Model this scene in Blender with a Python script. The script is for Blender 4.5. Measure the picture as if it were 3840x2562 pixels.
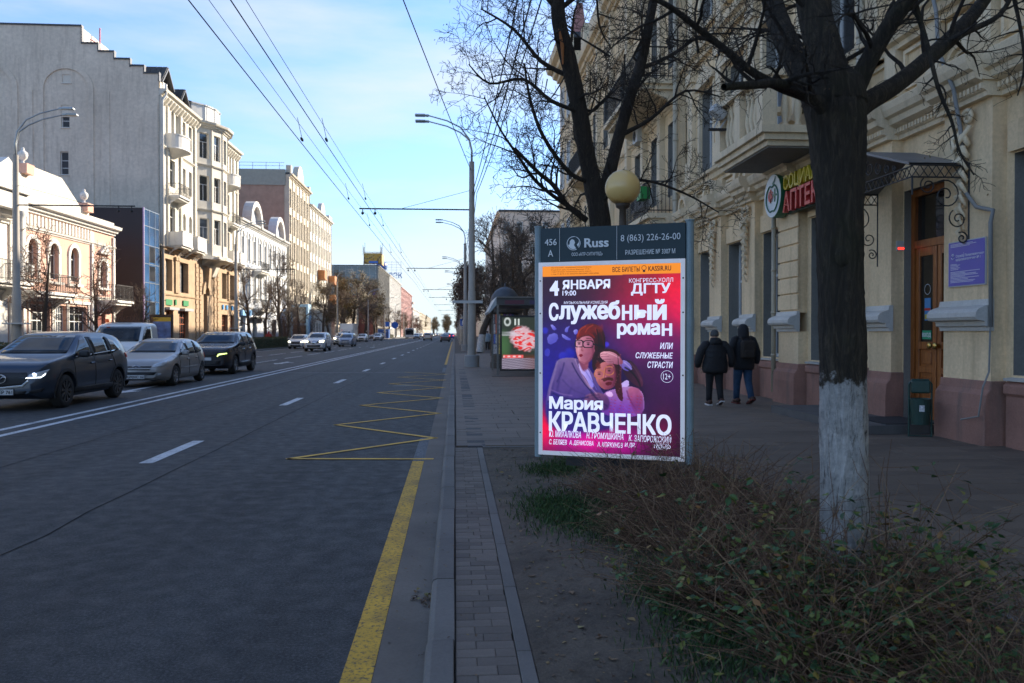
import bpy, math, random
import numpy as np
from mathutils import Vector, Matrix, Euler
from mathutils.bvhtree import BVHTree
R = math.radians
random.seed(7)
SC = bpy.context.scene
COL = SC.collection
for o_ in list(bpy.data.objects): bpy.data.objects.remove(o_)

# ---------------------------------------------------------------- camera, sky, sun, exposure
cd = bpy.data.cameras.new('camera'); cam = bpy.data.objects.new('camera', cd); COL.objects.link(cam)
cd.sensor_width = 36; cd.lens = 28.593; cd.clip_start = 0.05; cd.clip_end = 6000
cam.location = (0, 0, 1.62); cam.rotation_euler = (R(90-0.6), 0, R(-4.033))
cd.dof.use_dof = True; cd.dof.focus_distance = 7.6; cd.dof.aperture_fstop = 4.0
SC.camera = cam
SUN_EL, SUN_AZ = 23.0, 47.0           # azimuth measured from +Y towards +X
W = bpy.data.worlds.new('World'); SC.world = W; W.use_nodes = True
wn, wl = W.node_tree.nodes, W.node_tree.links
sky = wn.new('ShaderNodeTexSky'); sky.sky_type = 'NISHITA'; sky.sun_disc = False
sky.sun_elevation = R(SUN_EL); sky.sun_rotation = R(SUN_AZ); sky.altitude = 80
sky.air_density = 1.0; sky.dust_density = 0.5; sky.ozone_density = 2.2
tc = wn.new('ShaderNodeTexCoord'); mp = wn.new('ShaderNodeMapping'); mp.inputs['Scale'].default_value = (1.2, 1.2, 5.5)
mp.inputs['Rotation'].default_value = (0.12, 0.1, 0.3)
nz = wn.new('ShaderNodeTexNoise'); nz.inputs['Scale'].default_value = 1.7; nz.inputs['Detail'].default_value = 7; nz.inputs['Roughness'].default_value = .55
rp = wn.new('ShaderNodeValToRGB'); rp.color_ramp.elements[0].position = .42; rp.color_ramp.elements[1].position = .72
rp.color_ramp.elements[0].color = (0, 0, 0, 1); rp.color_ramp.elements[1].color = (.75, .75, .75, 1)
mx = wn.new('ShaderNodeMixRGB'); mx.inputs[2].default_value = (3.3, 3.45, 3.6, 1)
bg = wn['Background']; bg.inputs['Strength'].default_value = 0.115
wl.new(tc.outputs['Generated'], mp.inputs[0]); wl.new(mp.outputs[0], nz.inputs['Vector']); wl.new(nz.outputs[0], rp.inputs[0])
hx = wn.new('ShaderNodeMixRGB'); hx.inputs[2].default_value = (2.7, 3.15, 3.5, 1)       # pale haze low over the horizon
sx_ = wn.new('ShaderNodeSeparateXYZ'); hr = wn.new('ShaderNodeValToRGB'); he = hr.color_ramp.elements
he[0].position = 0; he[0].color = (.85, .85, .85, 1); he[1].position = .34; he[1].color = (0, 0, 0, 1); e_ = he.new(.12); e_.color = (.36, .36, .36, 1)
wl.new(tc.outputs['Generated'], sx_.inputs[0]); wl.new(sx_.outputs[2], hr.inputs[0]); wl.new(hr.outputs[0], hx.inputs[0]); tn = wn.new('ShaderNodeMixRGB'); tn.blend_type = 'MULTIPLY'; tn.inputs[0].default_value = 1; tn.inputs[2].default_value = (.62, .83, 1.10, 1); wl.new(sky.outputs[0], tn.inputs[1]); wl.new(tn.outputs[0], hx.inputs[1])
wl.new(rp.outputs[0], mx.inputs[0]); wl.new(hx.outputs[0], mx.inputs[1]); wl.new(mx.outputs[0], bg.inputs['Color'])
sd = Vector((math.cos(R(SUN_EL))*math.sin(R(SUN_AZ)), math.cos(R(SUN_EL))*math.cos(R(SUN_AZ)), math.sin(R(SUN_EL))))
sl = bpy.data.lights.new('sun', 'SUN'); sl.energy = 5.0; sl.angle = R(0.55); sl.color = (1, .87, .70)
so = bpy.data.objects.new('sun', sl); COL.objects.link(so); so.rotation_euler = sd.to_track_quat('Z', 'Y').to_euler()
so.location = (60, 60, 60)
vs = SC.view_settings; vs.view_transform = 'Standard'; vs.look = 'None'; vs.gamma = 1; vs.exposure = 1.3; vs.use_curve_mapping = False
try:
    SC.cycles.max_bounces = 6; SC.cycles.diffuse_bounces = 4; SC.cycles.glossy_bounces = 3; SC.cycles.transparent_max_bounces = 8
    SC.cycles.sample_clamp_indirect = 6
except Exception: pass

# ---------------------------------------------------------------- mesh helpers
class MB:
    def __init__(s, f=None): s.v = []; s.f = []; s.T = f
    def P(s, p):
        s.v.append(s.T(*p) if s.T else tuple(p)); return len(s.v)-1
    def poly(s, pts): s.f.append([s.P(p) for p in pts])
    def box(s, a0, a1, b0, b1, c0, c1):
        i = [s.P(p) for p in ((a0,b0,c0),(a1,b0,c0),(a1,b1,c0),(a0,b1,c0),(a0,b0,c1),(a1,b0,c1),(a1,b1,c1),(a0,b1,c1))]
        for q in ((3,2,1,0),(4,5,6,7),(0,1,5,4),(1,2,6,5),(2,3,7,6),(3,0,4,7)): s.f.append([i[k] for k in q])
        return s
    def bar(s, p, q, w, h=None, up=(0,0,1)):
        p, q = Vector(p), Vector(q); d = (q-p).normalized(); u = Vector(up)
        if abs(d.dot(u)) > .98: u = Vector((1,0,0))
        r = d.cross(u).normalized()*w/2; t = r.cross(d).normalized()*((h or w)/2)
        i = [s.P(x) for x in (p-r-t,p+r-t,p+r+t,p-r+t,q-r-t,q+r-t,q+r+t,q-r+t)]
        for k in ((3,2,1,0),(4,5,6,7),(0,1,5,4),(1,2,6,5),(2,3,7,6),(3,0,4,7)): s.f.append([i[j] for j in k])
        return s
    def tube(s, pts, rad, n=8, cap=True):
        pts = [Vector(p) for p in pts]
        if not hasattr(rad, '__len__'): rad = [rad]*len(pts)
        rings = []; prev = None
        for k, p in enumerate(pts):
            d = (pts[min(k+1, len(pts)-1)]-pts[max(k-1, 0)])
            if d.length < 1e-9: d = Vector((0,0,1))
            d.normalize()
            if prev is None:
                a = Vector((0,0,1)) if abs(d.z) < .9 else Vector((1,0,0)); u = d.cross(a).normalized()
            else:
                u = prev - d*prev.dot(d)
                u = u.normalized() if u.length > 1e-6 else d.orthogonal().normalized()
            prev = u; w = d.cross(u); r = rad[k]
            rings.append([s.P(p+(u*math.cos(t)+w*math.sin(t))*r) for t in (2*math.pi*j/n for j in range(n))])
        for a, b in zip(rings, rings[1:]):
            for j in range(n): s.f.append([a[j], a[(j+1)%n], b[(j+1)%n], b[j]])
        if cap: s.f.append(rings[0][::-1]); s.f.append(rings[-1])
        return s
    def lathe(s, prof, c=(0,0,0), n=20, axis='z', a0=0, a1=2*math.pi):
        full = abs(a1-a0-2*math.pi) < 1e-6; m = n if full else n+1; rings = []
        for r, h in prof:
            ring = []
            for j in range(m):
                t = a0+(a1-a0)*j/n; x, y = r*math.cos(t), r*math.sin(t)
                p = (x,y,h) if axis == 'z' else ((h,x,y) if axis == 'x' else (x,h,y))
                ring.append(s.P((c[0]+p[0], c[1]+p[1], c[2]+p[2])))
            rings.append(ring)
        for a, b in zip(rings, rings[1:]):
            for j in range(n):
                k = (j+1) % m; s.f.append([a[j], a[k], b[k], b[j]])
        return s
    def extr(s, pts, a0, a1, ax=0):
        """closed polygon pts (b,c) extruded along axis ax (0: a=first coord)"""
        def q(a, b, c): return (a,b,c) if ax == 0 else ((b,a,c) if ax == 1 else (b,c,a))
        A = [s.P(q(a0,*p)) for p in pts]; B = [s.P(q(a1,*p)) for p in pts]; n = len(pts)
        for j in range(n): s.f.append([A[j], A[(j+1)%n], B[(j+1)%n], B[j]])
        s.f.append(A[::-1]); s.f.append(B); return s
    def ring(s, outer, inner, a0, a1, ax=0):
        """open strip ring section between two equal length polylines, extruded"""
        n = len(outer)
        for k in range(n-1):
            s.extr([outer[k], outer[k+1], inner[k+1], inner[k]], a0, a1, ax)
        return s
    def mesh(s, name='m', smooth=False):
        me = bpy.data.meshes.new(name); me.from_pydata([tuple(v) for v in s.v], [], s.f); me.validate(); me.update()
        if smooth: me.polygons.foreach_set('use_smooth', [True]*len(me.polygons))
        return me
    def obj(s, name, m, parent=None, smooth=False, **kw):
        return mk(name, s.mesh(name, smooth), m, parent, **kw)

KIDS = {}
def mk(name, me, m, parent=None, loc=None, rot=None, scale=None, label=None, cat=None, group=None, kind=None, shade=None):
    o = bpy.data.objects.new(name, me); COL.objects.link(o)
    if m is not None and me is not None and not me.materials: me.materials.append(m)
    if parent is not None: o.parent = parent; KIDS.setdefault(parent.name, []).append(o)
    if loc is not None: o.location = loc
    if rot is not None: o.rotation_euler = rot
    if scale is not None: o.scale = scale
    return tag(o, label, cat, group, kind)
def tag(o, label=None, cat=None, group=None, kind=None):
    if label: o['label'] = label
    if cat: o['category'] = cat
    if group: o['group'] = group
    if kind: o['kind'] = kind
    return o
def thing(name, label, cat, loc=(0,0,0), rz=0, group=None):
    return mk(name, None, None, None, loc, (0,0,rz), None, label, cat, group)
def bevel(o, w=.01, seg=1, angle=35):
    md = o.modifiers.new('b', 'BEVEL'); md.width = w; md.segments = seg; md.limit_method = 'ANGLE'; md.angle_limit = R(angle); return o
def smooth_angle(me, deg=40):
    me.polygons.foreach_set('use_smooth', [True]*len(me.polygons))
    try: me.set_sharp_from_angle(angle=R(deg))
    except Exception: pass
def copy_tree(o, parent=None, loc=None, rz=None, label=None, scale=None, mats=None):
    c = o.copy(); COL.objects.link(c)
    if parent is not None: c.parent = parent; KIDS.setdefault(parent.name, []).append(c)
    if loc is not None: c.location = loc
    if rz is not None: c.rotation_euler = (0,0,rz)
    if scale is not None: c.scale = scale
    if label: c['label'] = label
    if mats and c.data is not None and c.data.materials and c.data.materials[0] in mats:
        c.data = remat(c.data, mats[c.data.materials[0]])
    for k in kids(o): copy_tree(k, c, mats=mats)
    return c
_rm = {}
def remat(me, m):
    k = (me.name, m.name)
    if k not in _rm:
        n = me.copy(); n.materials.clear(); n.materials.append(m); _rm[k] = n
    return _rm[k]
def kids(o): return list(KIDS.get(o.name, []))
def flush():
    bpy.context.view_layer.update()

# ---------------------------------------------------------------- materials
def nt(name):
    m = bpy.data.materials.new(name); m.use_nodes = True
    return m, m.node_tree.nodes, m.node_tree.links, m.node_tree.nodes['Principled BSDF']
def texco(n, l, kind='Object', scale=(1,1,1), rot=(0,0,0)):
    t = n.new('ShaderNodeTexCoord'); mp = n.new('ShaderNodeMapping'); mp.inputs['Scale'].default_value = scale; mp.inputs['Rotation'].default_value = rot
    l.new(t.outputs[kind], mp.inputs[0]); return mp.outputs[0]
def noise(n, l, vec, sc, det=5, ro=.55, dist=0):
    t = n.new('ShaderNodeTexNoise'); t.inputs['Scale'].default_value = sc; t.inputs['Detail'].default_value = det
    t.inputs['Roughness'].default_value = ro; t.inputs['Distortion'].default_value = dist
    if vec is not None: l.new(vec, t.inputs['Vector'])
    return t.outputs[0]
def ramp(n, l, fac, stops):
    r = n.new('ShaderNodeValToRGB'); e = r.color_ramp.elements
    while len(e) < len(stops): e.new(.5)
    for x, (p, c) in zip(e, stops):
        x.position = p; x.color = (c[0], c[1], c[2], 1) if hasattr(c, '__len__') else (c, c, c, 1)
    l.new(fac, r.inputs[0]); return r.outputs[0]
def mixc(n, l, fac, a, b, mode='MIX'):
    m = n.new('ShaderNodeMixRGB'); m.blend_type = mode
    for k, x in ((0, fac), (1, a), (2, b)):
        if isinstance(x, bpy.types.NodeSocket): l.new(x, m.inputs[k])
        elif k == 0: m.inputs[0].default_value = x
        else: m.inputs[k].default_value = (x[0], x[1], x[2], 1)
    return m.outputs[0]
def bump(n, l, h, st=.3, dist=.02, prev=None):
    b = n.new('ShaderNodeBump'); b.inputs['Strength'].default_value = st; b.inputs['Distance'].default_value = dist
    l.new(h, b.inputs['Height'])
    if prev is not None: l.new(prev, b.inputs['Normal'])
    return b.outputs[0]
def sc3(c, k): return tuple(max(0, x*k) for x in c)
_mc = {}
def M(name, col, ro=.7, var=.18, sc=3, fine=0, bs=.15, bd=.01, metal=0, coat=0, spec=None, rnd=0, stretch=(1,1,1), grime=0, grime_col=(.08,.07,.06), emit=0):
    """general procedural surface: mottled colour, fine grain, vertical grime"""
    if name in _mc: return _mc[name]
    m, n, l, b = nt(name)
    v = texco(n, l, 'Object', stretch)
    c1 = ramp(n, l, noise(n, l, v, sc, 6, .6), [(.3, sc3(col, 1-var)), (.7, sc3(col, 1+var))])
    if fine:
        c1 = mixc(n, l, .6, c1, ramp(n, l, noise(n, l, v, sc*fine, 3, .7), [(.3, .74), (.75, 1.14)]), 'MULTIPLY')
    if grime:
        vv = texco(n, l, 'Object', (2.2, 2.2, .22)); g = ramp(n, l, noise(n, l, vv, 1.6, 6, .65), [(.5, 0), (.78, grime)])
        c1 = mixc(n, l, g, c1, grime_col)
    if rnd:
        oi = n.new('ShaderNodeObjectInfo'); c1 = mixc(n, l, 1, c1, ramp(n, l, oi.outputs['Random'], [(0, 1-rnd), (1, 1+rnd)]), 'MULTIPLY')
    l.new(c1, b.inputs['Base Color']); b.inputs['Roughness'].default_value = ro; b.inputs['Metallic'].default_value = metal
    if coat: b.inputs['Coat Weight'].default_value = coat; b.inputs['Coat Roughness'].default_value = .04
    if spec is not None: b.inputs['Specular IOR Level'].default_value = spec
    if bs: l.new(bump(n, l, noise(n, l, v, sc*max(fine, 6), 4, .6), bs, bd), b.inputs['Normal'])
    if emit: l.new(c1, b.inputs['Emission Color']); b.inputs['Emission Strength'].default_value = emit
    _mc[name] = m; return m
def plain(name, col, ro=.5, metal=0, emit=0, coat=0, spec=.5):
    if name in _mc: return _mc[name]
    m, n, l, b = nt(name); b.inputs['Base Color'].default_value = (*col, 1); b.inputs['Roughness'].default_value = ro
    b.inputs['Metallic'].default_value = metal; b.inputs['Specular IOR Level'].default_value = spec
    if coat: b.inputs['Coat Weight'].default_value = coat; b.inputs['Coat Roughness'].default_value = .03
    if emit: b.inputs['Emission Color'].default_value = (*col, 1); b.inputs['Emission Strength'].default_value = emit
    _mc[name] = m; return m
def glassy(name, col=(.02,.025,.03), ro=.04, var=.5, sc=.8):
    """window glass with dim rooms, blinds and wavy reflections behind it"""
    if name in _mc: return _mc[name]
    m, n, l, b = nt(name); v = texco(n, l, 'Object')
    oi = n.new('ShaderNodeObjectInfo')
    c = ramp(n, l, noise(n, l, v, sc, 2, .5), [(.35, sc3(col, 1-var)), (.7, sc3(col, 1+2*var))])
    c = mixc(n, l, 1, c, ramp(n, l, oi.outputs['Random'], [(0, .5), (.6, 1.2), (.62, 3.5), (1, 5)]), 'MULTIPLY')
    l.new(c, b.inputs['Base Color']); b.inputs['Roughness'].default_value = ro; b.inputs['Specular IOR Level'].default_value = .9
    b.inputs['IOR'].default_value = 1.55
    l.new(bump(n, l, noise(n, l, v, 1.3, 1, .5), .06, .05), b.inputs['Normal'])
    _mc[name] = m; return m

# ---------------------------------------------------------------- lettering
def text_obj(name, body, size, m, parent=None, ext=.002, off=0, shear=0, align='CENTER', mat4=None, sx=1, space=1, loc=None, rot=None, **kw):
    cu = bpy.data.curves.new(name, 'FONT'); cu.body = body; cu.size = size; cu.extrude = ext; cu.offset = off; cu.shear = shear
    cu.align_x = align;  cu.resolution_u = 3; cu.space_character = space
    t = bpy.data.objects.new('tmp', cu); COL.objects.link(t)
    dg = bpy.context.evaluated_depsgraph_get(); dg.update()
    me = bpy.data.meshes.new_from_object(t.evaluated_get(dg)); bpy.data.objects.remove(t); bpy.data.curves.remove(cu)
    me.name = name
    if mat4 is not None: me.transform(mat4 @ Matrix.Diagonal((sx,1,1,1)))
    elif sx != 1: me.transform(Matrix.Diagonal((sx,1,1,1)))
    return mk(name, me, m, parent, loc, rot, **kw)
def face_mat(origin, right, up=(0,0,1)):
    """matrix placing text (x right, y up, z towards the reader)"""
    r = Vector(right).normalized(); u = Vector(up).normalized(); nn = r.cross(u)
    mm = Matrix((( r.x,u.x,nn.x,origin[0]),(r.y,u.y,nn.y,origin[1]),(r.z,u.z,nn.z,origin[2]),(0,0,0,1)))
    return mm
# ================================================================ GROUND, ROAD, PAVEMENT
ZP = 0.10                                   # pavement level above the road
def road_mat():
    m, n, l, b = nt('asphalt'); v = texco(n, l, 'Object'); vl = texco(n, l, 'Object', (1.1, .05, 1)); vf = texco(n, l, 'Object', (1, .3, 1))
    c = ramp(n, l, noise(n, l, v, 55, 6, .9), [(.36, (.009,.0095,.0098)), (.5, (.026,.0268,.0275)), (.62, (.080,.081,.082))])
    c = mixc(n, l, 1, c, ramp(n, l, noise(n, l, vl, 1.3, 4, .5), [(.3, .72), (.7, 1.3)]), 'MULTIPLY')     # worn wheel lanes
    c = mixc(n, l, 1, c, ramp(n, l, noise(n, l, vf, .55, 4, .6), [(.33, .82), (.6, 1.1)]), 'MULTIPLY')   # old patches, stains
    vo = n.new('ShaderNodeTexVoronoi'); vo.feature = 'DISTANCE_TO_EDGE'; vo.inputs['Scale'].default_value = .16
    wv = texco(n, l, 'Object', (1, .55, 1)); ds = n.new('ShaderNodeTexNoise'); ds.inputs['Scale'].default_value = .9; ds.inputs['Detail'].default_value = 6
    l.new(wv, ds.inputs['Vector']); l.new(mixc(n, l, .2, wv, ds.outputs['Color']), vo.inputs['Vector'])
    l.new(mixc(n, l, ramp(n, l, vo.outputs[0], [(.0, .5), (.0035, 0)]), c, (.011,.012,.014)), b.inputs['Base Color'])
    l.new(ramp(n, l, noise(n, l, v, 6, 3, .6), [(.3, .62), (.7, .86)]), b.inputs['Roughness'])
    l.new(bump(n, l, noise(n, l, v, 120, 3, .8), .55, .006), b.inputs['Normal']); b.inputs['Specular IOR Level'].default_value = .35
    return m
def paint_mat(name, col, wear=.45):
    m, n, l, b = nt(name); v = texco(n, l, 'Object')
    f = ramp(n, l, noise(n, l, v, 38, 5, .8), [(wear, 0), (wear+.12, 1)])
    f2 = ramp(n, l, noise(n, l, v, 2.2, 4, .6), [(.25, .35), (.5, 1)])
    ff = mixc(n, l, 1, f, f2, 'MULTIPLY')
    l.new(mixc(n, l, ff, (.035,.037,.041), mixc(n, l, .5, col, ramp(n, l, noise(n, l, v, 5, 5, .6), [(.3, sc3(col,.65)), (.7, sc3(col,1.15))]))), b.inputs['Base Color'])
    b.inputs['Roughness'].default_value = .75; l.new(bump(n, l, noise(n, l, v, 90, 3, .8), .4, .004), b.inputs['Normal']); return m
m_road = road_mat(); m_white = paint_mat('worn_white_paint', (.62,.63,.64), .36); m_yellow = paint_mat('worn_yellow_paint', (.66,.37,.025), .37)
m_faded = paint_mat('overpainted_marking', (.13,.15,.17), .42); m_yline = paint_mat('thin_yellow_paint', (.80,.46,.06), .25)
m_conc = M('gutter_concrete', (.15,.128,.105), .85, .22, 1.3, 40, .3, .006, grime=.0)
m_curb = M('curb_granite', (.135,.125,.112), .8, .2, 2.2, 30, .35, .006, rnd=.16)
m_paver = M('paver_concrete', (.150,.124,.102), .85, .2, 7, 12, .4, .004, rnd=.24)
m_slab = M('pavement_slab', (.135,.104,.078), .72, .2, 1.5, 30, .3, .004, rnd=.17)
m_slabd = M('dark_pavement_slab', (.055,.055,.058), .8, .2, 2, 30, .3, .004, rnd=.2)
m_joint = M('joint_sand', (.07,.058,.048), .95, .3, 20)
m_ground = M('ground_earth', (.10,.095,.085), .95, .3, .05, 30)

MB().box(-3000,3000,-300,5000,-.6,-.12).obj('ground', m_ground, kind='structure')
MB().box(-17.75,-.135,-30,1400,-.11,0).obj('road', m_road, kind='structure')
gs = MB().box(-.385,-.135,-20,1000,-.05,.005); gs.obj('gutter', m_conc, kind='structure')
def sheet(mb, x0, x1, y0, y1, z=.004): mb.poly([(x0,y0,z),(x1,y0,z),(x1,y1,z),(x0,y1,z)])
def strip_line(mb, x, w, y0, y1, z=.004, seg=6):
    k = max(1, int((y1-y0)/seg))
    for i in range(k): sheet(mb, x-w/2, x+w/2, y0+(y1-y0)*i/k, y0+(y1-y0)*(i+1)/k, z)
# centre line
mb = MB(); strip_line(mb, -7.13, .14, -20, 900); mb.obj('centre_line', m_white, kind='structure')
mb = MB(); strip_line(mb, -7.56, .14, -20, 900); mb.obj('centre_line', m_white, kind='structure')
# broken lane lines: each dash its own piece under one structure
def dashes(x, w, start, ln, period, y1, indiv):
    root = mk('lane_line', None, None, kind='structure'); pr = None; st = MB(); y = start; k = 0
    while y < y1:
        if k < indiv:
            if pr is None:
                mb = MB(); sheet(mb, -w/2, w/2, 0, ln); pr = mb.obj('dash', m_white, root, loc=(x,y,0))
            else: c = mk('dash', pr.data, None, root, loc=(x,y,0))
        else: sheet(st, x-w/2, x+w/2, y, y+ln)
        y += period; k += 1
    if st.f: st.obj('dash', m_white, root, kind='stuff')
dashes(-3.83, .17, 2.3, 2.1, 8.08, 500, 16)
dashes(-10.72, .12, 20.7, 5.7, 7.9, 78, 12); dashes(-10.72, .12, 84, 2, 8, 500, 8)
dashes(-13.45, .12, 20.7, 5.7, 7.9, 78, 12); dashes(-13.45, .12, 84, 2, 8, 500, 8)
# yellow edge line, faded stretch, zigzag of the bus stop
mb = MB(); strip_line(mb, -.46, .145, -10, 10.3, .0046, 1); strip_line(mb, -.46, .13, 41.5, 150, .0046); mb.obj('yellow_edge_line', m_yellow, kind='structure')
mb = MB(); strip_line(mb, -.46, .13, 33.5, 38, .0046); mb.obj('yellow_edge_line', m_faded, kind='structure')
mb = MB(); strip_line(mb, -.455, .15, 10.32, 12.6, .0046); mb.obj('overpainted_line', m_faded, kind='structure')
zz = MB(); pts = [(-.30, 10.45), (-2.12, 10.6)]
for k in range(1, 13): pts.append((-.3 if k % 2 else -2.08, 10.6+1.93*k))
for (xa, ya), (xb, yb) in zip(pts, pts[1:]):
    d = Vector((xb-xa, yb-ya, 0)); nn_ = Vector((-d.y, d.x, 0)).normalized()*.045
    a, b_ = Vector((xa, ya, .0085)), Vector((xb, yb, .0085)); e = d.normalized()*.03
    zz.poly([tuple(a-nn_-e), tuple(b_-nn_+e), tuple(b_+nn_+e), tuple(a+nn_-e)])
zz.obj('bus_stop_zigzag', m_yline, kind='structure')
# tar seams and repair patches
rs2 = random.Random(8); mb = MB()
for x in (-3.3, -5.45, -10.1, -14.6):
    y = 4; xx = x
    while y < 120: y2 = y+rs2.uniform(.5,1.1); x2 = x+rs2.gauss(0,.012); mb.poly([(xx-.006,y,.0036),(xx+.006,y,.0036),(x2+.006,y2,.0036),(x2-.006,y2,.0036)]); y, xx = y2, x2
mb.obj('tar_seam', M('tar', (.012,.012,.013), .95, .3, 20, spec=.1), kind='structure')
# arrows in the oncoming lanes
def arrow(x, y, turn=0):
    mb = MB(); z = .0045; pts = [(-.09, 3.2), (-.09, 1.2), (-.38, 1.2), (0, 0), (.38, 1.2), (.09, 1.2), (.09, 3.2)]
    mb.poly([(x+a, y+b, z) for a, b in ((-.09,1.2),(.09,1.2),(.09,3.4),(-.09,3.4))]); mb.poly([(x-.36, y+1.2, z), (x, y, z), (x+.36, y+1.2, z)])
    if turn: mb.poly([(x+a, y+b, z) for a, b in ((.09,2.0),(.6,1.6),(.6,1.9),(.09,2.5))])
    mb.obj('direction_arrow', m_white, kind='structure')
arrow(-9.1, 22.2); arrow(-9.3, 43, 1); arrow(-12.1, 43, 1); arrow(-9.3, 92)
mb = MB(); strip_line(mb, -17.3, .12, 36, 300); mb.obj('edge_line', m_white, kind='structure')
mb = MB(); sheet(mb, -17.7, -.4, 33.2, 33.9, .0031); mb.obj('asphalt_joint', M('old_asphalt_joint', (.075,.075,.075), .85, .3, 8), kind='structure')
for (cx, cy, r) in ((-1.6, 25, .32), (-5.3, 47, .3)):
    mb = MB().lathe([(0, .009), (r*.9, .009), (r, .004)], (cx, cy, 0), 24); mb.obj('manhole_cover', M('cast_iron', (.05,.045,.04), .6, .3, 9, metal=.6), label=None, kind='structure')

# ---- curb stones
root = mk('curb', None, None, kind='structure')
def curb_bm(L):
    pr = [(-.137,-.1),(-.137,.085),(-.128,.103),(-.105,.112),(-.004,.112),(0,.106),(0,-.1)]
    mb = MB(); mb.extr([(a, b) for a, b in pr], 0, L, 1); return mb   # ax=1: (b,a,c)
cme = curb_bm(.992).mesh('curb_stone'); cme.materials.append(m_curb)
for k in range(48):
    mk('curb_stone', cme, None, root, loc=(random.uniform(-.004,.004), k*1.0-2, random.uniform(-.004,.003)), rot=(0, 0, random.uniform(-.003,.003)))
mb = MB(); mb.extr([(-.137,-.1),(-.137,.085),(-.105,.112),(0,.112),(0,-.1)], 46, 900, 1); mb.obj('curb_stone', m_curb, root, kind='stuff')
mb = MB(); mb.extr([(-17.72,-.1),(-17.72,.112),(-17.87,.112),(-17.87,-.1)], -30, 900, 1); mb.obj('far_curb', m_curb, kind='structure')

# ---- pavement base, strips, slabs
MB().box(0, 7.9, -30, 900, -.1, ZP-.022).obj('pavement', m_joint, kind='structure')
MB().box(-30, -17.87, -30, 900, -.1, ZP).obj('far_pavement', M('far_paving', (.16,.15,.14), .85, .2, .8, 20, rnd=0), kind='structure')
def slab_me(w, d, m, h=.03, g=.004, b=.003):
    mb = MB(); x0, x1, y0, y1 = g/2, w-g/2, g/2, d-g/2
    lo = [mb.P(p) for p in ((x0,y0,-h),(x1,y0,-h),(x1,y1,-h),(x0,y1,-h))]
    md = [mb.P(p) for p in ((x0,y0,-b),(x1,y0,-b),(x1,y1,-b),(x0,y1,-b))]
    tp = [mb.P(p) for p in ((x0+b,y0+b,0),(x1-b,y0+b,0),(x1-b,y1-b,0),(x0+b,y1-b,0))]
    for A, B in ((lo, md), (md, tp)):
        for j in range(4): mb.f.append([A[j], A[(j+1)%4], B[(j+1)%4], B[j]])
    mb.f.append(tp); me = mb.mesh('slab'); me.materials.append(m); return me
class Pave:
    def __init__(s, name, piece, m, mode='structure'):
        s.root = mk(name, None, None, kind='structure'); s.piece = piece; s.m = m; s.cache = {}; s.all = []
    def add(s, x, y, w, d, z=ZP): s.all.append((x, y, round(w, 3), round(d, 3), z))
    def done(s, limit=298):
        s.all.sort(key=lambda t: t[1]); near, far = s.all[:limit], s.all[limit:]
        for x, y, w, d, z in near:
            if (w, d) not in s.cache: s.cache[(w, d)] = slab_me(w, d, s.m)
            mk(s.piece, s.cache[(w, d)], None, s.root, loc=(x, y, z+random.uniform(-.0016,.0016)), rot=(random.uniform(-.003,.003), random.uniform(-.003,.003), random.uniform(-.0015,.0015)))
        if far:
            vs_, fs = [], []
            for x, y, w, d, z in far:
                g = .004; b = len(vs_); z += random.uniform(-.0015,.0015)
                vs_ += [(x+g,y+g,z-.03),(x+w-g,y+g,z-.03),(x+w-g,y+d-g,z-.03),(x+g,y+d-g,z-.03),(x+g,y+g,z),(x+w-g,y+g,z),(x+w-g,y+d-g,z),(x+g,y+d-g,z)]
                fs += [(b+4,b+5,b+6,b+7),(b,b+1,b+5,b+4),(b+1,b+2,b+6,b+5),(b+2,b+3,b+7,b+6),(b+3,b,b+4,b+7)]
            me = bpy.data.meshes.new(s.piece); me.from_pydata(vs_, [], fs); mk(s.piece, me, s.m, s.root, kind='stuff')
# narrow strip of small pavers beside the curb
P1 = Pave('paver_strip', 'paver', m_paver); y = 1.6
k = 0
while y < 10.78:
    if k % 2: cells = [(.002,.1),(.1,.19)]
    else: cells = [(.002,.19),(.19,.1)]
    if k % 7 == 3: cells = [(.002,.14),(.14,.145)]
    for x, w in cells: P1.add(x+.002, y, w, .1)
    y += .1; k += 1
P1.done(296)
rt_ = mk('bed_edging', None, None, kind='structure'); em = slab_me(.075, .985, m_curb, .12); 
for k in range(11): mk('edging_stone', em, None, rt_, loc=(.292, 10.78-.985*(k+1)-.004*k, ZP+.002), rot=(0, random.uniform(-.01,.01), 0))
em2 = slab_me(.98, .075, m_curb, .12)
for k in range(3): mk('edging_stone', em2, None, rt_, loc=(.37+k*.985, 10.72+.075, ZP+.006))
em3 = slab_me(.075, .985, m_curb, .12)
for k in range(11): mk('edging_stone', em3, None, rt_, loc=(2.93, 10.78-.985*(k+1), ZP+.006))
P2 = Pave('sidewalk_slabs', 'slab', m_slab)
yy = 2.6; row = 0
while yy < 60:
    d = .262; x0 = 3.01 if yy < 10.75 else .02
    x = x0 - (random.choice([0, .2, .37, .5]) if yy < 10.75 else 0)
    while x < 7.75:
        w = random.choice([.52, .62, .78, .78, .95]); xs, xe = max(x, x0), min(x+w, 7.8)
        if yy >= 10.75 and .17 < xs < .42: x = .42; continue
        if yy >= 10.75 and xs < .17 and xe > .17: xe = .17
        if xe-xs > .05: P2.add(xs, yy, round((xe-xs)*50)/50, d)
        x = xe if (yy >= 10.75 and xe == .17) else x+w
    yy += d; row += 1
P2.done(298)
P3 = Pave('dark_paving_band', 'dark_slab', m_slabd); yy = 10.9
while yy < 34:
    if not 15.6 < yy < 15.9: P3.add(.171, yy, .248, .262)
    yy += .262
P3.done(60)

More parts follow.
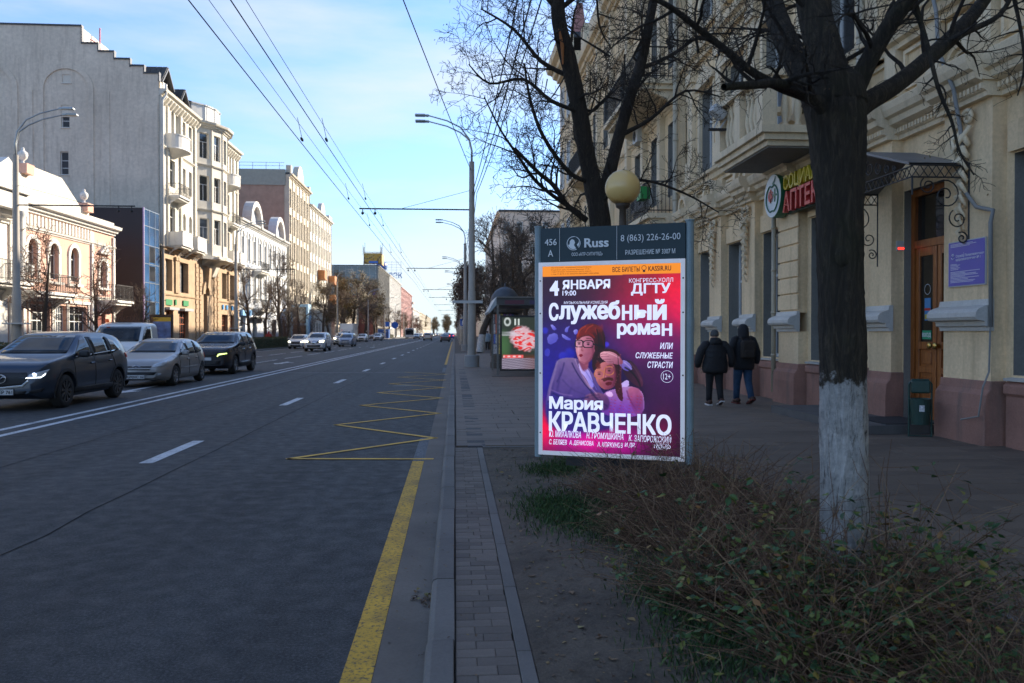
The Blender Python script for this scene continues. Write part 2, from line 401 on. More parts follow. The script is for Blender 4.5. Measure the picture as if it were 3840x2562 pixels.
# ---- planting bed: soil, litter, grass
bed = MB(); nx, ny = 90, 330; rs = np.random.RandomState(3)
def fbm(x, y, o=5, s=1.0):
    v = 0; a = 1
    for k in range(o):
        v += a*math.sin(x*s*1.7+k*3.1+1.3*math.sin(y*s*1.3+k))*math.cos(y*s*1.9-k*2.2+1.1*math.sin(x*s*1.1)); s *= 2.07; a *= .52
    return v
vv = []; ff = []
for j in range(ny+1):
    for i in range(nx+1):
        x = .368+2.56*i/nx; y = 1+9.76*j/ny; e = min((x-.368)/.12, (2.93-x)/.12, 1)
        vv.append((x, y, ZP+.0+(.012*fbm(x, y)+.05*math.exp(-((x-2.1)/.7)**2))*e + rs.uniform(-.004,.004)))
for j in range(ny):
    for i in range(nx): a = j*(nx+1)+i; ff.append((a, a+1, a+nx+2, a+nx+1))
me = bpy.data.meshes.new('soil'); me.from_pydata(vv, [], ff); me.polygons.foreach_set('use_smooth', [True]*len(ff))
def soil_mat():
    m, n, l, b = nt('soil'); v = texco(n, l, 'Object')
    c = ramp(n, l, noise(n, l, v, 2.3, 7, .65), [(.3, (.06,.048,.036)), (.5, (.115,.092,.068)), (.75, (.17,.135,.10))])
    c = mixc(n, l, .8, c, ramp(n, l, noise(n, l, v, 60, 4, .8), [(.3, .55), (.72, 1.35)]), 'MULTIPLY')
    l.new(c, b.inputs['Base Color']); b.inputs['Roughness'].default_value = .95
    l.new(bump(n, l, noise(n, l, v, 45, 5, .75), .7, .012), b.inputs['Normal']); return m
mk('planting_bed', me, soil_mat(), kind='structure')
def soil_z(x, y):
    e = min((x-.368)/.12, (2.93-x)/.12, 1); return ZP+.0+(.012*fbm(x, y)+.05*math.exp(-((x-2.1)/.7)**2))*e
def leaf_mat(name, stops, ro=.7, tr=.0):
    m, n, l, b = nt(name); g = n.new('ShaderNodeNewGeometry')
    l.new(ramp(n, l, g.outputs['Random Per Island'], stops), b.inputs['Base Color']); b.inputs['Roughness'].default_value = ro
    if tr: b.inputs['Subsurface Weight'].default_value = 0
    return m
m_dead = leaf_mat('dead_leaves', [(0, (.055,.032,.018)), (.4, (.12,.07,.035)), (.7, (.20,.12,.05)), (.9, (.26,.19,.07)), (1, (.10,.11,.03))])
m_grass = leaf_mat('grass_blades', [(0, (.012,.032,.008)), (.5, (.03,.075,.015)), (.85, (.055,.11,.022)), (1, (.12,.11,.04))])
m_bushleaf = leaf_mat('bush_leaves', [(0, (.014,.045,.012)), (.5, (.03,.085,.018)), (.8, (.09,.13,.018)), (.93, (.20,.16,.02)), (1, (.22,.07,.02))], .55)
m_twigs = leaf_mat('shrub_stems', [(0, (.05,.026,.016)), (.55, (.14,.075,.042)), (1, (.28,.18,.10))], .85)
def leaf_shape(mb, c, L, Wd, ang, tilt, roll, curl=.2):
    E = Euler((tilt, roll, ang)).to_matrix(); c = Vector(c)
    P = [(0,0,0),(Wd*.4,L*.3,curl*L*.3),(Wd*.5,L*.55,curl*L*.2),(0,L,-curl*L*.3),(-Wd*.5,L*.55,curl*L*.2),(-Wd*.4,L*.3,curl*L*.3),(0,L*.5,0)]
    i = [mb.P(tuple(c+E@Vector(p))) for p in P]
    mb.f += [[i[0],i[1],i[6]],[i[1],i[2],i[6]],[i[2],i[3],i[6]],[i[3],i[4],i[6]],[i[4],i[5],i[6]],[i[5],i[0],i[6]]]
mb = MB()
for k in range(9500):
    x = random.uniform(.42, 2.9); y = 2.2+8.4*random.random()**1.25
    if x < 1.2 and random.random() < .62: continue
    s = random.uniform(.012, .04)*(1 if random.random() < .85 else 1.7)
    leaf_shape(mb, (x, y, soil_z(x, y)+.004), s, s*.55, random.uniform(0, 6.3), random.uniform(-.25,.35), random.uniform(-.3,.3), random.uniform(-.3,.5))
mb.obj('fallen_leaves', m_dead, label='brown fallen leaves littering the soil of the planting bed', cat='fallen leaves', kind='stuff')
mb = MB()
for k in range(420):
    x = random.choice([random.gauss(-.22,.06), random.uniform(-.12,.3), random.uniform(3,6.8)]); y = random.uniform(2.8, 16)
    z = .012 if x < -.137 else (.118 if x < 0 else ZP+.006); s = random.uniform(.01,.028)
    leaf_shape(mb, (x, y, z), s, s*.5, random.uniform(0, 6.3), random.uniform(-.2,.2), random.uniform(-.3,.3), .3)
for k in range(26):
    leaf_shape(mb, (random.gauss(-.19,.035), random.gauss(4.95,.07), .02), .04, .025, random.uniform(0,6.3), random.uniform(-.4,.4), random.uniform(-.5,.5), .4)
mb.obj('fallen_leaves', m_dead, label='dry leaf crumbs scattered along the gutter and pavement', cat='fallen leaves', kind='stuff')
mb = MB()
patches = [(1.12,8.9,.28,.38,2000),(1.5,9.4,.35,.35,900),(1.0,6.9,.36,.7,6000),(1.3,6.1,.3,.45,2200),(1.25,4.7,.2,.5,2000),(1.4,3.9,.34,.5,2600),(.60,4.9,.06,.2,120),(.6,3.9,.08,.2,140),(1.15,3.6,.2,.3,300)]
for cx, cy, sx_, sy_, nn2 in patches[:-3]+patches[-1:]:
    for k in range(nn2):
        x = random.gauss(cx, sx_*.6); y = random.gauss(cy, sy_*.6)
        if not (.40 < x < 2.9 and 2 < y < 10.6): continue
        h = random.uniform(.018, .062); a = random.uniform(0, 6.3); b_ = random.uniform(.1, .8)*h; w = .0035
        z = soil_z(x, y)-.004; dx, dy = math.cos(a), math.sin(a); px_, py_ = -dy*w, dx*w
        mb.poly([(x-px_, y-py_, z), (x+px_, y+py_, z), (x+dx*b_*.4+px_*.7, y+dy*b_*.4+py_*.7, z+h*.65)])
        mb.poly([(x-px_, y-py_, z), (x+dx*b_*.4+px_*.7, y+dy*b_*.4+py_*.7, z+h*.65), (x+dx*b_, y+dy*b_, z+h)])
mb.obj('grass', m_grass, label='tufts of green grass growing in the planting bed', cat='grass', kind='stuff')
# ================================================================ BUILDING TOOLS
class Fr:
    """facade frame: u runs along the wall, n outwards, w up"""
    def __init__(s, root, ox, oy, ux, uy, nx, ny):
        s.root = root; s.o = (ox, oy); s.u = (ux, uy); s.n = (nx, ny); s.rz = math.atan2(ny, nx)
    def T(s, u, n, w): return (s.o[0]+s.u[0]*u+s.n[0]*n, s.o[1]+s.u[1]*u+s.n[1]*n, w)
    def mb(s): return MB(s.T)
    def pos(s, u, n, w): return s.T(u, n, w)
def LF(root, X=-24): return Fr(root, X, 0, 0, 1, 1, 0)          # street front of the left row, u = world y
def RF(root, X=7.4): return Fr(root, X, 0, 0, 1, -1, 0)         # street front of the right row
def GF(root, Y): return Fr(root, 0, Y, 1, 0, 0, -1)             # gable facing back down the street, u = world x
def wall(mb, u0, u1, w0, w1, holes=(), n=0.0, depth=.3, rev=None):
    us = sorted({round(x, 4) for x in [u0, u1]+[h[0] for h in holes]+[h[1] for h in holes] if u0 <= x <= u1})
    ws = sorted({round(x, 4) for x in [w0, w1]+[h[2] for h in holes]+[h[3] for h in holes] if w0 <= x <= w1})
    for a, b in zip(us, us[1:]):
        for c, d in zip(ws, ws[1:]):
            mu, mw = (a+b)/2, (c+d)/2
            if any(h[0] < mu < h[1] and h[2] < mw < h[3] for h in holes): continue
            mb.poly([(a,n,c),(b,n,c),(b,n,d),(a,n,d)])
    r = rev or mb
    for h in holes:
        a, b, c, d = h[:4]; k = n-depth
        for q in (((a,n,c),(b,n,c),(b,k,c),(a,k,c)), ((a,n,d),(b,n,d),(b,k,d),(a,k,d)), ((a,n,c),(a,n,d),(a,k,d),(a,k,c)), ((b,n,c),(b,n,d),(b,k,d),(b,k,c))): r.poly(q)
def arch_fill(mb, uc, r, ws, n0, n1, top=None, seg=10):
    """masonry above a round opening whose rectangular hole ends at ws+r"""
    top = top or ws+r; pts = [(uc-r*math.cos(t), ws+r*math.sin(t)) for t in (math.pi*k/seg for k in range(seg+1))]
    for (a, b), (c, d) in zip(pts, pts[1:]):
        for n in (n0,): mb.poly([(a,n,b),(c,n,d),(c,n,top),(a,n,top)])
        mb.poly([(a,n0,b),(c,n0,d),(c,n1,d),(a,n1,b)])
def archivolt(mb, uc, ws, r0, r1, n0, n1, seg=12, a0=0, a1=math.pi):
    P = lambda r: [(uc-r*math.cos(t), ws+r*math.sin(t)) for t in (a0+(a1-a0)*k/seg for k in range(seg+1))]
    A, B = P(r1), P(r0)
    for k in range(seg):
        q = [A[k], A[k+1], B[k+1], B[k]]
        lo = [mb.P((x, n0, z)) for x, z in q]; hi = [mb.P((x, n1, z)) for x, z in q]
        mb.f.append(hi); 
        for j in range(4): mb.f.append([lo[j], lo[(j+1)%4], hi[(j+1)%4], hi[j]])
m_glass = glassy('window_glass'); m_frame = M('white_window_frame', (.62,.62,.60), .5, .06, 2, 0, 0); m_frameb = M('brown_window_frame', (.10,.05,.03), .5, .2, 2)
m_glassr = glassy('right_window_glass', (.03,.032,.035), .05, .3)
_wc = {}
def win_me(w, h, style):
    k = (round(w,2), round(h,2), style)
    if k in _wc: return _wc[k]
    f = MB(); t = .07 if w > .6 else .05; d0, d1 = 0, .07
    f.box(d0,d1,-w/2,-w/2+t,0,h); f.box(d0,d1,w/2-t,w/2,0,h); f.box(d0+.002,d1-.002,-w/2+t,w/2-t,0,t); f.box(d0+.002,d1-.002,-w/2+t,w/2-t,h-t,h)
    tb = t*.75
    if style in ('cross','grid','tee'): f.box(.01,.06,-w/2+t,w/2-t,h*.66-tb/2,h*.66+tb/2)
    if style in ('cross','grid','mull'): f.box(.012,.058,-tb/2,tb/2,t,h-t)
    if style == 'tee': f.box(.012,.058,-tb/2,tb/2,t,h*.66-tb/2)
    if style == 'grid':
        for q in (.22,.44,.83): f.box(.02,.05,-w/2+t,w/2-t,h*q-.016,h*q+.016)
        for q in (-.25,.25): f.box(.022,.048,w*q-.016,w*q+.016,t,h-t)
    if style == 'tall':
        for q in (.3,.62): f.box(.01,.06,-w/2+t,w/2-t,h*q-tb/2,h*q+tb/2)
    p = MB(); p.box(.025,.035,-w/2+t,w/2-t,t,h-t)
    _wc[k] = (f.mesh('window'), p.mesh('pane')); return _wc[k]
def win(fr, u, w0, w, h, style='cross', n=-.27, fm=None, gm=None, sill=None, name='window'):
    a, b = win_me(w, h, style); fm = fm or m_frame; gm = gm or m_glass
    a = remat(a, fm); b = remat(b, gm)
    o = mk(name, a, None, fr.root, loc=fr.pos(u, n, w0), rot=(0,0,fr.rz)); mk('pane', b, None, o)
    if sill: mk('sill', sill, None, o)
    return o
_sc = {}
def sill_me(w, d, m, t=.06):
    k = (round(w,2), d, m.name)
    if k not in _sc: _sc[k] = remat(MB().box(.02, d, -w/2-.06, w/2+.06, -t, 0).mesh('sill'), m)
    return _sc[k]
def body(root, x0, x1, y0, y1, h, m, name='side_wall', skip=()):
    mb = MB()
    if 'y0' not in skip: mb.poly([(x0,y0,0),(x1,y0,0),(x1,y0,h),(x0,y0,h)])
    if 'y1' not in skip: mb.poly([(x0,y1,0),(x1,y1,0),(x1,y1,h),(x0,y1,h)])
    if 'x0' not in skip: mb.poly([(x0,y0,0),(x0,y1,0),(x0,y1,h),(x0,y0,h)])
    if 'x1' not in skip: mb.poly([(x1,y0,0),(x1,y1,0),(x1,y1,h),(x1,y0,h)])
    return mb.obj(name, m, root)
def slabroof(root, x0, x1, y0, y1, h, m, t=.3, ov=.2): return MB().box(x0-ov, x1+ov, y0-.02, y1+.02, h, h+t).obj('roof', m, root)
def cornice(mb, u0, u1, w, prof): mb.extr([(n, w+z) for n, z in prof], u0, u1, 0)
COR = [(0,0),(.12,0),(.14,.12),(.3,.16),(.34,.3),(.55,.36),(.6,.5),(.62,.56),(0,.6)]
CORS = [(0,0),(.06,0),(.08,.06),(.16,.1),(.2,.2),(0,.22)]
def balcony(fr, u, w, wd, pr, kind, m, rm=None, h=1.05):
    mb = fr.mb(); a, b = u-wd/2, u+wd/2
    if kind == 'round':
        pts = [(a + wd*(1-math.cos(t))/2, pr*math.sin(t)**.7) for t in (math.pi*k/14 for k in range(15))]
        for (u0,n0),(u1,n1) in zip(pts, pts[1:]):
            mb.poly([(u0,n0,w),(u1,n1,w),(u1,n1,w+h),(u0,n0,w+h)])
            mb.poly([(u0,n0+.06,w+h),(u1,n1+.06,w+h),(u1,n1+.06,w+h+.12),(u0,n0+.06,w+h+.12)])
            mb.poly([(u0,n0+.06,w+h),(u1,n1+.06,w+h),(u1,n1-.15,w+h),(u0,n0-.15,w+h)]); mb.poly([(u0,n0+.06,w+h+.12),(u1,n1+.06,w+h+.12),(u1,n1-.15,w+h+.12),(u0,n0-.15,w+h+.12)])
            mb.poly([(u0,n0+.08,w-.1),(u1,n1+.08,w-.1),(u1,n1,w),(u0,n0,w)])
            mb.poly([(u0,n0+.08,w-.1),(u1,n1+.08,w-.1),(u,0,w-.75)])
        return mb.obj('balcony', m, fr.root)
    mb.box(a, b, 0, pr, w-.16, w); mb.box(a+.1, b-.1, 0, pr-.15, w-.32, w-.16)
    for q in (a+.2, b-.35): mb.extr([(0,w-.32),(pr*.75,w-.32),(pr*.3,w-.62),(0,w-1.0)], q, q+.15, 0)
    if kind == 'parapet':
        mb.box(a+.03, b-.03, pr-.14, pr-.02, w, w+h); mb.box(a+.03, a+.15, 0, pr-.14, w, w+h); mb.box(b-.15, b-.03, 0, pr-.14, w, w+h)
        mb.box(a-.01, b+.01, pr-.18, pr+.03, w+h, w+h+.08)
        return mb.obj('balcony', m, fr.root)
    o = mb.obj('balcony', m, fr.root)
    r = fr.mb(); 
    r.box(a+.04,b-.04,pr-.07,pr-.03,w+h-.04,w+h); r.box(a+.04,b-.04,pr-.065,pr-.035,w+.08,w+.11)
    for q in (a+.04, b-.08): r.box(q,q+.04,0,pr-.03,w+h-.04,w+h); r.box(q,q+.035,0,pr-.03,w+.08,w+.11)
    k = int(wd/.13)
    for i in range(k+1): x = a+.05+(wd-.12)*i/k; r.box(x,x+.018,pr-.058,pr-.04,w,w+h-.04)
    for i in range(int(pr/.13)):
        for q in (a+.05, b-.07): r.box(q,q+.018,.05+i*.13,.068+i*.13,w,w+h-.04)
    r.obj('railing', rm or m_iron, o); return o
m_iron = M('black_iron', (.018,.017,.017), .6, .2, 8, 0, .1)
m_cream = M('cream_plaster', (.64,.60,.51), .85, .07, .8, 30, .12, .01, grime=.22, grime_col=(.2,.17,.13))
m_white_pl = M('white_plaster', (.68,.66,.61), .85, .06, .8, 30, .12, .01, grime=.25, grime_col=(.25,.23,.2))
m_pink = M('pink_plaster', (.62,.37,.28), .85, .08, .9, 30, .12, .01, grime=.3, grime_col=(.28,.2,.16))
m_greywall = M('grey_gable_plaster', (.66,.58,.47), .9, .10, .30, 12, .08, .01, grime=.45, grime_col=(.24,.20,.16))
m_brownst = M('brown_stone', (.40,.28,.17), .85, .17, 1.3, 14, .3, .015, grime=.3, grime_col=(.1,.07,.05))
m_roofd = M('dark_metal_roof', (.03,.034,.04), .45, .2, 2)
m_redroof = M('red_metal_roof', (.27,.085,.04), .6, .25, 1)
m_acw = M('air_conditioner_white', (.48,.48,.46), .5, .08, 3); m_dark = M('dark_void', (.02,.02,.022), .8, .2, 3)
ac_box = None
def ac(fr, u, w, n=.05):
    global ac_box
    if ac_box is None:
        a = MB().box(0,.3,-.4,.4,0,.56).mesh('air_conditioner'); b = MB().lathe([(.2,.303),(.2,.312),(.03,.312)], (0,-.08,.28), 14, 'x').mesh('fan_grille'); ac_box = (remat(a, m_acw), remat(b, m_dark))
    o = mk('air_conditioner', ac_box[0], None, fr.root, loc=fr.pos(u, n, w), rot=(0,0,fr.rz)); mk('fan_grille', ac_box[1], None, o)

# ================================================================ LEFT ROW, near to far
# ---- white house with columns and a pediment (far left edge)
t = thing('white_house', 'bright white house with round columns and a pediment at the far left edge', 'building')
f = LF(t, -24); w_ = f.mb(); hs = []
for k, u in enumerate((28.2,31.4,34.6,37.8,40.4,43.3)): hs += [(u-.55,u+.55,4.7,7.0), (u-.7,u+.7,.6,3.2)]
wall(w_, 26, 45.6, 0, 8.1, hs); w_.obj('wall', m_white_pl, t)
for h in hs: win(f, (h[0]+h[1])/2, h[2], h[1]-h[0], h[3]-h[2], 'grid' if h[2] < 2 else 'cross')
body(t, -38, -24, 26, 45.6, 8.1, m_white_pl, skip=('x1',)); slabroof(t, -38, -24, 26, 45.6, 8.1, m_roofd)
mb = f.mb(); cornice(mb, 26, 45.6, 7.5, COR); cornice(mb, 26, 45.6, 3.7, CORS); mb.obj('cornice', m_white_pl, t)
mb = f.mb(); mb.extr([(41.0,9.0),(45.6,9.0),(45.6,9.25),(43.3,10.6),(41.0,9.25)], -.9, 1.3, 1); mb.box(41,45.6,-.5,1.1,8.1,9.0); mb.obj('pediment', m_white_pl, t)
for u in (41.4, 45.1):
    mb = MB().lathe([(.32,4.3),(.32,4.5),(.26,4.6),(.27,5.5),(.22,7.7),(.33,7.9),(.33,8.1)], (-23.1,u,0), 14); mb.obj('column', m_white_pl, t, smooth=True)
balcony(f, 42.6, 4.3, 5.6, 1.5, 'iron', m_white_pl); ac(f, 41.2, 5.3)
# ---- pink house with urns
t = thing('pink_house', 'pink two-storey house with white trim, stone urns on the parapet and arched upper windows', 'building')
f = LF(t, -24); w_ = f.mb()
hs = [(47.6,48.7,4.85,7.0),(50.1,51.2,4.85,7.05),(52.7,53.8,4.85,7.0),(57.0,58.0,4.2,6.7),(48.0,50.2,.5,3.3),(50.9,52.2,.5,3.3),(52.5,55.0,.5,3.3),(56.6,57.9,0,3.1)]
wall(w_, 45.6, 59.3, 0, 9.05, hs); 
for u in (48.15,53.25): arch_fill(w_, u, .55, 6.45, 0, -.25)
w_.obj('wall', m_pink, t)
for k, h in enumerate(hs):
    if k < 7: win(f, (h[0]+h[1])/2, h[2], h[1]-h[0], h[3]-h[2], 'cross' if k < 4 else 'grid')
    else: f.mb().box(h[0],h[1],-.25,-.2,h[2],h[3]).obj('door', M('red_brown_door', (.16,.03,.015), .5, .2, 3), t)
tr = f.mb()
for u in (48.15,50.65,53.25,57.5): archivolt(tr, u, 6.45 if u < 57 else 6.0, .56, .82, 0, .1); tr.box(u-.8,u-.56,0,.08,4.7,6.45); tr.box(u+.56,u+.8,0,.08,4.7,6.45); tr.box(u-.95,u+.95,0,.18,4.55,4.7)
tr.extr([(56.6,7.0),(58.4,7.0),(57.5,7.6)], .02, .25, 1)
for a, b in ((47.8,50.35),(50.75,52.3),(52.4,55.15)): tr.box(a-.15,a,0,.07,0,3.45); tr.box(b,b+.15,0,.07,0,3.45); tr.box(a-.2,b+.2,0,.12,3.45,3.62)
for u in (45.7,47.0,55.6,59.0): tr.box(u,u+.28,0,.12,0,8.3)
cornice(tr, 45.6, 59.3, 8.45, COR); cornice(tr, 45.6, 59.3, 3.85, CORS); cornice(tr, 45.6, 59.3, 7.45, CORS)
k = 47.3
while k < 55.5: tr.box(k,k+.2,0,.16,7.7,8.35); k += .42
tr.obj('white_trim', m_white_pl, t)
at = f.mb(); at.extr([(46.9,9.05),(55.4,9.05),(55.4,9.5),(54.2,9.7),(51.7,11.1),(48.4,11.1),(47.4,10.5),(46.9,10.5)], -.5, .02, 1); at.box(55.4,59.3,-.4,.04,9.05,9.35); at.obj('attic_parapet', m_cream, t)
for u, w in ((47.4, 10.5), (54.9, 9.5)):
    ob = f.mb(); ob.box(u-.42,u+.42,-.5,.34,w,w+.55); b_ = ob.obj('urn_pedestal', m_pink, t)
    mb = MB().lathe([(.3,0),(.3,.08),(.12,.16),(.1,.3),(.36,.5),(.43,.78),(.4,.95),(.22,1.1),(.12,1.18),(.16,1.26),(.1,1.36),(0,1.4)], (0,0,0), 18); mb.v = [(x*.6, y*.6, z*.68) for x, y, z in mb.v]; q_ = f.pos(u,-.08,w+.55); mb.v = [(x+q_[0], y+q_[1], z+q_[2]) for x, y, z in mb.v]; mb.obj('urn', m_white_pl, b_, smooth=True)
balcony(f, 48.6, 3.95, 4.6, 1.3, 'iron', m_white_pl); balcony(f, 58.2, 3.85, 2.9, 1.25, 'iron', m_white_pl); ac(f, 46.6, 4.9); ac(f, 47.3, 4.9)
body(t, -38, -24, 45.6, 59.3, 9.05, m_pink, skip=('x1',)); slabroof(t, -38, -24.3, 45.6, 59.3, 9.05, m_redroof)
# ---- black clad annex with blue glass front
t = thing('black_annex', 'black clad annex with a narrow blue glass front, right of the pink house', 'building'); t.scale = (1,1,.95)
MB().box(-40,-23.3,62.9,66.0,0,11.6).obj('wall', M('black_cladding', (.012,.011,.014), .6, .3, .6), t)
f = LF(t, -23.3); g_ = glassy('blue_glass', (.035,.10,.22), .08, .35, .3)
mb = f.mb(); mb.box(62.9,66.0,.02,.05,2.8,11.6); mb.obj('glass_panel', g_, t)
mb = f.mb(); mb.box(62.9,66.0,.02,.06,0,2.7); mb.obj('lower_cladding', M('grey_stone_cladding', (.16,.17,.18), .6, .15, 2), t)
mb = f.mb()
for w in (2.75,4.2,5.7,7.2,8.7,10.2,11.5): mb.box(62.9,66.0,.05,.08,w,w+.05)
for u in (62.9,63.9,65.1,65.94): mb.box(u,u+.05,.052,.078,2.8,11.6)
mb.obj('mullion', M('steel_mullion', (.2,.23,.27), .4, .1, 2, metal=.6), t)
for w in (3.0,5.9,7.4): f.mb().box(63.95,65.1,.055,.07,w,w+1.25 if w != 5.9 else w+1.2).obj('window', m_glass, t)
MB().box(-23.32,-23.22,62.84,62.9,0,11.65).obj('corner_trim', M('violet_trim', (.35,.27,.45), .5, .05, 1), t)

# ---- tall block: grey stepped gable and ornate cream street front
t = thing('tall_apartment_block', 'tall cream block with a round bay, brown stone base and huge grey stepped gable', 'building')
GY = 68.3; g = GF(t, GY)
def gx(d): return None
mb = g.mb(); lev = [(-60,-30.1,27.65),(-30.1,-28.8,26.2),(-28.8,-27.55,25.55),(-27.55,-26.3,24.95),(-26.3,-25.2,24.4),(-25.2,-24.02,23.8)]
ghol = [(-31.6,-30.95,22.85,23.55),(-31.7,-31.05,19.1,21.0),(-31.8,-31.15,15.1,17.05),(-37.4,-36.8,22.85,23.55),(-37.5,-36.9,19.1,21.0),(-37.6,-37.0,15.1,17.05)]
for a, b, h in lev: wall(mb, a, b, 0, h, [q for q in ghol if a < q[0] < b], 0, .28)
for c in (-31.3, -37.2):                       # shallow blind arches
    archivolt(mb, c, 22.3, 1.75, 2.15, 0, .09, 16); mb.box(c-2.15,c-1.75,0,.088,0,22.3); mb.box(c+1.75,c+2.15,0,.088,0,22.3)
mb.box(-34.6,-33.9,0,.05,0,22.2); mb.box(-25.5,-24.1,0,.05,0,21.2); mb.box(-28.6,-27.9,0,.04,0,22.2)
mb.obj('gable_wall', m_greywall, t)
mb = g.mb()
for a, b, h in lev: mb.box(a,b+.06,-.35,.08,h,h+.13)
mb.box(-30.1,-30.02,-.3,.07,26.2,27.65); 
for a, b, h in lev[1:]: mb.box(b-.02,b+.06,-.3,.07,h-.62,h)
mb.obj('gable_coping', m_roofd, t)
for q in ghol: win(g, (q[0]+q[1])/2, q[2], q[1]-q[0], q[3]-q[2], 'tall' if q[3]-q[2] > 1 else 'none', -.22, gm=plain('gable_window_glass', (.035,.032,.035), .35, 0, 0, 0, .3), sill=sill_me(q[1]-q[0], .3, m_white_pl))
t.scale = (1,1,.955)
MB().box(-60,-30.1,68.35,73.6,20,27.6).obj('upper_block', m_cream, t)
f = LF(t, -24); U0, U1 = 68.3, 92.2; cr = f.mb(); hs = []
cols = {'A': [70.4,71.5,72.6], 'B': [74.4,76.1], 'C': [87.2,88.9,90.7]}
for u in cols['A']: hs.append((u-.38,u+.38,19.1,21.4))
for u in (74.4,76.1): hs.append((u-.45,u+.45,19.0,21.3))
for w0, w1 in ((14.7,17.1),(10.5,12.9)):
    hs.append((70.55,72.05,w0,w1))
    for u in (74.4,76.1): hs.append((u-.42,u+.42,w0,w1-.1))
    hs.append((87.6,89.0,w0,w1))
for u in (87.1,88.2,89.3): hs.append((u-.34,u+.34,19.1,21.4))
wall(cr, U0, 77.7, 9.2, 22.0, [h for h in hs if h[1] < 77]); cr2 = f.mb(); wall(cr2, 85.5, U1, 9.2, 22.0, [h for h in hs if h[0] > 86]); cr2.obj('upper_wall', m_cream, t)
for u in (74.4,76.1): arch_fill(cr, u, .42, 12.38, 0, -.25)
cr.obj('upper_wall', m_cream, t)
for h in hs: win(f, (h[0]+h[1])/2, h[2], h[1]-h[0], h[3]-h[2], 'cross' if h[1]-h[0] > 1 else 'tee')
# round bay in five facets
BC, BR = 81.6, 5.0; ang = [-48,-29,-10,10,29,48]; off = BR*math.cos(R(48))
P_ = [(-24-off+BR*math.cos(R(a)), BC+BR*math.sin(R(a))) for a in ang]
for i in range(5):
    (xa, ya), (xb, yb) = P_[i], P_[i+1]; L = math.hypot(xb-xa, yb-ya); ux, uy = (xb-xa)/L, (yb-ya)/L
    ff_ = Fr(t, xa, ya, ux, uy, uy, -ux); mb = ff_.mb(); ho = []
    if i in (0,1,2,3,4):
        for w0 in (10.5,14.7,18.9): ho.append((L/2-.5, L/2+.5, w0, w0+2.5))
    wall(mb, 0, L, 9.2, 22.0, ho); mb.box(-.06,.06,0,.06,9.2,21.9); cornice(mb, -.03, L+.03, 13.7, CORS); cornice(mb, -.06, L+.06, 18.1, CORS); cornice(mb, -.1, L+.1, 21.9, COR)
    mb.box(0, L, 0, .35, 9.0, 9.35)
    mb.obj('bay_wall', m_cream, t)
    for h in ho: win(ff_, L/2, h[2], 1.0, 2.5, 'tee')
    mb = ff_.mb(); mb.box(-.02,L+.02,-.9,-.7,22.4,24.3); mb.box(-.05,L+.05,-.95,-.62,24.3,24.42); mb.obj('drum_wall', m_white_pl, t)
MB().poly; mb = MB(); mb.poly([(x, y, 22.45) for x, y in P_]); mb.poly([(x-.8, y, 24.42) for x, y in P_]+[(-30,86,24.42),(-30,77,24.42)]); mb.obj('bay_roof', m_roofd, t)
mb = f.mb(); mb.extr([(0,8.4),(.7,8.9),(1.7,9.1),(1.7,9.3),(0,9.3)], 79.2, 84.0, 0); mb.extr([(0,7.2),(.5,7.4),(.9,8.4),(0,8.6)], 81.0, 82.2, 0); mb.obj('bay_console', m_cream, t)
tr = f.mb(); cornice(tr, U0, 77.8, 22.0, COR); cornice(tr, 85.4, U1+.3, 22.0, COR); cornice(tr, U0, 77.7, 17.7, CORS); cornice(tr, 85.5, U1, 17.7, CORS)
for u in (68.35,69.9,73.1,77.0,85.7,92.0-.3,90.2):
    tr.box(u,u+.35,0,.16,9.3,22.0)
cornice(tr, U0, U1, 9.0, CORS); tr.obj('cornice', m_cream, t)
br = f.mb(); br.extr([(0,0),(.16,0),(.5,.45),(.5,.55),(0,.55)], -.11, .11, 0); bme = remat(br.mesh('bracket'), m_cream)
for k in range(13): mk('bracket', bme, None, t, loc=(0, U0+.45+k*.73, 21.45))
for k in range(9): mk('bracket', bme, None, t, loc=(0, 86+k*.73, 21.45))
bl = f.mb(); k = 9.4
while k < 21.8: 
    for u in (68.32,73.08,76.98,85.68): bl.box(u-.02,u+.40,.155,.19,k,k+.33)
    k += .42
bl.obj('quoins', m_cream, t, kind='stuff')
balcony(f, 71.5, 18.0, 3.4, 1.3, 'round', m_white_pl); balcony(f, 88.4, 18.0, 3.2, 1.2, 'round', m_white_pl)
balcony(f, 71.4, 13.8, 2.9, 1.1, 'iron', m_white_pl); balcony(f, 88.4, 13.8, 2.9, 1.0, 'iron', m_white_pl)
for u, wd in ((71.3,2.6),(75.3,2.6),(86.8,2.1),(89.6,2.3)): balcony(f, u, 9.55, wd, 1.3, 'parapet', m_white_pl)
for u in (73.2,77.2,88.3,91.2): balcony(f, u, 9.55, 1.0, 1.0, 'iron', m_white_pl, h=.9)
mb = f.mb(); mb.extr([(85.0,17.1),(86.6,17.1),(85.8,17.9)], 0, .3, 1); mb.obj('window_pediment', m_cream, t); ac(f, 86.6, 17.4); ac(f, 74.0, 10.6); ac(f, 85.2, 9.8)
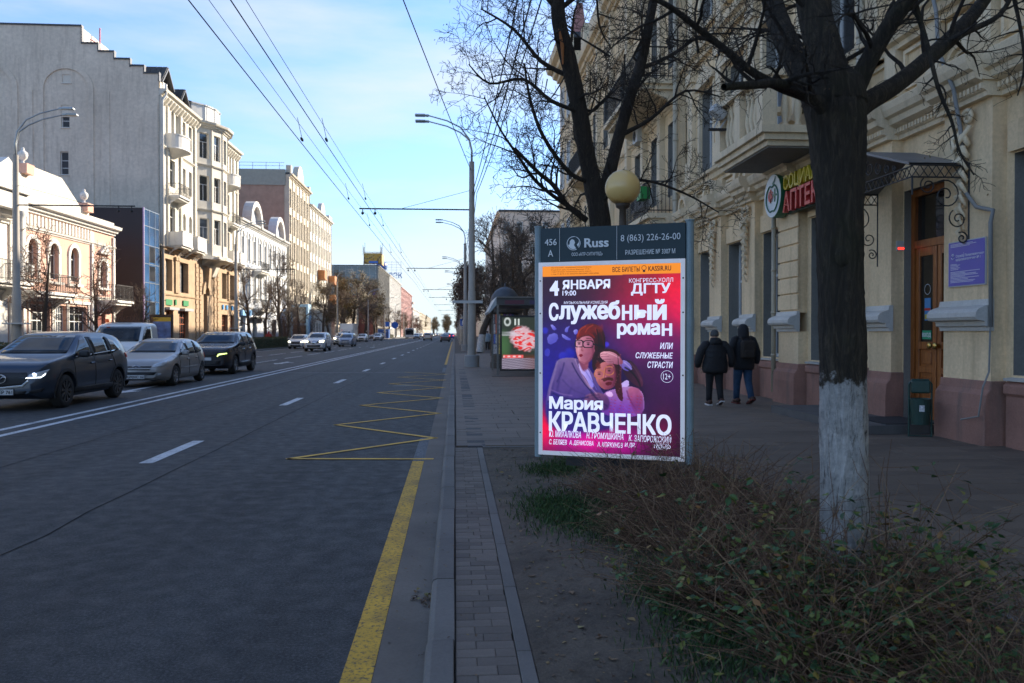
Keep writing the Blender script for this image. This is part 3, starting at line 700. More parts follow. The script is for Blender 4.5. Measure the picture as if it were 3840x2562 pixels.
# brown stone floors
lo = f.mb(); hs = [(69.3,71.0,5.4,8.2),(72.6,75.2,5.4,8.2),(79.6,80.8,0,6.2),(85.8,87.5,5.4,8.2),(88.6,90.6,5.4,8.2),(69.2,71.2,.2,3.7),(72.7,75.2,.2,3.7),(85.7,87.9,.2,3.7),(88.8,90.6,.2,3.7)]
wall(lo, U0, U1, 0, 9.2, hs, .08, .45); arch_fill(lo, 80.2, .6, 5.6, .08, -.3)
lo.obj('lower_wall', m_brownst, t)
for h in hs:
    if h[2] > 5: win(f, (h[0]+h[1])/2-.3, h[2], 1.15, h[3]-h[2], 'grid', -.32)
    elif h[1]-h[0] > 1.5: win(f, (h[0]+h[1])/2, h[2], h[1]-h[0], h[3]-h[2], 'grid', -.3, fm=M('orange_shopframe', (.42,.10,.025), .5, .1, 3), name='shop_window')
f.mb().box(79.6,80.8,-.3,-.25,0,6.2).obj('portal_door', M('dark_brown_door', (.10,.055,.035), .6, .3, 2), t)
tr = f.mb(); cornice(tr, U0, 78.6, 8.75, COR[:6]+[(0,.4)]); cornice(tr, 83.6, U1, 8.75, COR[:6]+[(0,.4)]); cornice(tr, U0, 78.4, 4.9, CORS); cornice(tr, 83.4, U1, 4.9, CORS)
for u in (71.6,72.1,87.9): tr.box(u-.1,u+.35,.08,.22,5.3,8.5); tr.box(u-.18,u+.43,.08,.3,8.2,8.5)
archivolt(tr, 80.2, 5.6, .7, 1.35, .08, .3, 12); tr.extr([(0,6.2),(.45,6.2),(.6,8.2),(0,8.4)], 79.85, 80.55, 0)
tr.obj('stone_trim', m_brownst, t)
bk = f.mb().box(-.32,.32,.08,.15,0,.36); bme2 = remat(MB(lambda u,n,w: (n,u,w)).box(-.36,.36,0,.09,.02,.40).mesh('stone_block'), m_brownst)
for u in (68.75, 77.5, 78.6, 83.2, 84.3, 91.75):
    for k in range(19): mk('stone_block', bme2, None, t, loc=(-23.92, u+(.05 if k % 2 else -.05), .1+k*.44))
for (u0, txt, c, w) in ((69.0,'АПТЕКА',(.0,.22,.07),4.25),):
    pass
gm_ = plain('green_sign', (.01,.20,.06), .5); bm_ = plain('blue_sign', (.02,.22,.5), .5); wm_ = plain('sign_white', (.7,.7,.7), .5)
for u, w, wd, m_ in ((69.9,4.15,1.6,gm_),(71.6,4.2,.35,gm_),(74.2,4.2,1.4,gm_),(85.9,4.25,.45,bm_),(87.3,4.25,.55,bm_),(89.4,4.25,.6,bm_),(90.6,4.25,.6,bm_)): f.mb().box(u-wd/2,u+wd/2,.12,.2,w,w+.5).obj('shop_sign', m_, t)
for u in (70.2,74.0): f.mb().box(u-1.2,u+1.2,.1,.55,3.72,3.95).obj('shop_awning', M('grey_awning', (.3,.31,.32), .6, .1, 3), t)
# downpipe, roof, dormers
MB().tube([(-23.55,68.6,23.0),(-23.55,68.6,22.1),(-23.8,68.45,21.6),(-23.8,68.45,0)], .1, 10).obj('downpipe', m_white_pl, t, smooth=True)
mb = MB(); mb.poly([(-24,68.3,22.6),(-24,92.2,22.6),(-31,92.2,25.6),(-31,68.3,25.6)]); mb.poly([(-31,68.3,25.6),(-31,92.2,25.6),(-45,92.2,22.6),(-45,68.3,22.6)]); mb.poly([(-45,92.2,0),(-24,92.2,0),(-24,92.2,22.6),(-31,92.2,25.6),(-45,92.2,22.6)]); mb.obj('roof', m_roofd, t)
m_tile = M('dark_roof_tile', (.035,.038,.045), .4, .2, 1.5)
for y, z, s in ((71.2,22.6,1.0),(75.6,22.6,.78)):
    o = MB().box(-28.5,-24.6,y-1.0*s,y+1.0*s,z,z+1.2*s).obj('dormer', m_greywall, t)
    mb = MB(); mb.extr([(-1.5*s,z+1.0*s),(0,z+2.7*s),(1.5*s,z+1.0*s),(1.4*s,z+.95*s),(0,z+2.5*s),(-1.4*s,z+.95*s)], -29.5, -24.2, 0)
    mb.v = [(a, b+y, c) for a, b, c in mb.v]
    k = 0
    while k < 5: mb.box(-24.3-k,-24.2-k+.0,y-1.52*s,y-1.50*s,z+.9*s,z+1*s); k += .35
    mb.obj('dormer_roof', m_tile, o); MB().box(-24.6,-24.55,y-.4*s,y+.4*s,z+.5*s,z+1.3*s).obj('dormer_window', m_frame, o)
    tl = MB()
    for i in range(12):
        for q in range(9):
            a = q/9; yy_ = y-1.5*s+1.5*s*a; zz_ = z+1.0*s+1.7*s*a; x = -29.4+i*.43
            tl.box(x, x+.40, yy_, yy_+.17*s, zz_+.02, zz_+.19*s)
    tl.obj('roof_tiles', m_tile, o, kind='stuff')
mb = MB().tube([(-29.6,70.6,25.5),(-29.6,70.6,28.4)], .06, 6); mb.tube([(-29.6,70.6,26.9),(-30.1,69.9,27.2)], .04, 6); mb.obj('antenna_mast', M('pink_metal', (.5,.08,.12), .5, .1, 3), t)

# ---- blue and white two-storey front with red roof
t = thing('blue_white_house', 'white and pale blue ornate house with curved gables and a red metal roof', 'building')
f = LF(t, -24); w_ = f.mb(); hs = []
for k in range(9):
    u = 94.2+k*2.75
    hs += [(u-.55,u+.55,10.0,12.6), (u-.55,u+.55,5.6,8.4)]
    if k % 2 == 0: hs.append((u-1.0,u+1.0,.3,3.4))
wall(w_, 92.25, 118.5, 0, 14.2, hs); 
m_bw = M('pale_blue_white_plaster', (.62,.66,.70), .85, .1, 1.2, 20, .1, .01, grime=.2, grime_col=(.2,.22,.26)); w_.obj('wall', m_bw, t)
for h in hs: win(f, (h[0]+h[1])/2, h[2], h[1]-h[0], h[3]-h[2], 'tee')
tr = f.mb(); cornice(tr, 92.25, 118.5, 13.9, COR); cornice(tr, 92.25, 118.5, 9.0, CORS); cornice(tr, 92.25, 118.5, 4.4, CORS)
for h in hs:
    if h[2] > 4: tr.box(h[0]-.2,h[0],0,.1,h[2]-.2,h[3]+.3); tr.box(h[1],h[1]+.2,0,.1,h[2]-.2,h[3]+.3); archivolt(tr, (h[0]+h[1])/2, h[3]+.1, .55, .85, 0, .14, 8)
for u in (98.5, 111.5):
    for (r0, r1) in ((2.3,2.9),): archivolt(tr, u, 14.3, r0, r1, -.4, .7, 12)
    mb2 = f.mb(); archivolt(mb2, u, 14.3, .2, 2.3, -.3, .1, 12); mb2.obj('curved_gable', m_bw, t)
tr.obj('white_trim', m_white_pl, t)
mb = MB(); mb.extr([(92.25,14.5),(118.5,14.5),(118.5,16.5),(92.25,16.5)], -31, -30.9, 0); mb.poly([(-23.6,92.25,14.5),(-23.6,118.5,14.5),(-31,118.5,16.9),(-31,92.25,16.9)]); mb.obj('roof', m_redroof, t)
for u in (96.5,98.0,110.5): MB().box(-27,-26,u,u+1.1,15.2,17.6).obj('chimney', M('orange_chimney_brick', (.45,.22,.12), .9, .25, 6), t)
body(t, -40, -24, 92.25, 118.5, 14.2, m_bw, skip=('x1',)); balcony(f, 101, 9.1, 4.2, 1.1, 'iron', m_white_pl); balcony(f, 101, 4.6, 4.2, 1.1, 'iron', m_white_pl); ac(f, 95.6, 8.6); ac(f, 99.7, 5.2)
f.mb().box(93,97,.15,.35,3.6,4.3).obj('shop_sign', plain('pale_blue_sign', (.2,.45,.75), .5), t)
f.mb().box(97.5,104,.1,.9,3.3,3.5).obj('shop_awning', m_dark, t)

# ---- brick sided block with vertical strips
def block(nm, label, u0, u1, h, X, wm, floors, cols, ww, gm_=None, gable=None, winm='tee', depth=16, w0=4.6, fh=None, frac=.62, tr=True, roofm=None, arch=False, fmx=None):
    t = thing(nm, label, 'building'); f = LF(t, X); w_ = f.mb(); hs = []; fh = fh or (h-w0-.8)/floors; st = (u1-u0)/cols
    for i in range(floors):
        for k in range(cols):
            u = u0+st*(k+.5); hs.append((u-ww/2,u+ww/2,w0+i*fh,w0+i*fh+fh*frac))
    for k in range(cols): u = u0+st*(k+.5); hs.append((u-ww*.75,u+ww*.75,.4,3.3))
    wall(w_, u0, u1, 0, h, hs); w_.obj('wall', wm, t)
    for h_ in hs: win(f, (h_[0]+h_[1])/2, h_[2], h_[1]-h_[0], h_[3]-h_[2], winm, gm=gm_, fm=fmx)
    tr_ = f.mb(); cornice(tr_, u0, u1, h-.4, COR); cornice(tr_, u0, u1, 3.9, CORS)
    if tr:
        for k in range(cols+1): u = u0+st*k; tr_.box(max(u0,u-.18),min(u1,u+.18),0,.14,3.9,h-.4)
    tr_.obj('cornice', wm, t)
    body(t, X-depth, X, u0, u1, h, gable or wm, skip=('x1',)); slabroof(t, X-depth, X, u0, u1, h, roofm or m_roofd)
    return t, f
m_brick = M('gable_brickwork', (.40,.27,.20), .9, .15, 1.2, 24, .25, .01, grime=.3, grime_col=(.22,.16,.12))
m_creamy = M('warm_cream_plaster', (.60,.53,.41), .85, .08, .7, 30, .1, .01, grime=.25, grime_col=(.22,.17,.1))
t, f = block('brick_sided_block', 'seven-storey cream block with a windowless brown brick side wall and curved parapets', 120, 136.7, 24.6, -24, m_creamy, 5, 6, 1.3, gable=m_creamy, winm='cross', depth=26, frac=.74)
g = GF(t, 119.97); mb = g.mb(); mb.box(-50,-24.6,0,.06,0,9.5); mb.box(-50,-24.6,0,.06,9.8,17.0); mb.box(-50,-24.6,0,.06,17.3,23.0); mb.obj('brick_infill', m_brick, t)
mb = g.mb(); mb.box(-50,-24.4,-.2,.16,23.0,25.3); mb.obj('roof_cladding', M('grey_green_cladding', (.30,.31,.26), .6, .08, 3), t)
mb = MB()
for q in range(14): mb.box(-50+q*1.9,-49.95+q*1.9,120,120.05,25.3,26.3)
mb.box(-50,-24.6,120.0,120.04,26.26,26.3); mb.box(-50,-24.6,120.0,120.04,25.8,25.84); mb.obj('roof_railing', m_iron, t)
mb = f.mb(); archivolt(mb, 128.5, 24.8, 0.1, 2.6, -.6, .2, 14); mb.box(120.3,121.2,-.4,.3,24.6,26.0); mb.box(135.5,136.4,-.4,.3,24.6,25.6); mb.obj('parapet', m_creamy, t)
t, f = block('cream_balcony_block', 'six-storey pale cream block with orange box balconies, beyond the brick-sided block', 136.9, 160.5, 22.8, -24, m_cream, 5, 8, 1.0)
mb = f.mb(); archivolt(mb, 150, 23, .1, 2.2, -.5, .2, 12); mb.box(157,160.5,-.5,.2,22.8,24.0); mb.obj('parapet', m_cream, t)
m_orb = M('orange_balcony_panel', (.42,.17,.06), .7, .15, 3)
for u, w in ((146.5,11.2),(158.5,11.0),(158.5,7.4)): mb = f.mb(); mb.box(u-1.3,u+1.3,0,1.2,w,w+1.5); mb.box(u-1.35,u+1.35,0,1.3,w-.2,w); mb.obj('box_balcony', m_orb, t)
# fills of the row between 160 and 257 (set back, behind the trees)
t, f = block('brown_low_block', 'low reddish brown block half hidden behind bare trees', 162, 205, 10.5, -31, M('red_brown_plaster', (.26,.11,.08), .9, .15, 1), 2, 14, 1.3)
t, f = block('ochre_low_block', 'low ochre block behind the trees before the glass-fronted tower', 207, 256, 10, -30, m_creamy, 2, 16, 1.4)
# ---- glass fronted slab
t, f = block('glass_fronted_block', 'long grey block with a dark blue glass end wall and a yellow rooftop billboard', 257, 301, 22.6, -24, M('grey_concrete_slab', (.28,.27,.24), .85, .12, .5, 20), 6, 22, 1.1, depth=40, frac=.5, winm='none')
g = GF(t, 256.97); mb = g.mb(); mb.box(-58,-24.3,0,.1,13.5,22.5); mb.obj('glass_curtain', glassy('tower_glass', (.03,.06,.085), .1, .4, .2), t)
mb = g.mb(); mb.box(-58,-24.3,.02,.08,0,13.4); mb.obj('brick_lower_wall', M('dull_red_brick', (.20,.075,.06), .9, .15, 1), t)
mb = g.mb()
for q in range(19): mb.box(-58+q*1.85,-57.86+q*1.85,.1,.2,13.5,22.6)
for w in (16.4,19.4,22.4): mb.box(-58,-24.3,.11,.19,w,w+.14)
mb.obj('mullion', M('pale_mullion', (.34,.36,.36), .5, .1, 2), t)
mb = g.mb(); mb.box(-27.2,-24.4,.1,.2,13.6,16.2); mb.obj('violet_panel', plain('violet_panel', (.08,.05,.25), .4), t)
r = thing('rooftop_billboard', 'yellow patterned billboard on a steel frame on the roof of the glass-fronted block', 'billboard')
mb = MB(); mb.box(-28.4,-23.0,258,258.3,23.2,26.7); mb.box(-23.1,-22.8,258,266,23.2,26.6); 
def patch_mat():
    m, n, l, b = nt('yellow_pattern'); v = texco(n, l); c = ramp(n, l, noise(n, l, v, 1.1, 2, .5), [(.42, (.50,.26,.02)), (.5, (.55,.38,.10)), (.56, (.18,.09,.02))]); l.new(c, b.inputs['Base Color']); return m
mb.obj('panel', patch_mat(), r)
mb = MB()
for x in (-28.4,-23.0): mb.bar((x,258.4,22.8),(x,258.4,28.6),.2); mb.bar((x+.3,258.4,26),(x+.3,258.4,30),.1); mb.bar((x-.3,258.4,26),(x-.3,258.4,29.2),.1)
mb.bar((-28.4,258.4,27.0),(-23,258.4,27.0),.14); mb.bar((-28.4,258.4,22.9),(-23,258.4,22.9),.2); mb.obj('steel_frame', m_iron, r)
MB().box(-26.8,-24,257.9,258,23.5,24.2).obj('blue_lettering', plain('sign_blue', (.05,.16,.5), .5), r)
r = thing('phone_mast', 'small white antenna panels on the roof of the glass-fronted block', 'antenna'); MB().box(-42,-41.6,258,258.3,22.9,26.4).box(-41.3,-41,258,258.3,23.4,25.8).obj('panel', m_acw, r); MB().tube([(-41.5,258.5,22.8),(-41.5,258.5,27)], .08, 6).obj('mast', m_iron, r)
t, f = block('white_corner_block', 'bright white seven-storey block far down the left side of the street', 302, 366, 22.9, -24, m_white_pl, 6, 20, 1.2)
t, f = block('pink_tower_block', 'pink eight-storey block with balconies far down the left side', 367, 458, 22.0, -24, M('far_pink_plaster', (.50,.30,.27), .85, .1, .5), 6, 20, 1.6, depth=40)
for k in range(5):
    MB().box(-24,-22.6,452,457,5.2+k*3.1,6.4+k*3.1).obj('balcony', m_cream, t)
r = thing('globe_roof_sign', 'blue striped globe and letters on a steel lattice above the far pink block', 'roof sign')
MB().box(-33,-27,372,378,22.2,26.4).obj('plant_room', M('pale_grey_cladding', (.4,.45,.5), .6, .05, 1), r)
mb = MB()
for k in range(9): mb.bar((-41+k*2.1,371,22.3),(-41+k*2.1,371,34),.09)
for k in range(7): mb.bar((-41,371,26.5+k*1.2),(-24,371,26.5+k*1.2),.09)
mb.obj('lattice', M('steel_lattice', (.35,.38,.42), .5, .1, 2, metal=.5), r)
gs_ = MB()
for k in range(7):
    a = -1.2+k*.4; gs_.lathe([(2.5*math.cos(a-.13),2.5*math.sin(a-.13)),(2.5*math.cos(a+.13),2.5*math.sin(a+.13))], (-32.8,370.6,31.6), 20)
gs_.obj('globe', plain('globe_blue', (.03,.15,.45), .4), r)
text_obj('letters', 'АЗЭК', 3.0, plain('globe_blue', (0,0,0)), r, .2, .05, mat4=face_mat((-27.6,370.5,26.6),(1,0,0)))
t, f = block('flat_roofed_hall', 'low hall with an overhanging flat roof at the far end of the left row', 470, 560, 15.5, -24, m_white_pl, 2, 14, 3)
t, f = block('distant_block', 'pale distant block closing the left side of the street', 600, 900, 17, -26, m_creamy, 4, 40, 2)
r = thing('bank_roof_sign', 'small grey letters reading ВТБ standing on a distant roof', 'roof sign')
text_obj('letters', 'ВТБ', 5.2, plain('sign_steel', (.25,.30,.36), .5), r, .2, .12, mat4=face_mat((-39,600,18),(1,0,0)))
MB().bar((-46,600.3,17.2),(-32,600.3,17.2),.3).bar((-45,600.3,17.2),(-45,600.3,23),.15).bar((-33,600.3,17.2),(-33,600.3,23),.15).obj('frame', m_iron, r)
# far end of the street and backdrop wood
for k in range(10):
    x0 = -70+k*12; 
# ================================================================ RIGHT ROW
m_yel = M('ochre_cream_plaster', (.76,.57,.34), .85, .13, .7, 24, .07, .006, grime=.5, grime_col=(.26,.17,.08))
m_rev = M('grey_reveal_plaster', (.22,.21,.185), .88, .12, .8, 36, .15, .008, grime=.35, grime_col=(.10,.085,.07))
m_plinth = M('pink_brown_plinth', (.30,.155,.115), .85, .22, 1.6, 26, .35, .01, grime=.8, grime_col=(.12,.10,.085))
m_trimr = M('aged_cream_trim', (.74,.60,.40), .8, .10, 1.4, 30, .12, .006, grime=.55, grime_col=(.20,.14,.08))
m_sillw = M('pale_painted_stone', (.55,.53,.48), .7, .1, 1.6, 30, .15, .005, grime=.3, grime_col=(.2,.18,.15))
m_wood = None
def wood_mat():
    m, n, l, b = nt('varnished_door_wood'); v = texco(n, l, 'Object', (9, 9, .7))
    c = ramp(n, l, noise(n, l, v, 2.4, 7, .7, 1.2), [(.3, (.14,.038,.009)), (.55, (.30,.095,.02)), (.75, (.42,.16,.035))])
    l.new(c, b.inputs['Base Color']); b.inputs['Roughness'].default_value = .38; l.new(bump(n, l, noise(n, l, v, 8, 4, .7), .2, .004), b.inputs['Normal']); return m
m_wood = wood_mat(); m_brass = plain('brass', (.55,.38,.12), .3, 1)
t = thing('ochre_house', 'long ochre ornate house with pilasters and a wooden door, lining the right pavement', 'building')
f = RF(t, 7.4); w_ = f.mb(); rv = f.mb()
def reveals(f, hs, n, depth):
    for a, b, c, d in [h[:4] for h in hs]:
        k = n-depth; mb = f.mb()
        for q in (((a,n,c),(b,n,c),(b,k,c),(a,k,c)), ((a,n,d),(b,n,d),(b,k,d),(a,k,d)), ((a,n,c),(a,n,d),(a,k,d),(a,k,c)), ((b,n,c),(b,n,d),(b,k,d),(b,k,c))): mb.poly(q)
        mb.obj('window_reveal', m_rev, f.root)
PIL = [(6.6,7.6,0),(10.46,11.53,1),(12.98,13.69,0),(16.62,17.66,2),(19.13,20.0,1),(21.61,22.6,1),(24.15,25.1,0)]
WG = [(7.8,10.3),(14.35,16.45),(17.72,19.08),(20.06,21.56),(22.66,24.1)]
WU = [9.0,12.3,15.1,18.35,20.85,23.35]
hs = [(a,b,1.06,4.0,0) for a, b in WG]+[(11.56,12.95,.22,3.95,0)]
hu = [(u-.6,u+.6,6.75,9.2) for u in WU if u < 17]+[(u-.6,u+.6,6.3,8.75) for u in WU if u > 17]+[(u-.6,u+.6,10.7,13.2) for u in WU]+[(u-.55,u+.55,14.2,15.8) for u in WU]
wall(w_, -10, 25.6, 0, 17.0, hs+hu, 0, .37, MB())
w_.obj('wall', m_yel, t)
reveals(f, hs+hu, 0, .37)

for a, b in WG: win(f, (a+b)/2, 1.06, b-a, 2.94, 'cross', -.35, gm=m_glassr)
for h in hu: win(f, (h[0]+h[1])/2, h[2], h[1]-h[0], h[3]-h[2], 'cross', -.3, gm=m_glassr)
body(t, 7.4, 22, -10, 53.5, 17.0, m_yel, skip=('x0',)); MB().box(7.3,22.2,-10,47.5,17.0,17.3).obj('roof', m_roofd, t)
# pilasters
pil_p, pil_c, pil_k = [], [], []
for a, b, kind in PIL:
    mb = f.mb()
    if kind == 2:
        mb.box(a+.03,b-.03,0,.185,2.05,4.7); mb.box(a,b,0,.2,.97,1.65); mb.obj('pilaster', m_yel, t)
        w0 = 2.10
        while w0 < 4.3:
            bk_ = f.mb().box(a,b,.18,.225,w0+.012,w0+.335); o = bk_.obj('rusticated_block', m_yel, t); bevel(o, .012); w0 += .35
    else: mb.box(a,b,0,.2,.97,4.85); mb.obj('pilaster', m_yel, t)
    mb = f.mb(); mb.extr([(0,0),(.32,0),(.32,.60),(.30,.78),(.24,.85),(.22,.97),(0,.97)], a-.04, b+.04, 0); o = mb.obj('plinth', m_plinth, t); bevel(o, .01)
    mb = f.mb(); mb.extr([(.18,1.65),(.24,1.65),(.25,1.70),(.30,1.72),(.31,1.78),(.42,1.80),(.445,1.84),(.44,1.90),(.40,1.95),(.33,1.98),(.26,2.0),(.24,2.08),(.18,2.08)], a-.03, b+.03, 0)
    mb.obj('console', m_sillw, t)
# ledges and aprons under the windows
for a, b in WG:
    mb = f.mb(); mb.extr([(-.37,1.0),(.12,.985),(.13,1.02),(-.37,1.06)], a-.02, b+.02, 0); mb.obj('window_ledge', m_sillw, t)
    mb = f.mb(); mb.extr([(0,0),(.08,0),(.08,.78),(.12,.82),(.12,.92),(.06,.98),(0,.98)], a-.03, b+.03, 0); mb.obj('window_apron', m_plinth, t)
    mb = f.mb(); mb.box(a-.04,b+.04,0,.07,4.02,4.42); mb.obj('lintel_panel', m_yel, t)
mb = f.mb(); mb.box(13.69,14.33,0,.05,.1,1.0); mb.obj('plinth', m_plinth, t)
# lower entablature
ent = [(0,4.80),(.10,4.80),(.11,4.86),(.15,4.88),(.15,4.98),(.20,5.0),(.27,5.03),(.29,5.12),(.36,5.15),(.40,5.24),(.42,5.34),(.36,5.38),(0,5.40)]
def entab(u0, u1, dz=0, dn=0, name='cornice', prof=ent):
    mb = f.mb(); mb.extr([(n+dn if n else 0, w+dz) for n, w in prof], u0, u1, 0); return mb.obj(name, m_trimr, t)
for i, (a, b, k) in enumerate(PIL):
    entab(a-.04, b+.04, 0, .2); nb = PIL[i+1][0] if i+1 < len(PIL) else None
    if nb: entab(b+.04, nb-.04)
entab(-10, 6.56)
dn_ = f.mb(); u = 6.6
while u < 25.1:
    on = any(a-.04 <= u+.02 <= b+.0 for a, b, k in PIL); n0 = .345 if on else .145; dn_.box(u,u+.045,n0,n0+.045,4.89,4.965); u += .085
dn_.obj('dentils', m_trimr, t, kind='stuff')
# attic band: short piers and panels, second cornice
def attic(u0, u1, w0, w1):
    mb = f.mb(); mb.extr([(0,0),(.12,0),(.13,.08),(.22,.11),(.26,.22),(.36,.27),(.38,.34),(.3,.38),(0,.40)], u0, u1, 0); mb.v = [(x, y, z+w1-.4) for x, y, z in mb.v]; mb.obj('upper_cornice', m_trimr, t)
    u = u0+.3
    mb = f.mb(); mb.box(u0,u1,0,.06,w0,w0+.14); mb.obj('base_course', m_trimr, t)
    while u < u1-.5:
        f.mb().box(u,u+.34,0,.14,w0+.14,w1-.4).obj('attic_pier', m_trimr, t); u += .34
        mb = f.mb(); mb.box(u+.08,u+.14,0,.05,w0+.2,w1-.46); mb.box(u+.72,u+.78,0,.05,w0+.2,w1-.46); mb.box(u+.14,u+.72,0,.049,w1-.52,w1-.46); mb.box(u+.14,u+.72,0,.049,w0+.2,w0+.26); mb.obj('attic_panel_frame', m_trimr, t); u += .86
attic(5.5, 16.6, 5.4, 6.7); attic(16.65, 25.55, 5.4, 6.22)
# blind arches over the pilasters
def niche(uc, w0, r=.34):
    mb = f.mb(); mb.box(uc-r-.28,uc+r+.28,0,.40,w0,w0+.10)
    for (r0, r1, n1) in ((r*.42,r*.6,.30),(r*.62,r*.86,.36),(r*.88,r*1.25,.44)):
        archivolt(mb, uc, w0+.42, r0, r1, 0, n1, 12); mb.box(uc-r1,uc-r0,0,n1-.002,w0+.1,w0+.42); mb.box(uc+r0,uc+r1,0,n1-.002,w0+.1,w0+.42)
    o = mb.obj('arched_niche', m_trimr, t)
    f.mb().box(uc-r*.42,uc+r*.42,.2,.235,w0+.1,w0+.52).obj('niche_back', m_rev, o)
for u in (11.0, 19.56, 22.1, 24.62): niche(u, 5.0)
# carved drop ornaments on the pilasters
def spiral(mb, c, r, turns, rad, dirn=1, n_=.25, k=26, ph=0):
    pts = []
    for i in range(k+1):
        a = ph+dirn*turns*2*math.pi*i/k; q = r*(1-.86*i/k); pts.append((c[0]+q*math.cos(a), n_, c[1]+q*math.sin(a)))
    mb.tube([mbT(p) for p in pts], [rad*(1-.55*i/k) for i in range(k+1)], 7)
def mbT(p): return Vector(p)
class LB(MB):
    """builder whose tubes are laid out in facade coordinates"""
    def tube(s, pts, rad, n=8, cap=True):
        T = s.T; s.T = None; r = MB.tube(s, [T(*p) for p in pts], rad, n, cap); s.T = T; return r
def ornament(uc, wt, sc=1.0):
    mb = LB(f.T)
    spiral(mb, (uc-.13*sc, wt), .105*sc, 1.6, .036*sc, 1, .28, ph=.4); spiral(mb, (uc+.13*sc, wt-.02), .105*sc, 1.6, .036*sc, -1, .28, ph=2.7)
    mb.tube([(uc-.16*sc,.26,wt-.12*sc),(uc-.1*sc,.36,wt-.3*sc),(uc,.38,wt-.42*sc),(uc+.1*sc,.36,wt-.3*sc),(uc+.16*sc,.26,wt-.12*sc)], .032*sc, 7)
    k = 9
    for i in range(k):
        w = wt-.22*sc-i*.165*sc; q = 1-i/(k+1)
        for s_ in (-1, 1):
            mb.tube([(uc+s_*.01,.3,w),(uc+s_*.10*q*sc,.34,w-.03),(uc+s_*.13*q*sc,.27,w-.15*sc),(uc+s_*.05*q*sc,.24,w-.2*sc)], [.02*sc,.042*sc*q+.01,.03*sc*q+.006,.008], 7)
        mb.tube([(uc,.29,w+.05),(uc+.02*math.sin(i*2),.33,w-.04),(uc,.27,w-.15*sc)], [.03*sc*q+.01,.045*sc*q+.01,.02*q+.004], 7)
    mb.obj('carved_drop', m_trimr, t, smooth=True)
for u in (11.0,19.56,22.1,24.62): ornament(u, 4.62, 1.0)
# upper storey pilasters, hoods and cornices
uw = f.mb(); k = [7.6,10.7,13.8,16.7,19.6,22.1,24.8]
for u in k: uw.box(u-.22,u+.22,0,.14,6.3,16.2); uw.box(u-.28,u+.28,0,.2,9.3,9.6); uw.box(u-.28,u+.28,0,.2,6.3,6.9)
uw.obj('upper_pilasters', m_trimr, t, kind='stuff')
for u in WU:
    z = 9.3 if u < 17 else 8.85
    mb = f.mb(); mb.box(u-.78,u-.62,0,.09,z-2.6,z); mb.box(u+.62,u+.78,0,.09,z-2.6,z); mb.box(u-.85,u+.85,0,.2,z,z+.14); mb.extr([(u-.85,z+.14),(u+.85,z+.14),(u,z+.6)], 0, .18, 1); mb.box(u-.8,u+.8,0,.16,z-2.72,z-2.6); mb.obj('window_surround', m_trimr, t)
    mb = f.mb(); mb.box(u-.78,u-.62,0,.09,10.6,13.3); mb.box(u+.62,u+.78,0,.09,10.6,13.3); mb.box(u-.85,u+.85,0,.2,13.3,13.45); mb.box(u-.85,u+.85,0,.16,10.5,10.62); mb.obj('window_surround', m_trimr, t)
for w0 in (9.75,13.7): entab(-10, 25.55, w0-4.8, 0, 'storey_cornice', CORS and [(0,4.8),(.12,4.8),(.16,4.9),(.28,4.95),(.32,5.1),(0,5.14)])
mb = f.mb(); cornice(mb, -10, 38, 16.5, COR); mb.obj('main_cornice', m_trimr, t)
# stone balcony
B0, B1, BN = 15.0, 17.9, 1.62
mb = f.mb()
for k, (d0, w0, w1) in enumerate(((.16,5.20,5.30),(.08,5.30,5.42),(.0,5.42,5.56))): mb.box(B0+d0, B1-d0, .42, BN-d0, w0, w1)
o = mb.obj('balcony_slab', m_trimr, t)
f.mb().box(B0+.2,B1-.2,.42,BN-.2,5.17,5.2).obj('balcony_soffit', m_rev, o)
mb = f.mb()
for u in (B0+.06,(B0+B1)/2-.15,B1-.36): mb.box(u,u+.3,BN-.32,BN-.03,5.56,6.5)
mb.box(B0+.02,B1-.02,BN-.34,BN+.01,6.5,6.62); mb.box(B0+.02,B0+.34,.1,BN-.34,6.5,6.62); mb.box(B1-.34,B1-.02,.1,BN-.34,6.5,6.62); mb.obj('balustrade', m_trimr, o)
bal = MB().lathe([(.07,0),(.075,.05),(.045,.1),(.085,.3),(.06,.55),(.04,.68),(.07,.78),(.075,.86),(.07,.94)], n=10).mesh('baluster', True); bal.materials.append(m_trimr)
for u in (B0+.5,B0+.72,B0+.94,B0+1.16,B0+1.7,B0+1.92,B0+2.14,B0+2.36): mk('baluster', bal, None, o, loc=f.pos(u,BN-.18,5.56))
for u in (B0+.18,B1-.18):
    for k in range(4): mk('baluster', bal, None, o, loc=f.pos(u,.35+.25*k,5.56))
# section beyond the downpipe: balconies with iron railings
f2 = RF(t, 7.4); w2 = f2.mb(); r2 = f2.mb(); hh = []
for u in (27.2,29.6,32.4,35.4,39.5,42.5,45.3):
    hh += [(u-.6,u+.6,1.1,4.0),(u-.6,u+.6,6.3,8.8),(u-.6,u+.6,10.7,13.2)]
wall(w2, 25.6, 47.5, 0, 17, hh, .02, .35, r2); w2.obj('rear_wall_section', m_yel, t); reveals(f2, hh, .02, .35)
for h in hh: win(f2, (h[0]+h[1])/2, h[2], 1.2, h[3]-h[2], 'cross', -.28, gm=m_glassr)
mb = f2.mb(); 
for u in (25.9,28.4,31.0,33.9,37.5,41,44): mb.box(u-.2,u+.2,0,.22,1,16.5)
mb.obj('rear_pilasters', m_trimr, t, kind='stuff')
mb = f2.mb(); cornice(mb, 25.6, 47.5, 4.8, COR); cornice(mb, 25.6, 47.5, 9.2, CORS); cornice(mb, 25.6, 47.5, 13.7, CORS); cornice(mb, 38, 47.5, 16.2, COR); mb.box(25.6,47.5,0,.1,0,1.0); mb.obj('rear_cornice', m_trimr, t)
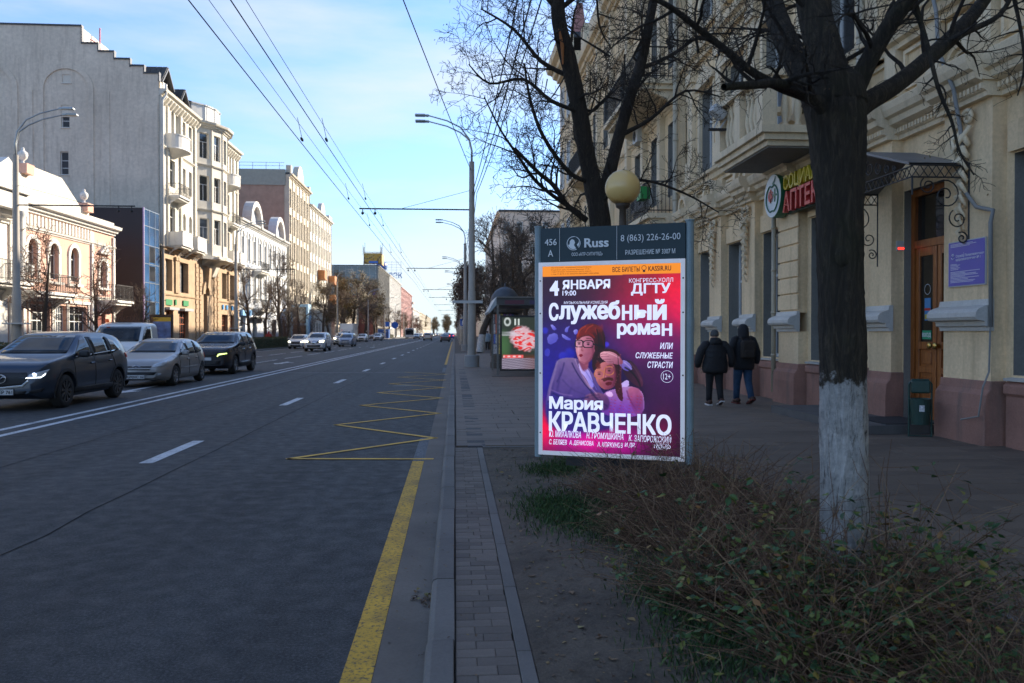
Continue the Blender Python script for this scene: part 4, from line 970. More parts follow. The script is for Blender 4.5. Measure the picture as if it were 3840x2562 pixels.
mb = f2.mb(); mb.box(38,41.5,-.2,.5,16.8,17.6); mb.box(43.5,44.6,-.2,.45,16.8,18.3); mb.obj('parapet_pier', m_trimr, t)
balcony(f2, 29.2, 9.9, 6.2, 1.45, 'iron', m_trimr); balcony(f2, 28.0, 5.5, 4.2, 1.2, 'iron', m_trimr); balcony(f2, 42, 9.9, 5, 1.2, 'iron', m_trimr)
f2.mb().box(26.2,26.75,1.05,1.35,6.0,6.4).obj('flower_box', M('green_plastic', (.02,.25,.05), .5, .1, 3), t)
ac(f2, 27.5, 5.9, .75); ac(f2, 28.6, 5.9, .75); ac(f2, 31.3, 9.0, .1)
# corner tower
mb = MB(); mb.box(6.95,12,47.5,53.5,0,18.2); mb.obj('tower_wall', m_yel, t)
for z_, pr_ in ((18.1, [(a*1.5, b*1.6) for a, b in COR]), (5.0, COR), (9.8, CORS)): mb = f.mb(); cornice(mb, 47.3, 53.7, z_, pr_); mb.v = [(x-.45, y, z) for x, y, z in mb.v]; mb.obj('tower_cornice', m_trimr, t)
ft = RF(t, 6.95)
for z in (1.2, 6.2, 10.8, 14.8):
    for u in (49.2, 51.8): win(ft, u, z, 1.1, 2.4, 'cross', .01, gm=m_glassr)
gt = GF(t, 47.5)
MB().extr([(6.9,18.9),(8.6,18.9),(8.1,20.4),(7.9,22.0),(7.6,22.0),(7.3,20.4)], 50, 51.6, 1).obj('spire', M('faded_red_spire', (.36,.17,.15), .7, .2, 2), t)
MB().box(6.95,14,47.5,53.5,18.95,19.3).obj('tower_roof', m_roofd, t); MB().tube([(7.75,50.8,22),(7.75,50.8,23)], .03, 6).obj('finial', m_iron, t)
# door, transom, iron canopy, step
o = f.mb().box(11.56,11.66,-.25,-.12,.22,3.95).box(12.85,12.95,-.25,-.12,.22,3.95).box(11.66,12.85,-.249,-.121,3.0,3.12).box(11.66,12.85,-.249,-.121,3.84,3.95).obj('door_frame', m_wood, t)
f.mb().box(11.66,12.85,-.2,-.18,3.12,3.84).obj('transom_pane', plain('dark_door_glass', (.012,.011,.010), .08, 0, 0, 0, .8), o)
mb = f.mb(); mb.box(11.56,12.95,-.34,-.3,.2,4.0); mb.obj('door_lobby', m_dark, t)
def leaf(u0, u1, hinge_open=0):
    d = f.mb(); s = .1; W = u1-u0
    d.box(u0,u0+s,-.2,-.14,.24,3.0); d.box(u1-s,u1,-.2,-.14,.24,3.0)
    for a, b in ((.24,.42),(.98,1.08),(1.36,1.48),(2.86,3.0)): d.box(u0+s,u1-s,-.199,-.141,a,b)
    d.box(u0+s,u1-s,-.185,-.165,.42,1.36)
    dl = d.obj('door_leaf', m_wood, t); bevel(dl, .006)
    p = f.mb(); p.box(u0+s+.05,u1-s-.05,-.167,-.148,.48,.92); p.box(u0+s+.05,u1-s-.05,-.167,-.148,1.12,1.32); bevel(p.obj('door_panel', m_wood, dl), .012)
    f.mb().box(u0+s,u1-s,-.18,-.17,1.48,2.86).obj('door_glass', _mc['dark_door_glass'], dl); return dl
l1 = leaf(12.27, 12.84); l2 = leaf(11.67, 12.24)
for dl, u in ((l1, 12.33), (l2, 12.18)): MB().lathe([(.0,-.05),(.035,-.05),(.055,-.035),(.055,-.02),(.03,-.015),(.03,0.05)], f.pos(u,-.09,1.42), 14, 'x').obj('door_knob', m_brass, dl, smooth=True)
fm_ = lambda u, w, n=-.160: face_mat(f.pos(u,n,w), (0,-1,0))
f.mb().box(12.44,12.68,-.168,-.160,1.52,1.66).obj('green_sticker', plain('sticker_green', (.02,.30,.14), .5), l1)
text_obj('sticker_lettering', 'ВХОД', .085, plain('sign_white', (.7,.7,.7)), l1, .001, .002, mat4=fm_(12.56,1.56,-.158))
f.mb().box(12.46,12.62,-.168,-.160,1.82,2.18).obj('blue_sticker', plain('sticker_blue', (.06,.22,.45), .5), l1); f.mb().box(12.46,12.62,-.161,-.158,1.98,2.02).obj('red_band', plain('sticker_red', (.5,.03,.02), .5), l1); f.mb().box(12.47,12.61,-.161,-.158,1.84,1.92).obj('yellow_band', plain('sticker_yellow', (.5,.38,.03), .5), l1)
mb = MB().lathe([(.075,0),(.088,0)], f.pos(12.54,-.159,2.32), 20, 'x'); mb.obj('round_sticker', plain('sticker_pale', (.35,.35,.35), .5), l1)
f.mb().box(12.955,12.99,-.02,.12,2.98,3.14).obj('intercom_box', m_acw, t); f.mb().box(12.95,12.955,.0,.1,3.0,3.03).obj('intercom_light', plain('red_led', (.9,.02,.01), .5, 0, 2), t)
MB().box(6.05,7.2,11.75,15.2,ZP,.235).obj('entrance_step', M('step_tiles', (.10,.095,.09), .8, .2, 3, 20, .3), kind='structure')
MB().box(6.5,7.3,11.85,12.9,.235,.25).obj('door_mat', M('rubber_mat', (.02,.02,.022), .95, .3, 30), label='dark ribbed rubber mat lying on the step before the wooden door', cat='door mat')
ca = thing('entrance_canopy', 'black wrought iron gabled canopy with scrollwork fixed over the wooden entrance door', 'canopy')
C0, C1, CP, CN = 10.95, 13.42, 12.3, .85
fc = RF(ca, 7.2)
mb = fc.mb()
mb.poly([(C0,0,3.98),(C0,CN,3.98),(CP,CN,4.42),(CP,0,4.42)]); mb.poly([(C1,0,3.98),(C1,CN,3.98),(CP,CN,4.42),(CP,0,4.42)])
mb.poly([(C0,0,4.0),(C0,CN+.03,4.0),(CP,CN+.03,4.445),(CP,0,4.445)]); mb.poly([(C1,0,4.0),(C1,CN+.03,4.0),(CP,CN+.03,4.445),(CP,0,4.445)])
mb.poly([(C0,CN+.03,4.0),(C0,CN+.03,3.97),(CP,CN+.03,4.415),(CP,CN+.03,4.445)]); mb.poly([(C1,CN+.03,4.0),(C1,CN+.03,3.97),(CP,CN+.03,4.415),(CP,CN+.03,4.445)])
mb.obj('canopy_roof', M('grey_sheet_metal', (.20,.20,.20), .5, .15, 2, metal=.4), ca)
ir = LB(fc.T); T_ = lambda pts, r=.011: ir.tube(pts, r, 5)
for n in (CN-.01,):
    T_([(C0,n,3.97),(CP,n,4.4),(C1,n,3.97)], .016); T_([(C0,n,3.95),(C1,n,3.95)], .014); T_([(C0,n,3.80),(C1,n,3.80)], .012)
    u = C0
    while u < C1-.05: T_([(u,n,3.80),(u+.12,n,3.95)], .007); T_([(u+.12,n,3.80),(u,n,3.95)], .007); u += .12
    for s_ in (-1, 1):
        for (du, w, r) in ((.2,4.14,.12),(.46,4.09,.10),(.70,4.04,.075),(.9,4.01,.05)):
            spiral(ir, (CP+s_*du, w), r, 1.8, .010, s_, n, 22, 1.2); 
    spiral(ir, (CP, 4.2), .09, 1.5, .012, 1, n, 20, 0)
    for s_ in (0, 1): u_ = C0 if s_ == 0 else C1; 
for u in (C0, C1):
    T_([(u,0,3.97),(u,CN,3.97)], .014); T_([(u,0,3.80),(u,CN,3.80)], .012); T_([(u,0,4.0),(u,0,2.75)], .016); T_([(u,CN-.02,3.8),(u,CN-.02,3.55)], .014)
    n_ = 0
    while n_ < CN-.1: T_([(u,n_,3.80),(u,n_+.12,3.97)], .007); T_([(u,n_+.12,3.80),(u,n_,3.97)], .007); n_ += .12
    for (n0, w, r, tr_) in ((.34,3.55,.22,1.6),(.16,3.22,.14,-1.5),(.1,2.95,.09,1.5),(.6,3.68,.12,-1.6)):
        k = 26; T_([(u, n0+r*(1-.85*i/k)*math.cos(tr_*6.28*i/k+1), w+r*(1-.85*i/k)*math.sin(tr_*6.28*i/k+1)) for i in range(k+1)], .010)
ir.obj('iron_scrollwork', m_iron, ca)
# downpipes
def downpipe(u, top, bot, r=.07, kick=True, n=.3):
    mb = LB(f.T); pts = [(u,n,top),(u,n,2.25),(u,n+.14,1.95),(u,n+.14,bot+.15),(u,n+.3,bot)] if kick else [(u,n,top),(u,n,bot)]
    mb.tube(pts, r, 12); z = bot+.8
    while z < top: mb.tube([(u,n+(.14 if kick and z < 1.95 else 0),z),(u,n+(.14 if kick and z < 1.95 else 0),z+.05)], r+.012, 12); z += .95
    mb.obj('downpipe', M('cream_pipe_paint', (.44,.38,.27), .55, .1, 3, 20, .1, grime=.4, grime_col=(.15,.1,.06)), t, smooth=True)
downpipe(13.84, 16, .28); downpipe(17.80, 4.3, .3, .05, False, .26); downpipe(25.64, 16.4, .3, .09, True, .35)
LB(f.T).tube([(11.95,.35,7.5),(11.4,.42,6.3),(11.05,.6,5.6),(10.85,.5,5.0),(10.95,.30,4.3),(11.05,.26,3.7),(10.7,.26,3.35),(10.35,.26,3.25),(10.40,.26,3.1),(10.38,.26,1.7)], .028, 8).obj('cable_conduit', M('grey_conduit', (.22,.22,.21), .6, .1, 4), t, smooth=True)
LB(f.T).tube([(10.38,.27,1.7),(10.40,.27,1.1),(10.36,.38,.9),(10.45,.38,.5),(10.8,.4,.42)], .012, 6).obj('loose_cable', M('grey_conduit', (0,0,0)), t)
# blue clinic plaque
pl = thing('clinic_plaque', 'violet-blue clinic plaque with white lettering, mounted beside the wooden door', 'sign')
fp = RF(pl, 7.2)
fp.mb().box(10.55,11.38,.003,.025,2.28,2.93).obj('plate_edge', m_acw, pl); fp.mb().box(10.565,11.365,.025,.031,2.295,2.915).obj('plate', plain('plaque_violet', (.09,.085,.42), .4), pl)
wt_ = plain('plaque_white', (.62,.62,.70), .5)
def ptxt(s, u, w, sz, off=0): text_obj('plaque_lettering', s, sz, wt_, pl, .0008, off, align='LEFT', mat4=face_mat(fp.pos(u,.032,w),(0,-1,0)))
ptxt('Служба\nздоровья', 11.20, 2.70, .050, .0008); ptxt('Поликлиническое\nотделение № 1', 10.99, 2.70, .048, .0008)
mb = fp.mb()
for k, (w, a, b) in enumerate(((2.885,.0,.5),(2.868,0,.58),(2.85,0,.44),(2.60,0,.14),(2.585,0,.22),(2.565,0,.18),(2.545,0,.22),(2.525,0,.18),(2.49,0,.66),(2.472,0,.34),(2.455,0,.58),(2.437,0,.62),(2.42,0,.34),(2.40,0,.64),(2.38,0,.40),(2.36,0,.56),(2.342,0,.52))): mb.box(11.32-b,11.32,.031,.0325,w,w+.0075)
mb.box(11.012,11.016,.031,.0325,2.65,2.76); mb.obj('small_print', wt_, pl)
archv = LB(fp.T); archv.tube([(11.30,.033,2.70),(11.265,.033,2.675),(11.23,.033,2.70)], .006, 5); archv.tube([(11.29,.033,2.74),(11.275,.033,2.755),(11.265,.033,2.74),(11.255,.033,2.755),(11.24,.033,2.74),(11.265,.033,2.715),(11.29,.033,2.74)], .006, 5); archv.obj('heart_emblem', wt_, pl)
# pharmacy sign
ps = thing('pharmacy_sign', 'pharmacy sign under the stone balcony: round green-rimmed apple emblem, yellow and red raised letters', 'sign')
f3 = RF(ps, 7.2); gcol = plain('pharmacy_green', (.01,.13,.06), .4); T3 = lambda u, w, n: face_mat(f3.pos(u,n,w),(0,-1,0))
MB().lathe([(0,-.02),(.47,-.02),(.47,.22),(0,.22)], (6.93,17.3,4.60), 36, 'x').obj('emblem_case', gcol, ps)
MB().lathe([(0,0),(.46,0)], (6.905,17.3,4.60), 36, 'x').obj('emblem_face', plain('emblem_white', (.62,.68,.70), .4), ps)
em = LB(f3.T); ap = [(17.3+.33*math.cos(a)*(1-.10*math.sin(a)**2), .305, 4.55+.31*math.sin(a)-(.07*max(0, math.cos(2*(a-1.57)))**6 if math.sin(a) > 0 else -.04*max(0,math.cos(2*(a-4.71)))**8)) for a in (2*math.pi*k/40 for k in range(6,47))]
em.tube(ap, .017, 5); em.obj('apple_outline', gcol, ps)
e2 = MB(f3.T); c_ = [(17.28+.02,4.86),(17.2,4.92),(17.12,5.0),(17.16,4.9),(17.26,4.84)]; e2.extr(c_, .298, .31, 1); e2.box(17.14,17.18,.298,.31,4.46,4.74); e2.box(17.05,17.27,.2985,.3095,4.58,4.62); e2.obj('leaf_and_cross', gcol, ps)
text_obj('emblem_letter', 'Ф', .34, plain('pharmacy_red', (.55,.03,.03), .4), ps, .006, .012, mat4=T3(17.38,4.48,.305))
f3.mb().box(13.9,16.9,.05,.12,4.15,4.98).obj('sign_board', plain('dark_green_board', (.008,.05,.03), .5), ps)
text_obj('yellow_letters', 'СОЦИАЛЬНАЯ', .40, plain('letter_yellow', (.60,.47,.03), .4), ps, .05, .006, align='LEFT', mat4=T3(16.85,4.64,.2), sx=.92)
text_obj('red_letters', 'АПТЕКА', .56, plain('letter_red', (.62,.05,.045), .4), ps, .05, .010, align='LEFT', mat4=T3(16.85,4.18,.2), sx=.9)
# flood lamp on an arm near the stone balcony
fl = thing('flood_lamp', 'white box flood lamp on a flat steel arm reaching out past the stone balcony', 'lamp')
MB().box(5.5,6.6,17.35,17.43,6.02,6.07).obj('arm', m_iron, fl); MB().bar((5.62,17.39,6.05),(5.75,17.39,6.32),.03).bar((5.75,17.39,6.05),(5.92,17.39,6.3),.03).obj('bracket', m_acw, fl)
o = MB().box(-.17,.17,-.12,.12,-.1,.1).obj('lamp_box', m_acw, fl, loc=(5.72,17.39,6.42), rot=(0,.6,.15)); bevel(o, .02)

# ---- buildings further along the right side
def rblock(nm, lab, X, u0, u1, h, wm, cols, floors, gcols=0, depth=14, gable=True):
    t = thing(nm, lab, 'building'); f = RF(t, X); w_ = f.mb(); hs = []; st = (u1-u0)/cols; fh = (h-1.5)/floors
    for i in range(floors):
        for k in range(cols): u = u0+st*(k+.5); hs.append((u-.55,u+.55,1.2+i*fh,1.2+i*fh+fh*.58))
    wall(w_, u0, u1, 0, h, hs); w_.obj('wall', wm, t)
    for q in hs: win(f, (q[0]+q[1])/2, q[2], 1.1, q[3]-q[2], 'cross')
    body(t, X, X+depth, u0, u1, h, wm, skip=('x0',)); MB().box(X-.3,X+depth,u0-.2,u1,h,h+.35).obj('roof', m_roofd, t)
    if gcols:
        g = GF(t, u0-.01)
        for i in range(floors):
            for k in range(gcols): win(g, X+depth*(k+.5)/gcols, 1.2+i*fh, 1.1, fh*.58, 'cross', .01)
    mb = f.mb(); cornice(mb, u0, u1, h-.4, COR); mb.obj('cornice', wm, t)
rblock('low_red_roofed_house', 'lower house behind the trees, just past the ochre corner tower', 9.5, 58, 76, 11.2, m_creamy, 6, 2, 4)
rblock('beige_block', 'plain beige-pink block standing beyond the bus stop trees on the right', 8.4, 150, 222, 24.0, M('beige_pink_plaster', (.78,.63,.50), .85, .1, .5, 20), 20, 6, 5, 12)
rblock('grey_right_block', 'dull grey-brown block far along the right pavement', 9.5, 80, 146, 9.5, M('dull_brown_plaster', (.22,.19,.16), .9, .1, .5), 16, 2, 3, 12)
rblock('distant_right_block', 'distant low block at the far end of the right pavement', 10.5, 230, 520, 13, m_creamy, 40, 3, 4, 12)
rblock('courtyard_block', 'tall ochre block rising behind the right row, away from the street', 27, 62, 260, 31, m_creamy, 40, 8, 5, 14)  # hidden from view, added to keep the low sun off the road
# ================================================================ BILLBOARD
bb = thing('billboard', 'backlit billboard with a purple and pink theatre poster at the end of the planting bed', 'billboard')
AL = Vector((.732, 7.52)); AR = Vector((2.066, 6.95)); du = (AR-AL); BWD = du.length; du.normalize()
fb = Fr(bb, AL.x, AL.y, du.x, du.y, du.y, -du.x)        # outward faces the camera side
BM = Matrix(((du.x, 0, du.y, AL.x), (du.y, 0, -du.x, AL.y), (0, 1, 0, 0), (0, 0, 0, 1)))   # local (u, w, n)
m_post = M('pale_blue_grey_paint', (.22,.29,.31), .45, .08, 5, 20, .08, grime=.25); m_hdr = plain('header_navy', (.016,.038,.047), .55)
m_fr = M('white_light_box_frame', (.62,.64,.70), .4, .06, 6, 0, 0, emit=.12); m_alu = M('dull_aluminium', (.36,.36,.34), .4, .1, 8, metal=.5)
for u in (.035, BWD-.03):
    lb_ = LB(fb.T); lb_.tube([(u,-.04,.47),(u,-.04,2.60)], .036, 14); o = lb_.obj('side_post', m_post, bb, smooth=False); lb2 = LB(fb.T); lb2.tube([(u,-.04,2.60),(u,-.04,2.612)], .042, 14); lb2.obj('post_cap', m_post, o)
fb.mb().box(.07,BWD-.065,-.13,-.005,2.275,2.585).obj('header_panel', m_hdr, bb)
fb.mb().box(.045,BWD-.07,-.14,-.005,.50,2.262).obj('light_box', m_alu, bb)
fr_ = fb.mb(); U0_, U1_, W0_, W1_ = .05, BWD-.065, .495, 2.27; tt = .038
fr_.box(U0_,U0_+tt,-.01,.012,W0_,W1_).box(U1_-tt,U1_,-.01,.012,W0_,W1_).box(U0_+tt,U1_-tt,-.009,.011,W0_,W0_+tt).box(U0_+tt,U1_-tt,-.009,.011,W1_-tt,W1_); o = fr_.obj('poster_frame', m_fr, bb); bevel(o, .003)
sc_ = MB().lathe([(0,.006),(.007,.006),(.007,0)], n=8).mesh('screw'); sc_.materials.append(plain('screw_dark', (.03,.03,.03), .4, 1))
for u in (U0_+.017, U1_-.017):
    for w in (.7,1.25,1.8,2.1): mk('screw', sc_, None, o, loc=fb.pos(u,.012,w), rot=(R(90),0,0))
LB(fb.T).tube([(.72,-.08,-.0),(.72,-.08,.52)], .05, 12).obj('foot_post', m_iron, bb); fb.mb().box(.3,1.15,-.12,-.04,.40,.47).obj('cross_member', m_iron, bb)
# header print.  zx,zy are coordinates in a 1153 x 1568 study of the board, turned into board metres
PU0, PU1, PW0, PW1 = U0_+tt, U1_-tt, W0_+tt, W1_-tt
def ZP_(x, y):
    s = (x-112)/846.; yt = 325-22*s; yb = 1420+52*s; k = 1+.04*(1-s)*s*0
    return PU0+(PU1-PU0)*s, PW1-(y-yt)/(yb-yt)*(PW1-PW0)
def btxt(body, x0, y0, x1, y1, m, off=0, shear=0, n=.006, name='lettering', parent=None, sp=1):
    """text stretched to fill the box (left, top, right, bottom) of the study"""
    xm = (x0+x1)/2; (ua, wa), (ub, wb) = ZP_(x0, y1), ZP_(x1, y0); _, wt = ZP_(xm, y0); _, wbm = ZP_(xm, y1)
    o = text_obj(name, body, 1, m, parent or bb, 0, 0, shear, 'LEFT', space=sp); me = o.data
    co = np.empty(len(me.vertices)*3); me.vertices.foreach_get('co', co); co = co.reshape(-1, 3)
    lo, hi = co.min(0)-[off,off*.6,0], co.max(0)+[off,off*.6,0]; fs = [list(p.vertices) for p in me.polygons]; nv = len(co); V, F = [], []
    sh = [(0,0)] if off < .01 else [(-1,-.6),(1,-.6),(-1,.6),(1,.6),(0,0)]            # heavier strokes: the sheet of letters is laid down several times
    for k, (dx, dy) in enumerate(sh):
        q = co.copy(); q[:,0] += dx*off; q[:,1] += dy*off
        q[:,0] = ua+(q[:,0]-lo[0])/(hi[0]-lo[0])*(ub-ua); q[:,1] = wbm+(q[:,1]-lo[1])/(hi[1]-lo[1])*(wt-wbm); q[:,2] = n+.0003*k
        V += q.tolist(); F += [[i+nv*k for i in f] for f in fs]
    m2 = bpy.data.meshes.new(name); m2.from_pydata(V, [], F); m2.transform(BM); m2.update(); m2.materials.append(m); o.data = m2; return o
m_lw = plain('poster_white_print', (.5,.53,.68), .5, 0, .50); m_hw = plain('header_white', (.78,.80,.80), .6); m_ob = plain('poster_dark_print', (.05,.01,.02), .5, 0, .05)
HY = lambda x: 0
btxt('456', 126,160,203,198, m_hw, .012); btxt('A', 147,226,180,265, m_hw, .012)
btxt('Russ', 377,153,529,209, m_hw, .03); btxt('ООО «АПР-СИТИ/ТВД»', 298,238,492,263, m_hw, .012)
btxt('8 (863) 226-26-00', 602,128,956,180, m_hw, .004); btxt('РАЗРЕШЕНИЕ № 3307 М', 630,220,926,250, m_hw, .014)
mb = MB(lambda u,n,w: tuple(BM@Vector((u,w,n))))
for x in (220, 577): ua, wa = ZP_(x, 100); mb.box(ua-.0015,ua+.0015,-.004,.0005,2.278,2.58)
mb.obj('divider_line', m_hw, bb)
def disc(mb, x, y, rx, n0, n1, k=28, r0=0):
    u, w = ZP_(x, y); r = rx/846*(PU1-PU0); r2 = r0/846*(PU1-PU0)
    P = [(u+r*math.cos(a), w+r*math.sin(a)) for a in (2*math.pi*i/k for i in range(k))]
    if r0:
        Q = [(u+r2*math.cos(a), w+r2*math.sin(a)) for a in (2*math.pi*i/k for i in range(k))]
        for i in range(k): j = (i+1) % k; mb.extr([P[i],P[j],Q[j],Q[i]], n0, n1, 1)
    else: mb.extr(P, n0, n1, 1)
BT = lambda u,n,w: tuple(BM@Vector((u,w,n)))
mb = MB(BT); disc(mb, 309, 185, 43, -.004, .0012); e_ = mb.obj('round_emblem', m_hw, bb)
mb = MB(BT); disc(mb, 309, 185, 39, -.004, .0016, r0=36)
P = [ZP_(x,y) for x,y in ((300,148),(322,146),(340,160),(342,178),(330,194),(345,216),(330,222),(312,196),(318,180),(312,165),(298,160),(286,172),(284,192),(276,196),(272,178),(282,158))]
mb.extr(P, -.004, .0017, 1); mb.obj('emblem_shape', m_hdr, e_)
# ---- painted poster sheet: colours live on a fine vertex grid
GX, GY = 300, 392
xs = 112+846*np.linspace(0, 1, GX+1); S_ = (xs-112)/846.; tv = np.linspace(0, 1, GY+1)
Xg = np.repeat(xs[None], GY+1, 0); YT = 325-22*S_; YB = 1420+52*S_; Yg = YT[None]+(YB-YT)[None]*tv[:,None]
def hx3(h): h = h.lstrip('#'); return np.array([int(h[i:i+2], 16)/255. for i in (0,2,4)])
def blob(c, x, y, rx, ry, col, a=1., p=2):
    d = ((Xg-x)/rx)**2+((Yg-y)/ry)**2; k = (a*np.exp(-d**(p/2)))[...,None]; return c*(1-k)+hx3(col)*k
def inpoly(pts, X, Y):
    m = np.zeros(X.shape, bool); j = len(pts)-1
    for i in range(len(pts)):
        xi, yi = pts[i]; xj, yj = pts[j]
        if yi != yj: m ^= ((yi > Y) != (yj > Y)) & (X < (xj-xi)*(Y-yi)/(yj-yi)+xi)
        j = i
    return m
def sm(pts, it=2):
    for _ in range(it):
        q = []
        for i in range(len(pts)): a, b = pts[i], pts[(i+1) % len(pts)]; q += [(a[0]*.75+b[0]*.25, a[1]*.75+b[1]*.25), (a[0]*.25+b[0]*.75, a[1]*.25+b[1]*.75)]
        pts = q
    return pts
def blur(a, k):
    for ax in (0, 1):
        for _ in range(2):
            c = np.cumsum(np.insert(np.pad(a, [(k,k) if i == ax else (0,0) for i in range(a.ndim)], 'edge'), 0, 0, axis=ax), axis=ax)
            a = (np.take(c, range(2*k+1, c.shape[ax]), ax)-np.take(c, range(0, c.shape[ax]-2*k-1), ax))/(2*k+1)
    return a
def shape(c, pts, col, a=1., soft=0, it=2, dark=None, dx=0, dy=0, tex=0):
    m = inpoly(sm(pts, it), Xg, Yg).astype(float)
    if soft: m = blur(m, soft)
    k = (m*a)[...,None]; col = hx3(col)
    f = np.ones(Xg.shape+(3,))*col
    if dark is not None:                      # colour runs across the shape from col to dark (printed tonal modelling)
        P = np.array(pts); cx, cy = P.mean(0); ex, ey = P.max(0)-P.min(0)
        g = np.clip(.5+((Xg-cx)/ex)*dx+((Yg-cy)/ey)*dy, 0, 1)[...,None]; f = f*(1-g)+hx3(dark)*g
    if tex: f = f*(1+tex*(np.sin(Xg*.9+Yg*.35)*np.sin(Yg*.21-Xg*.12)))[...,None]
    return c*(1-k)+f*k
c = np.ones(Xg.shape+(3,))*hx3('2a1030')
c = blob(c, 230, 430, 260, 150, '2b0f22', .9); c = blob(c, 900, 470, 330, 260, 'd8102c', .95); c = blob(c, 980, 600, 150, 170, 'ff1250', .95); c = blob(c, 700, 620, 200, 140, 'a01458', .6)
c = blob(c, 130, 1010, 300, 330, '2a22a0', .85); c = blob(c, 420, 880, 260, 200, '3c2290', .6); c = blob(c, 820, 780, 200, 120, '8a1f70', .8); c = blob(c, 900, 960, 170, 260, '451350', .8)
c = blob(c, 110, 1290, 120, 130, 'ff1440', .95); c = blob(c, 420, 1370, 260, 90, 'e8189a', .95); c = blob(c, 640, 1380, 160, 90, 'b01890', .8); c = blob(c, 880, 1400, 130, 150, '3a1030', .95); c = blob(c, 300, 1240, 90, 90, '6a28d0', .8)
c = blob(c, 780, 420, 60, 120, '5a1028', .35); c = blob(c, 860, 1330, 60, 120, '8a1048', .5)
for pts, col in (([(137,735),(205,715),(214,765),(150,797)],'8f8ee0'),([(128,815),(160,812),(155,862),(122,855)],'4648c8'),([(160,668),(182,672),(206,700),(178,705)],'a9a6ee'),([(232,722),(262,738),(300,762),(270,764),(240,748)],'9a9ae6'),([(252,715),(258,690),(290,675),(275,695),(272,718)],'8e8ee0'),([(306,704),(335,697),(338,720),(318,733)],'b5b2f2')):
    c = shape(c, pts, col, .95, 0, 1, '5c58c0', .6, .6)
for x, y, r, col in ((128,705,20,'3c3cc0'),(240,858,26,'4040c8'),(285,845,36,'3434b0'),(516,790,16,'5a50d8'),(360,720,14,'2a2490')): c = blob(c, x, y, r, r, col, .85, 6)
# the woman: grey jacket, white blouse, auburn bob, heavy glasses
c = shape(c, [(205,880),(250,868),(320,868),(380,900),(430,960),(470,1040),(500,1090),(560,1150),(590,1260),(300,1270),(140,1240),(128,1150),(150,1040),(180,950)], '9b8fa6', 1, 0, 2, '453a86', .2, 1.0)
c = shape(c, [(140,1090),(200,1060),(280,1150),(400,1180),(560,1210),(560,1320),(160,1300),(125,1200)], '4f469a', .9, 3, 2, '2a2468', .2, .8)
for a_, b_ in (((230,930),(200,1080)),((300,1040),(240,1160)),((180,1010),(160,1120)),((420,1010),(470,1100))):
    c = shape(c, [(a_[0]-5,a_[1]),(a_[0]+6,a_[1]),(b_[0]+9,b_[1]),(b_[0]-4,b_[1])], '41366e', .55, 2, 1)
c = shape(c, [(322,870),(350,895),(400,960),(440,1060),(400,1050),(350,970)], '6c5f86', 1, 0, 1, 'b0a0b4', 1, 0)
c = shape(c, [(338,890),(385,920),(415,960),(440,1045),(418,1050),(385,985),(350,950)], 'e4e6fa', 1, 0, 1, 'a0a4dc', .6, .4)
c = shape(c, [(332,845),(400,860),(408,925),(375,960),(345,905)], 'c08888', 1, 1, 2, '7a4860', -.6, .6)
c = shape(c, [(330,735),(400,722),(440,760),(448,830),(425,880),(385,908),(350,895),(332,860),(320,800)], 'e6bdb4', 1, 0, 2, '9a6070', .9, .25)
c = shape(c, [(400,665),(450,665),(495,700),(512,760),(505,830),(470,870),(440,830),(440,765),(410,735),(360,745),(325,770),(328,730),(350,690)], '7a2a22', 1, 0, 2, '2a0c14', .9, .5)
for k in range(7): c = shape(c, [(360+k*18,735-6*k),(370+k*19,690-4*k),(395+k*16,672),(382+k*19,705-2*k),(372+k*19,742-3*k)], 'a8402c', .35, 1, 1)
c = shape(c, [(325,770),(330,748),(400,722),(445,760),(440,735),(380,700),(340,720)], '7d2a20', 1, 0, 2)
for gx, gy, rw in ((345,785,26),(402,788,34)):
    d = np.maximum(abs(Xg-gx)/rw, abs(Yg-gy)/22); ring_ = ((((Xg-gx)/rw)**4+((Yg-gy)/23)**4) < 1); inn = ((((Xg-gx)/(rw-6))**4+((Yg-gy)/17)**4) < 1)
    c = np.where((ring_ & ~inn)[...,None], hx3('120e1a'), c); c = np.where(inn[...,None], c*.82+hx3('d8c8d8')*.18, c)
    c = blob(c, gx, gy+1, 8, 5, '2a1a24', .95, 4); c = blob(c, gx, gy-9, 13, 2.5, '4a2a2a', .8, 4)
c = shape(c, [(432,782),(500,800),(500,808),(432,792)], '120e1a', 1, 0, 0); c = shape(c, [(318,778),(322,778),(322,796),(315,796)], '120e1a', 1, 0, 0)
c = blob(c, 366, 822, 8, 10, 'b88080', .6); c = shape(c, [(340,852),(356,845),(372,852),(362,864),(348,865)], '8a2838', 1, 0, 2); c = blob(c, 345, 812, 10, 26, 'f4d8cc', .5); c = blob(c, 388, 860, 22, 26, 'a07080', .4)
# the man: pale shirt, moustache, glasses, headscarf
c = shape(c, [(500,1075),(560,1060),(640,1040),(700,1050),(745,1090),(745,1230),(500,1225),(470,1150)], 'c9b4cc', 1, 0, 2, '8458a8', -.2, .9)
c = shape(c, [(640,1040),(735,1060),(742,1215),(690,1222),(660,1140)], 'c88a98', .9, 1, 1, '6a3070', .2, .8)
for k in range(46):
    a_ = 510+((k*53) % 215); b_ = 1085+((k*37) % 130); c = shape(c, [(a_,b_),(a_+12,b_+4),(a_+11,b_+7),(a_-1,b_+3)], 'b02838', .8, 0, 0)
c = shape(c, [(505,1080),(545,1070),(560,1100),(530,1108)], 'ecdcf0', 1, 0, 1); c = shape(c, [(610,1020),(650,1000),(655,1045),(600,1048)], 'd6d4f0', 1, 0, 1)
c = shape(c, [(440,905),(500,880),(560,900),(582,950),(585,1010),(560,1050),(510,1066),(470,1040),(445,990)], 'd8a494', 1, 0, 2, '7a4058', .9, .5)
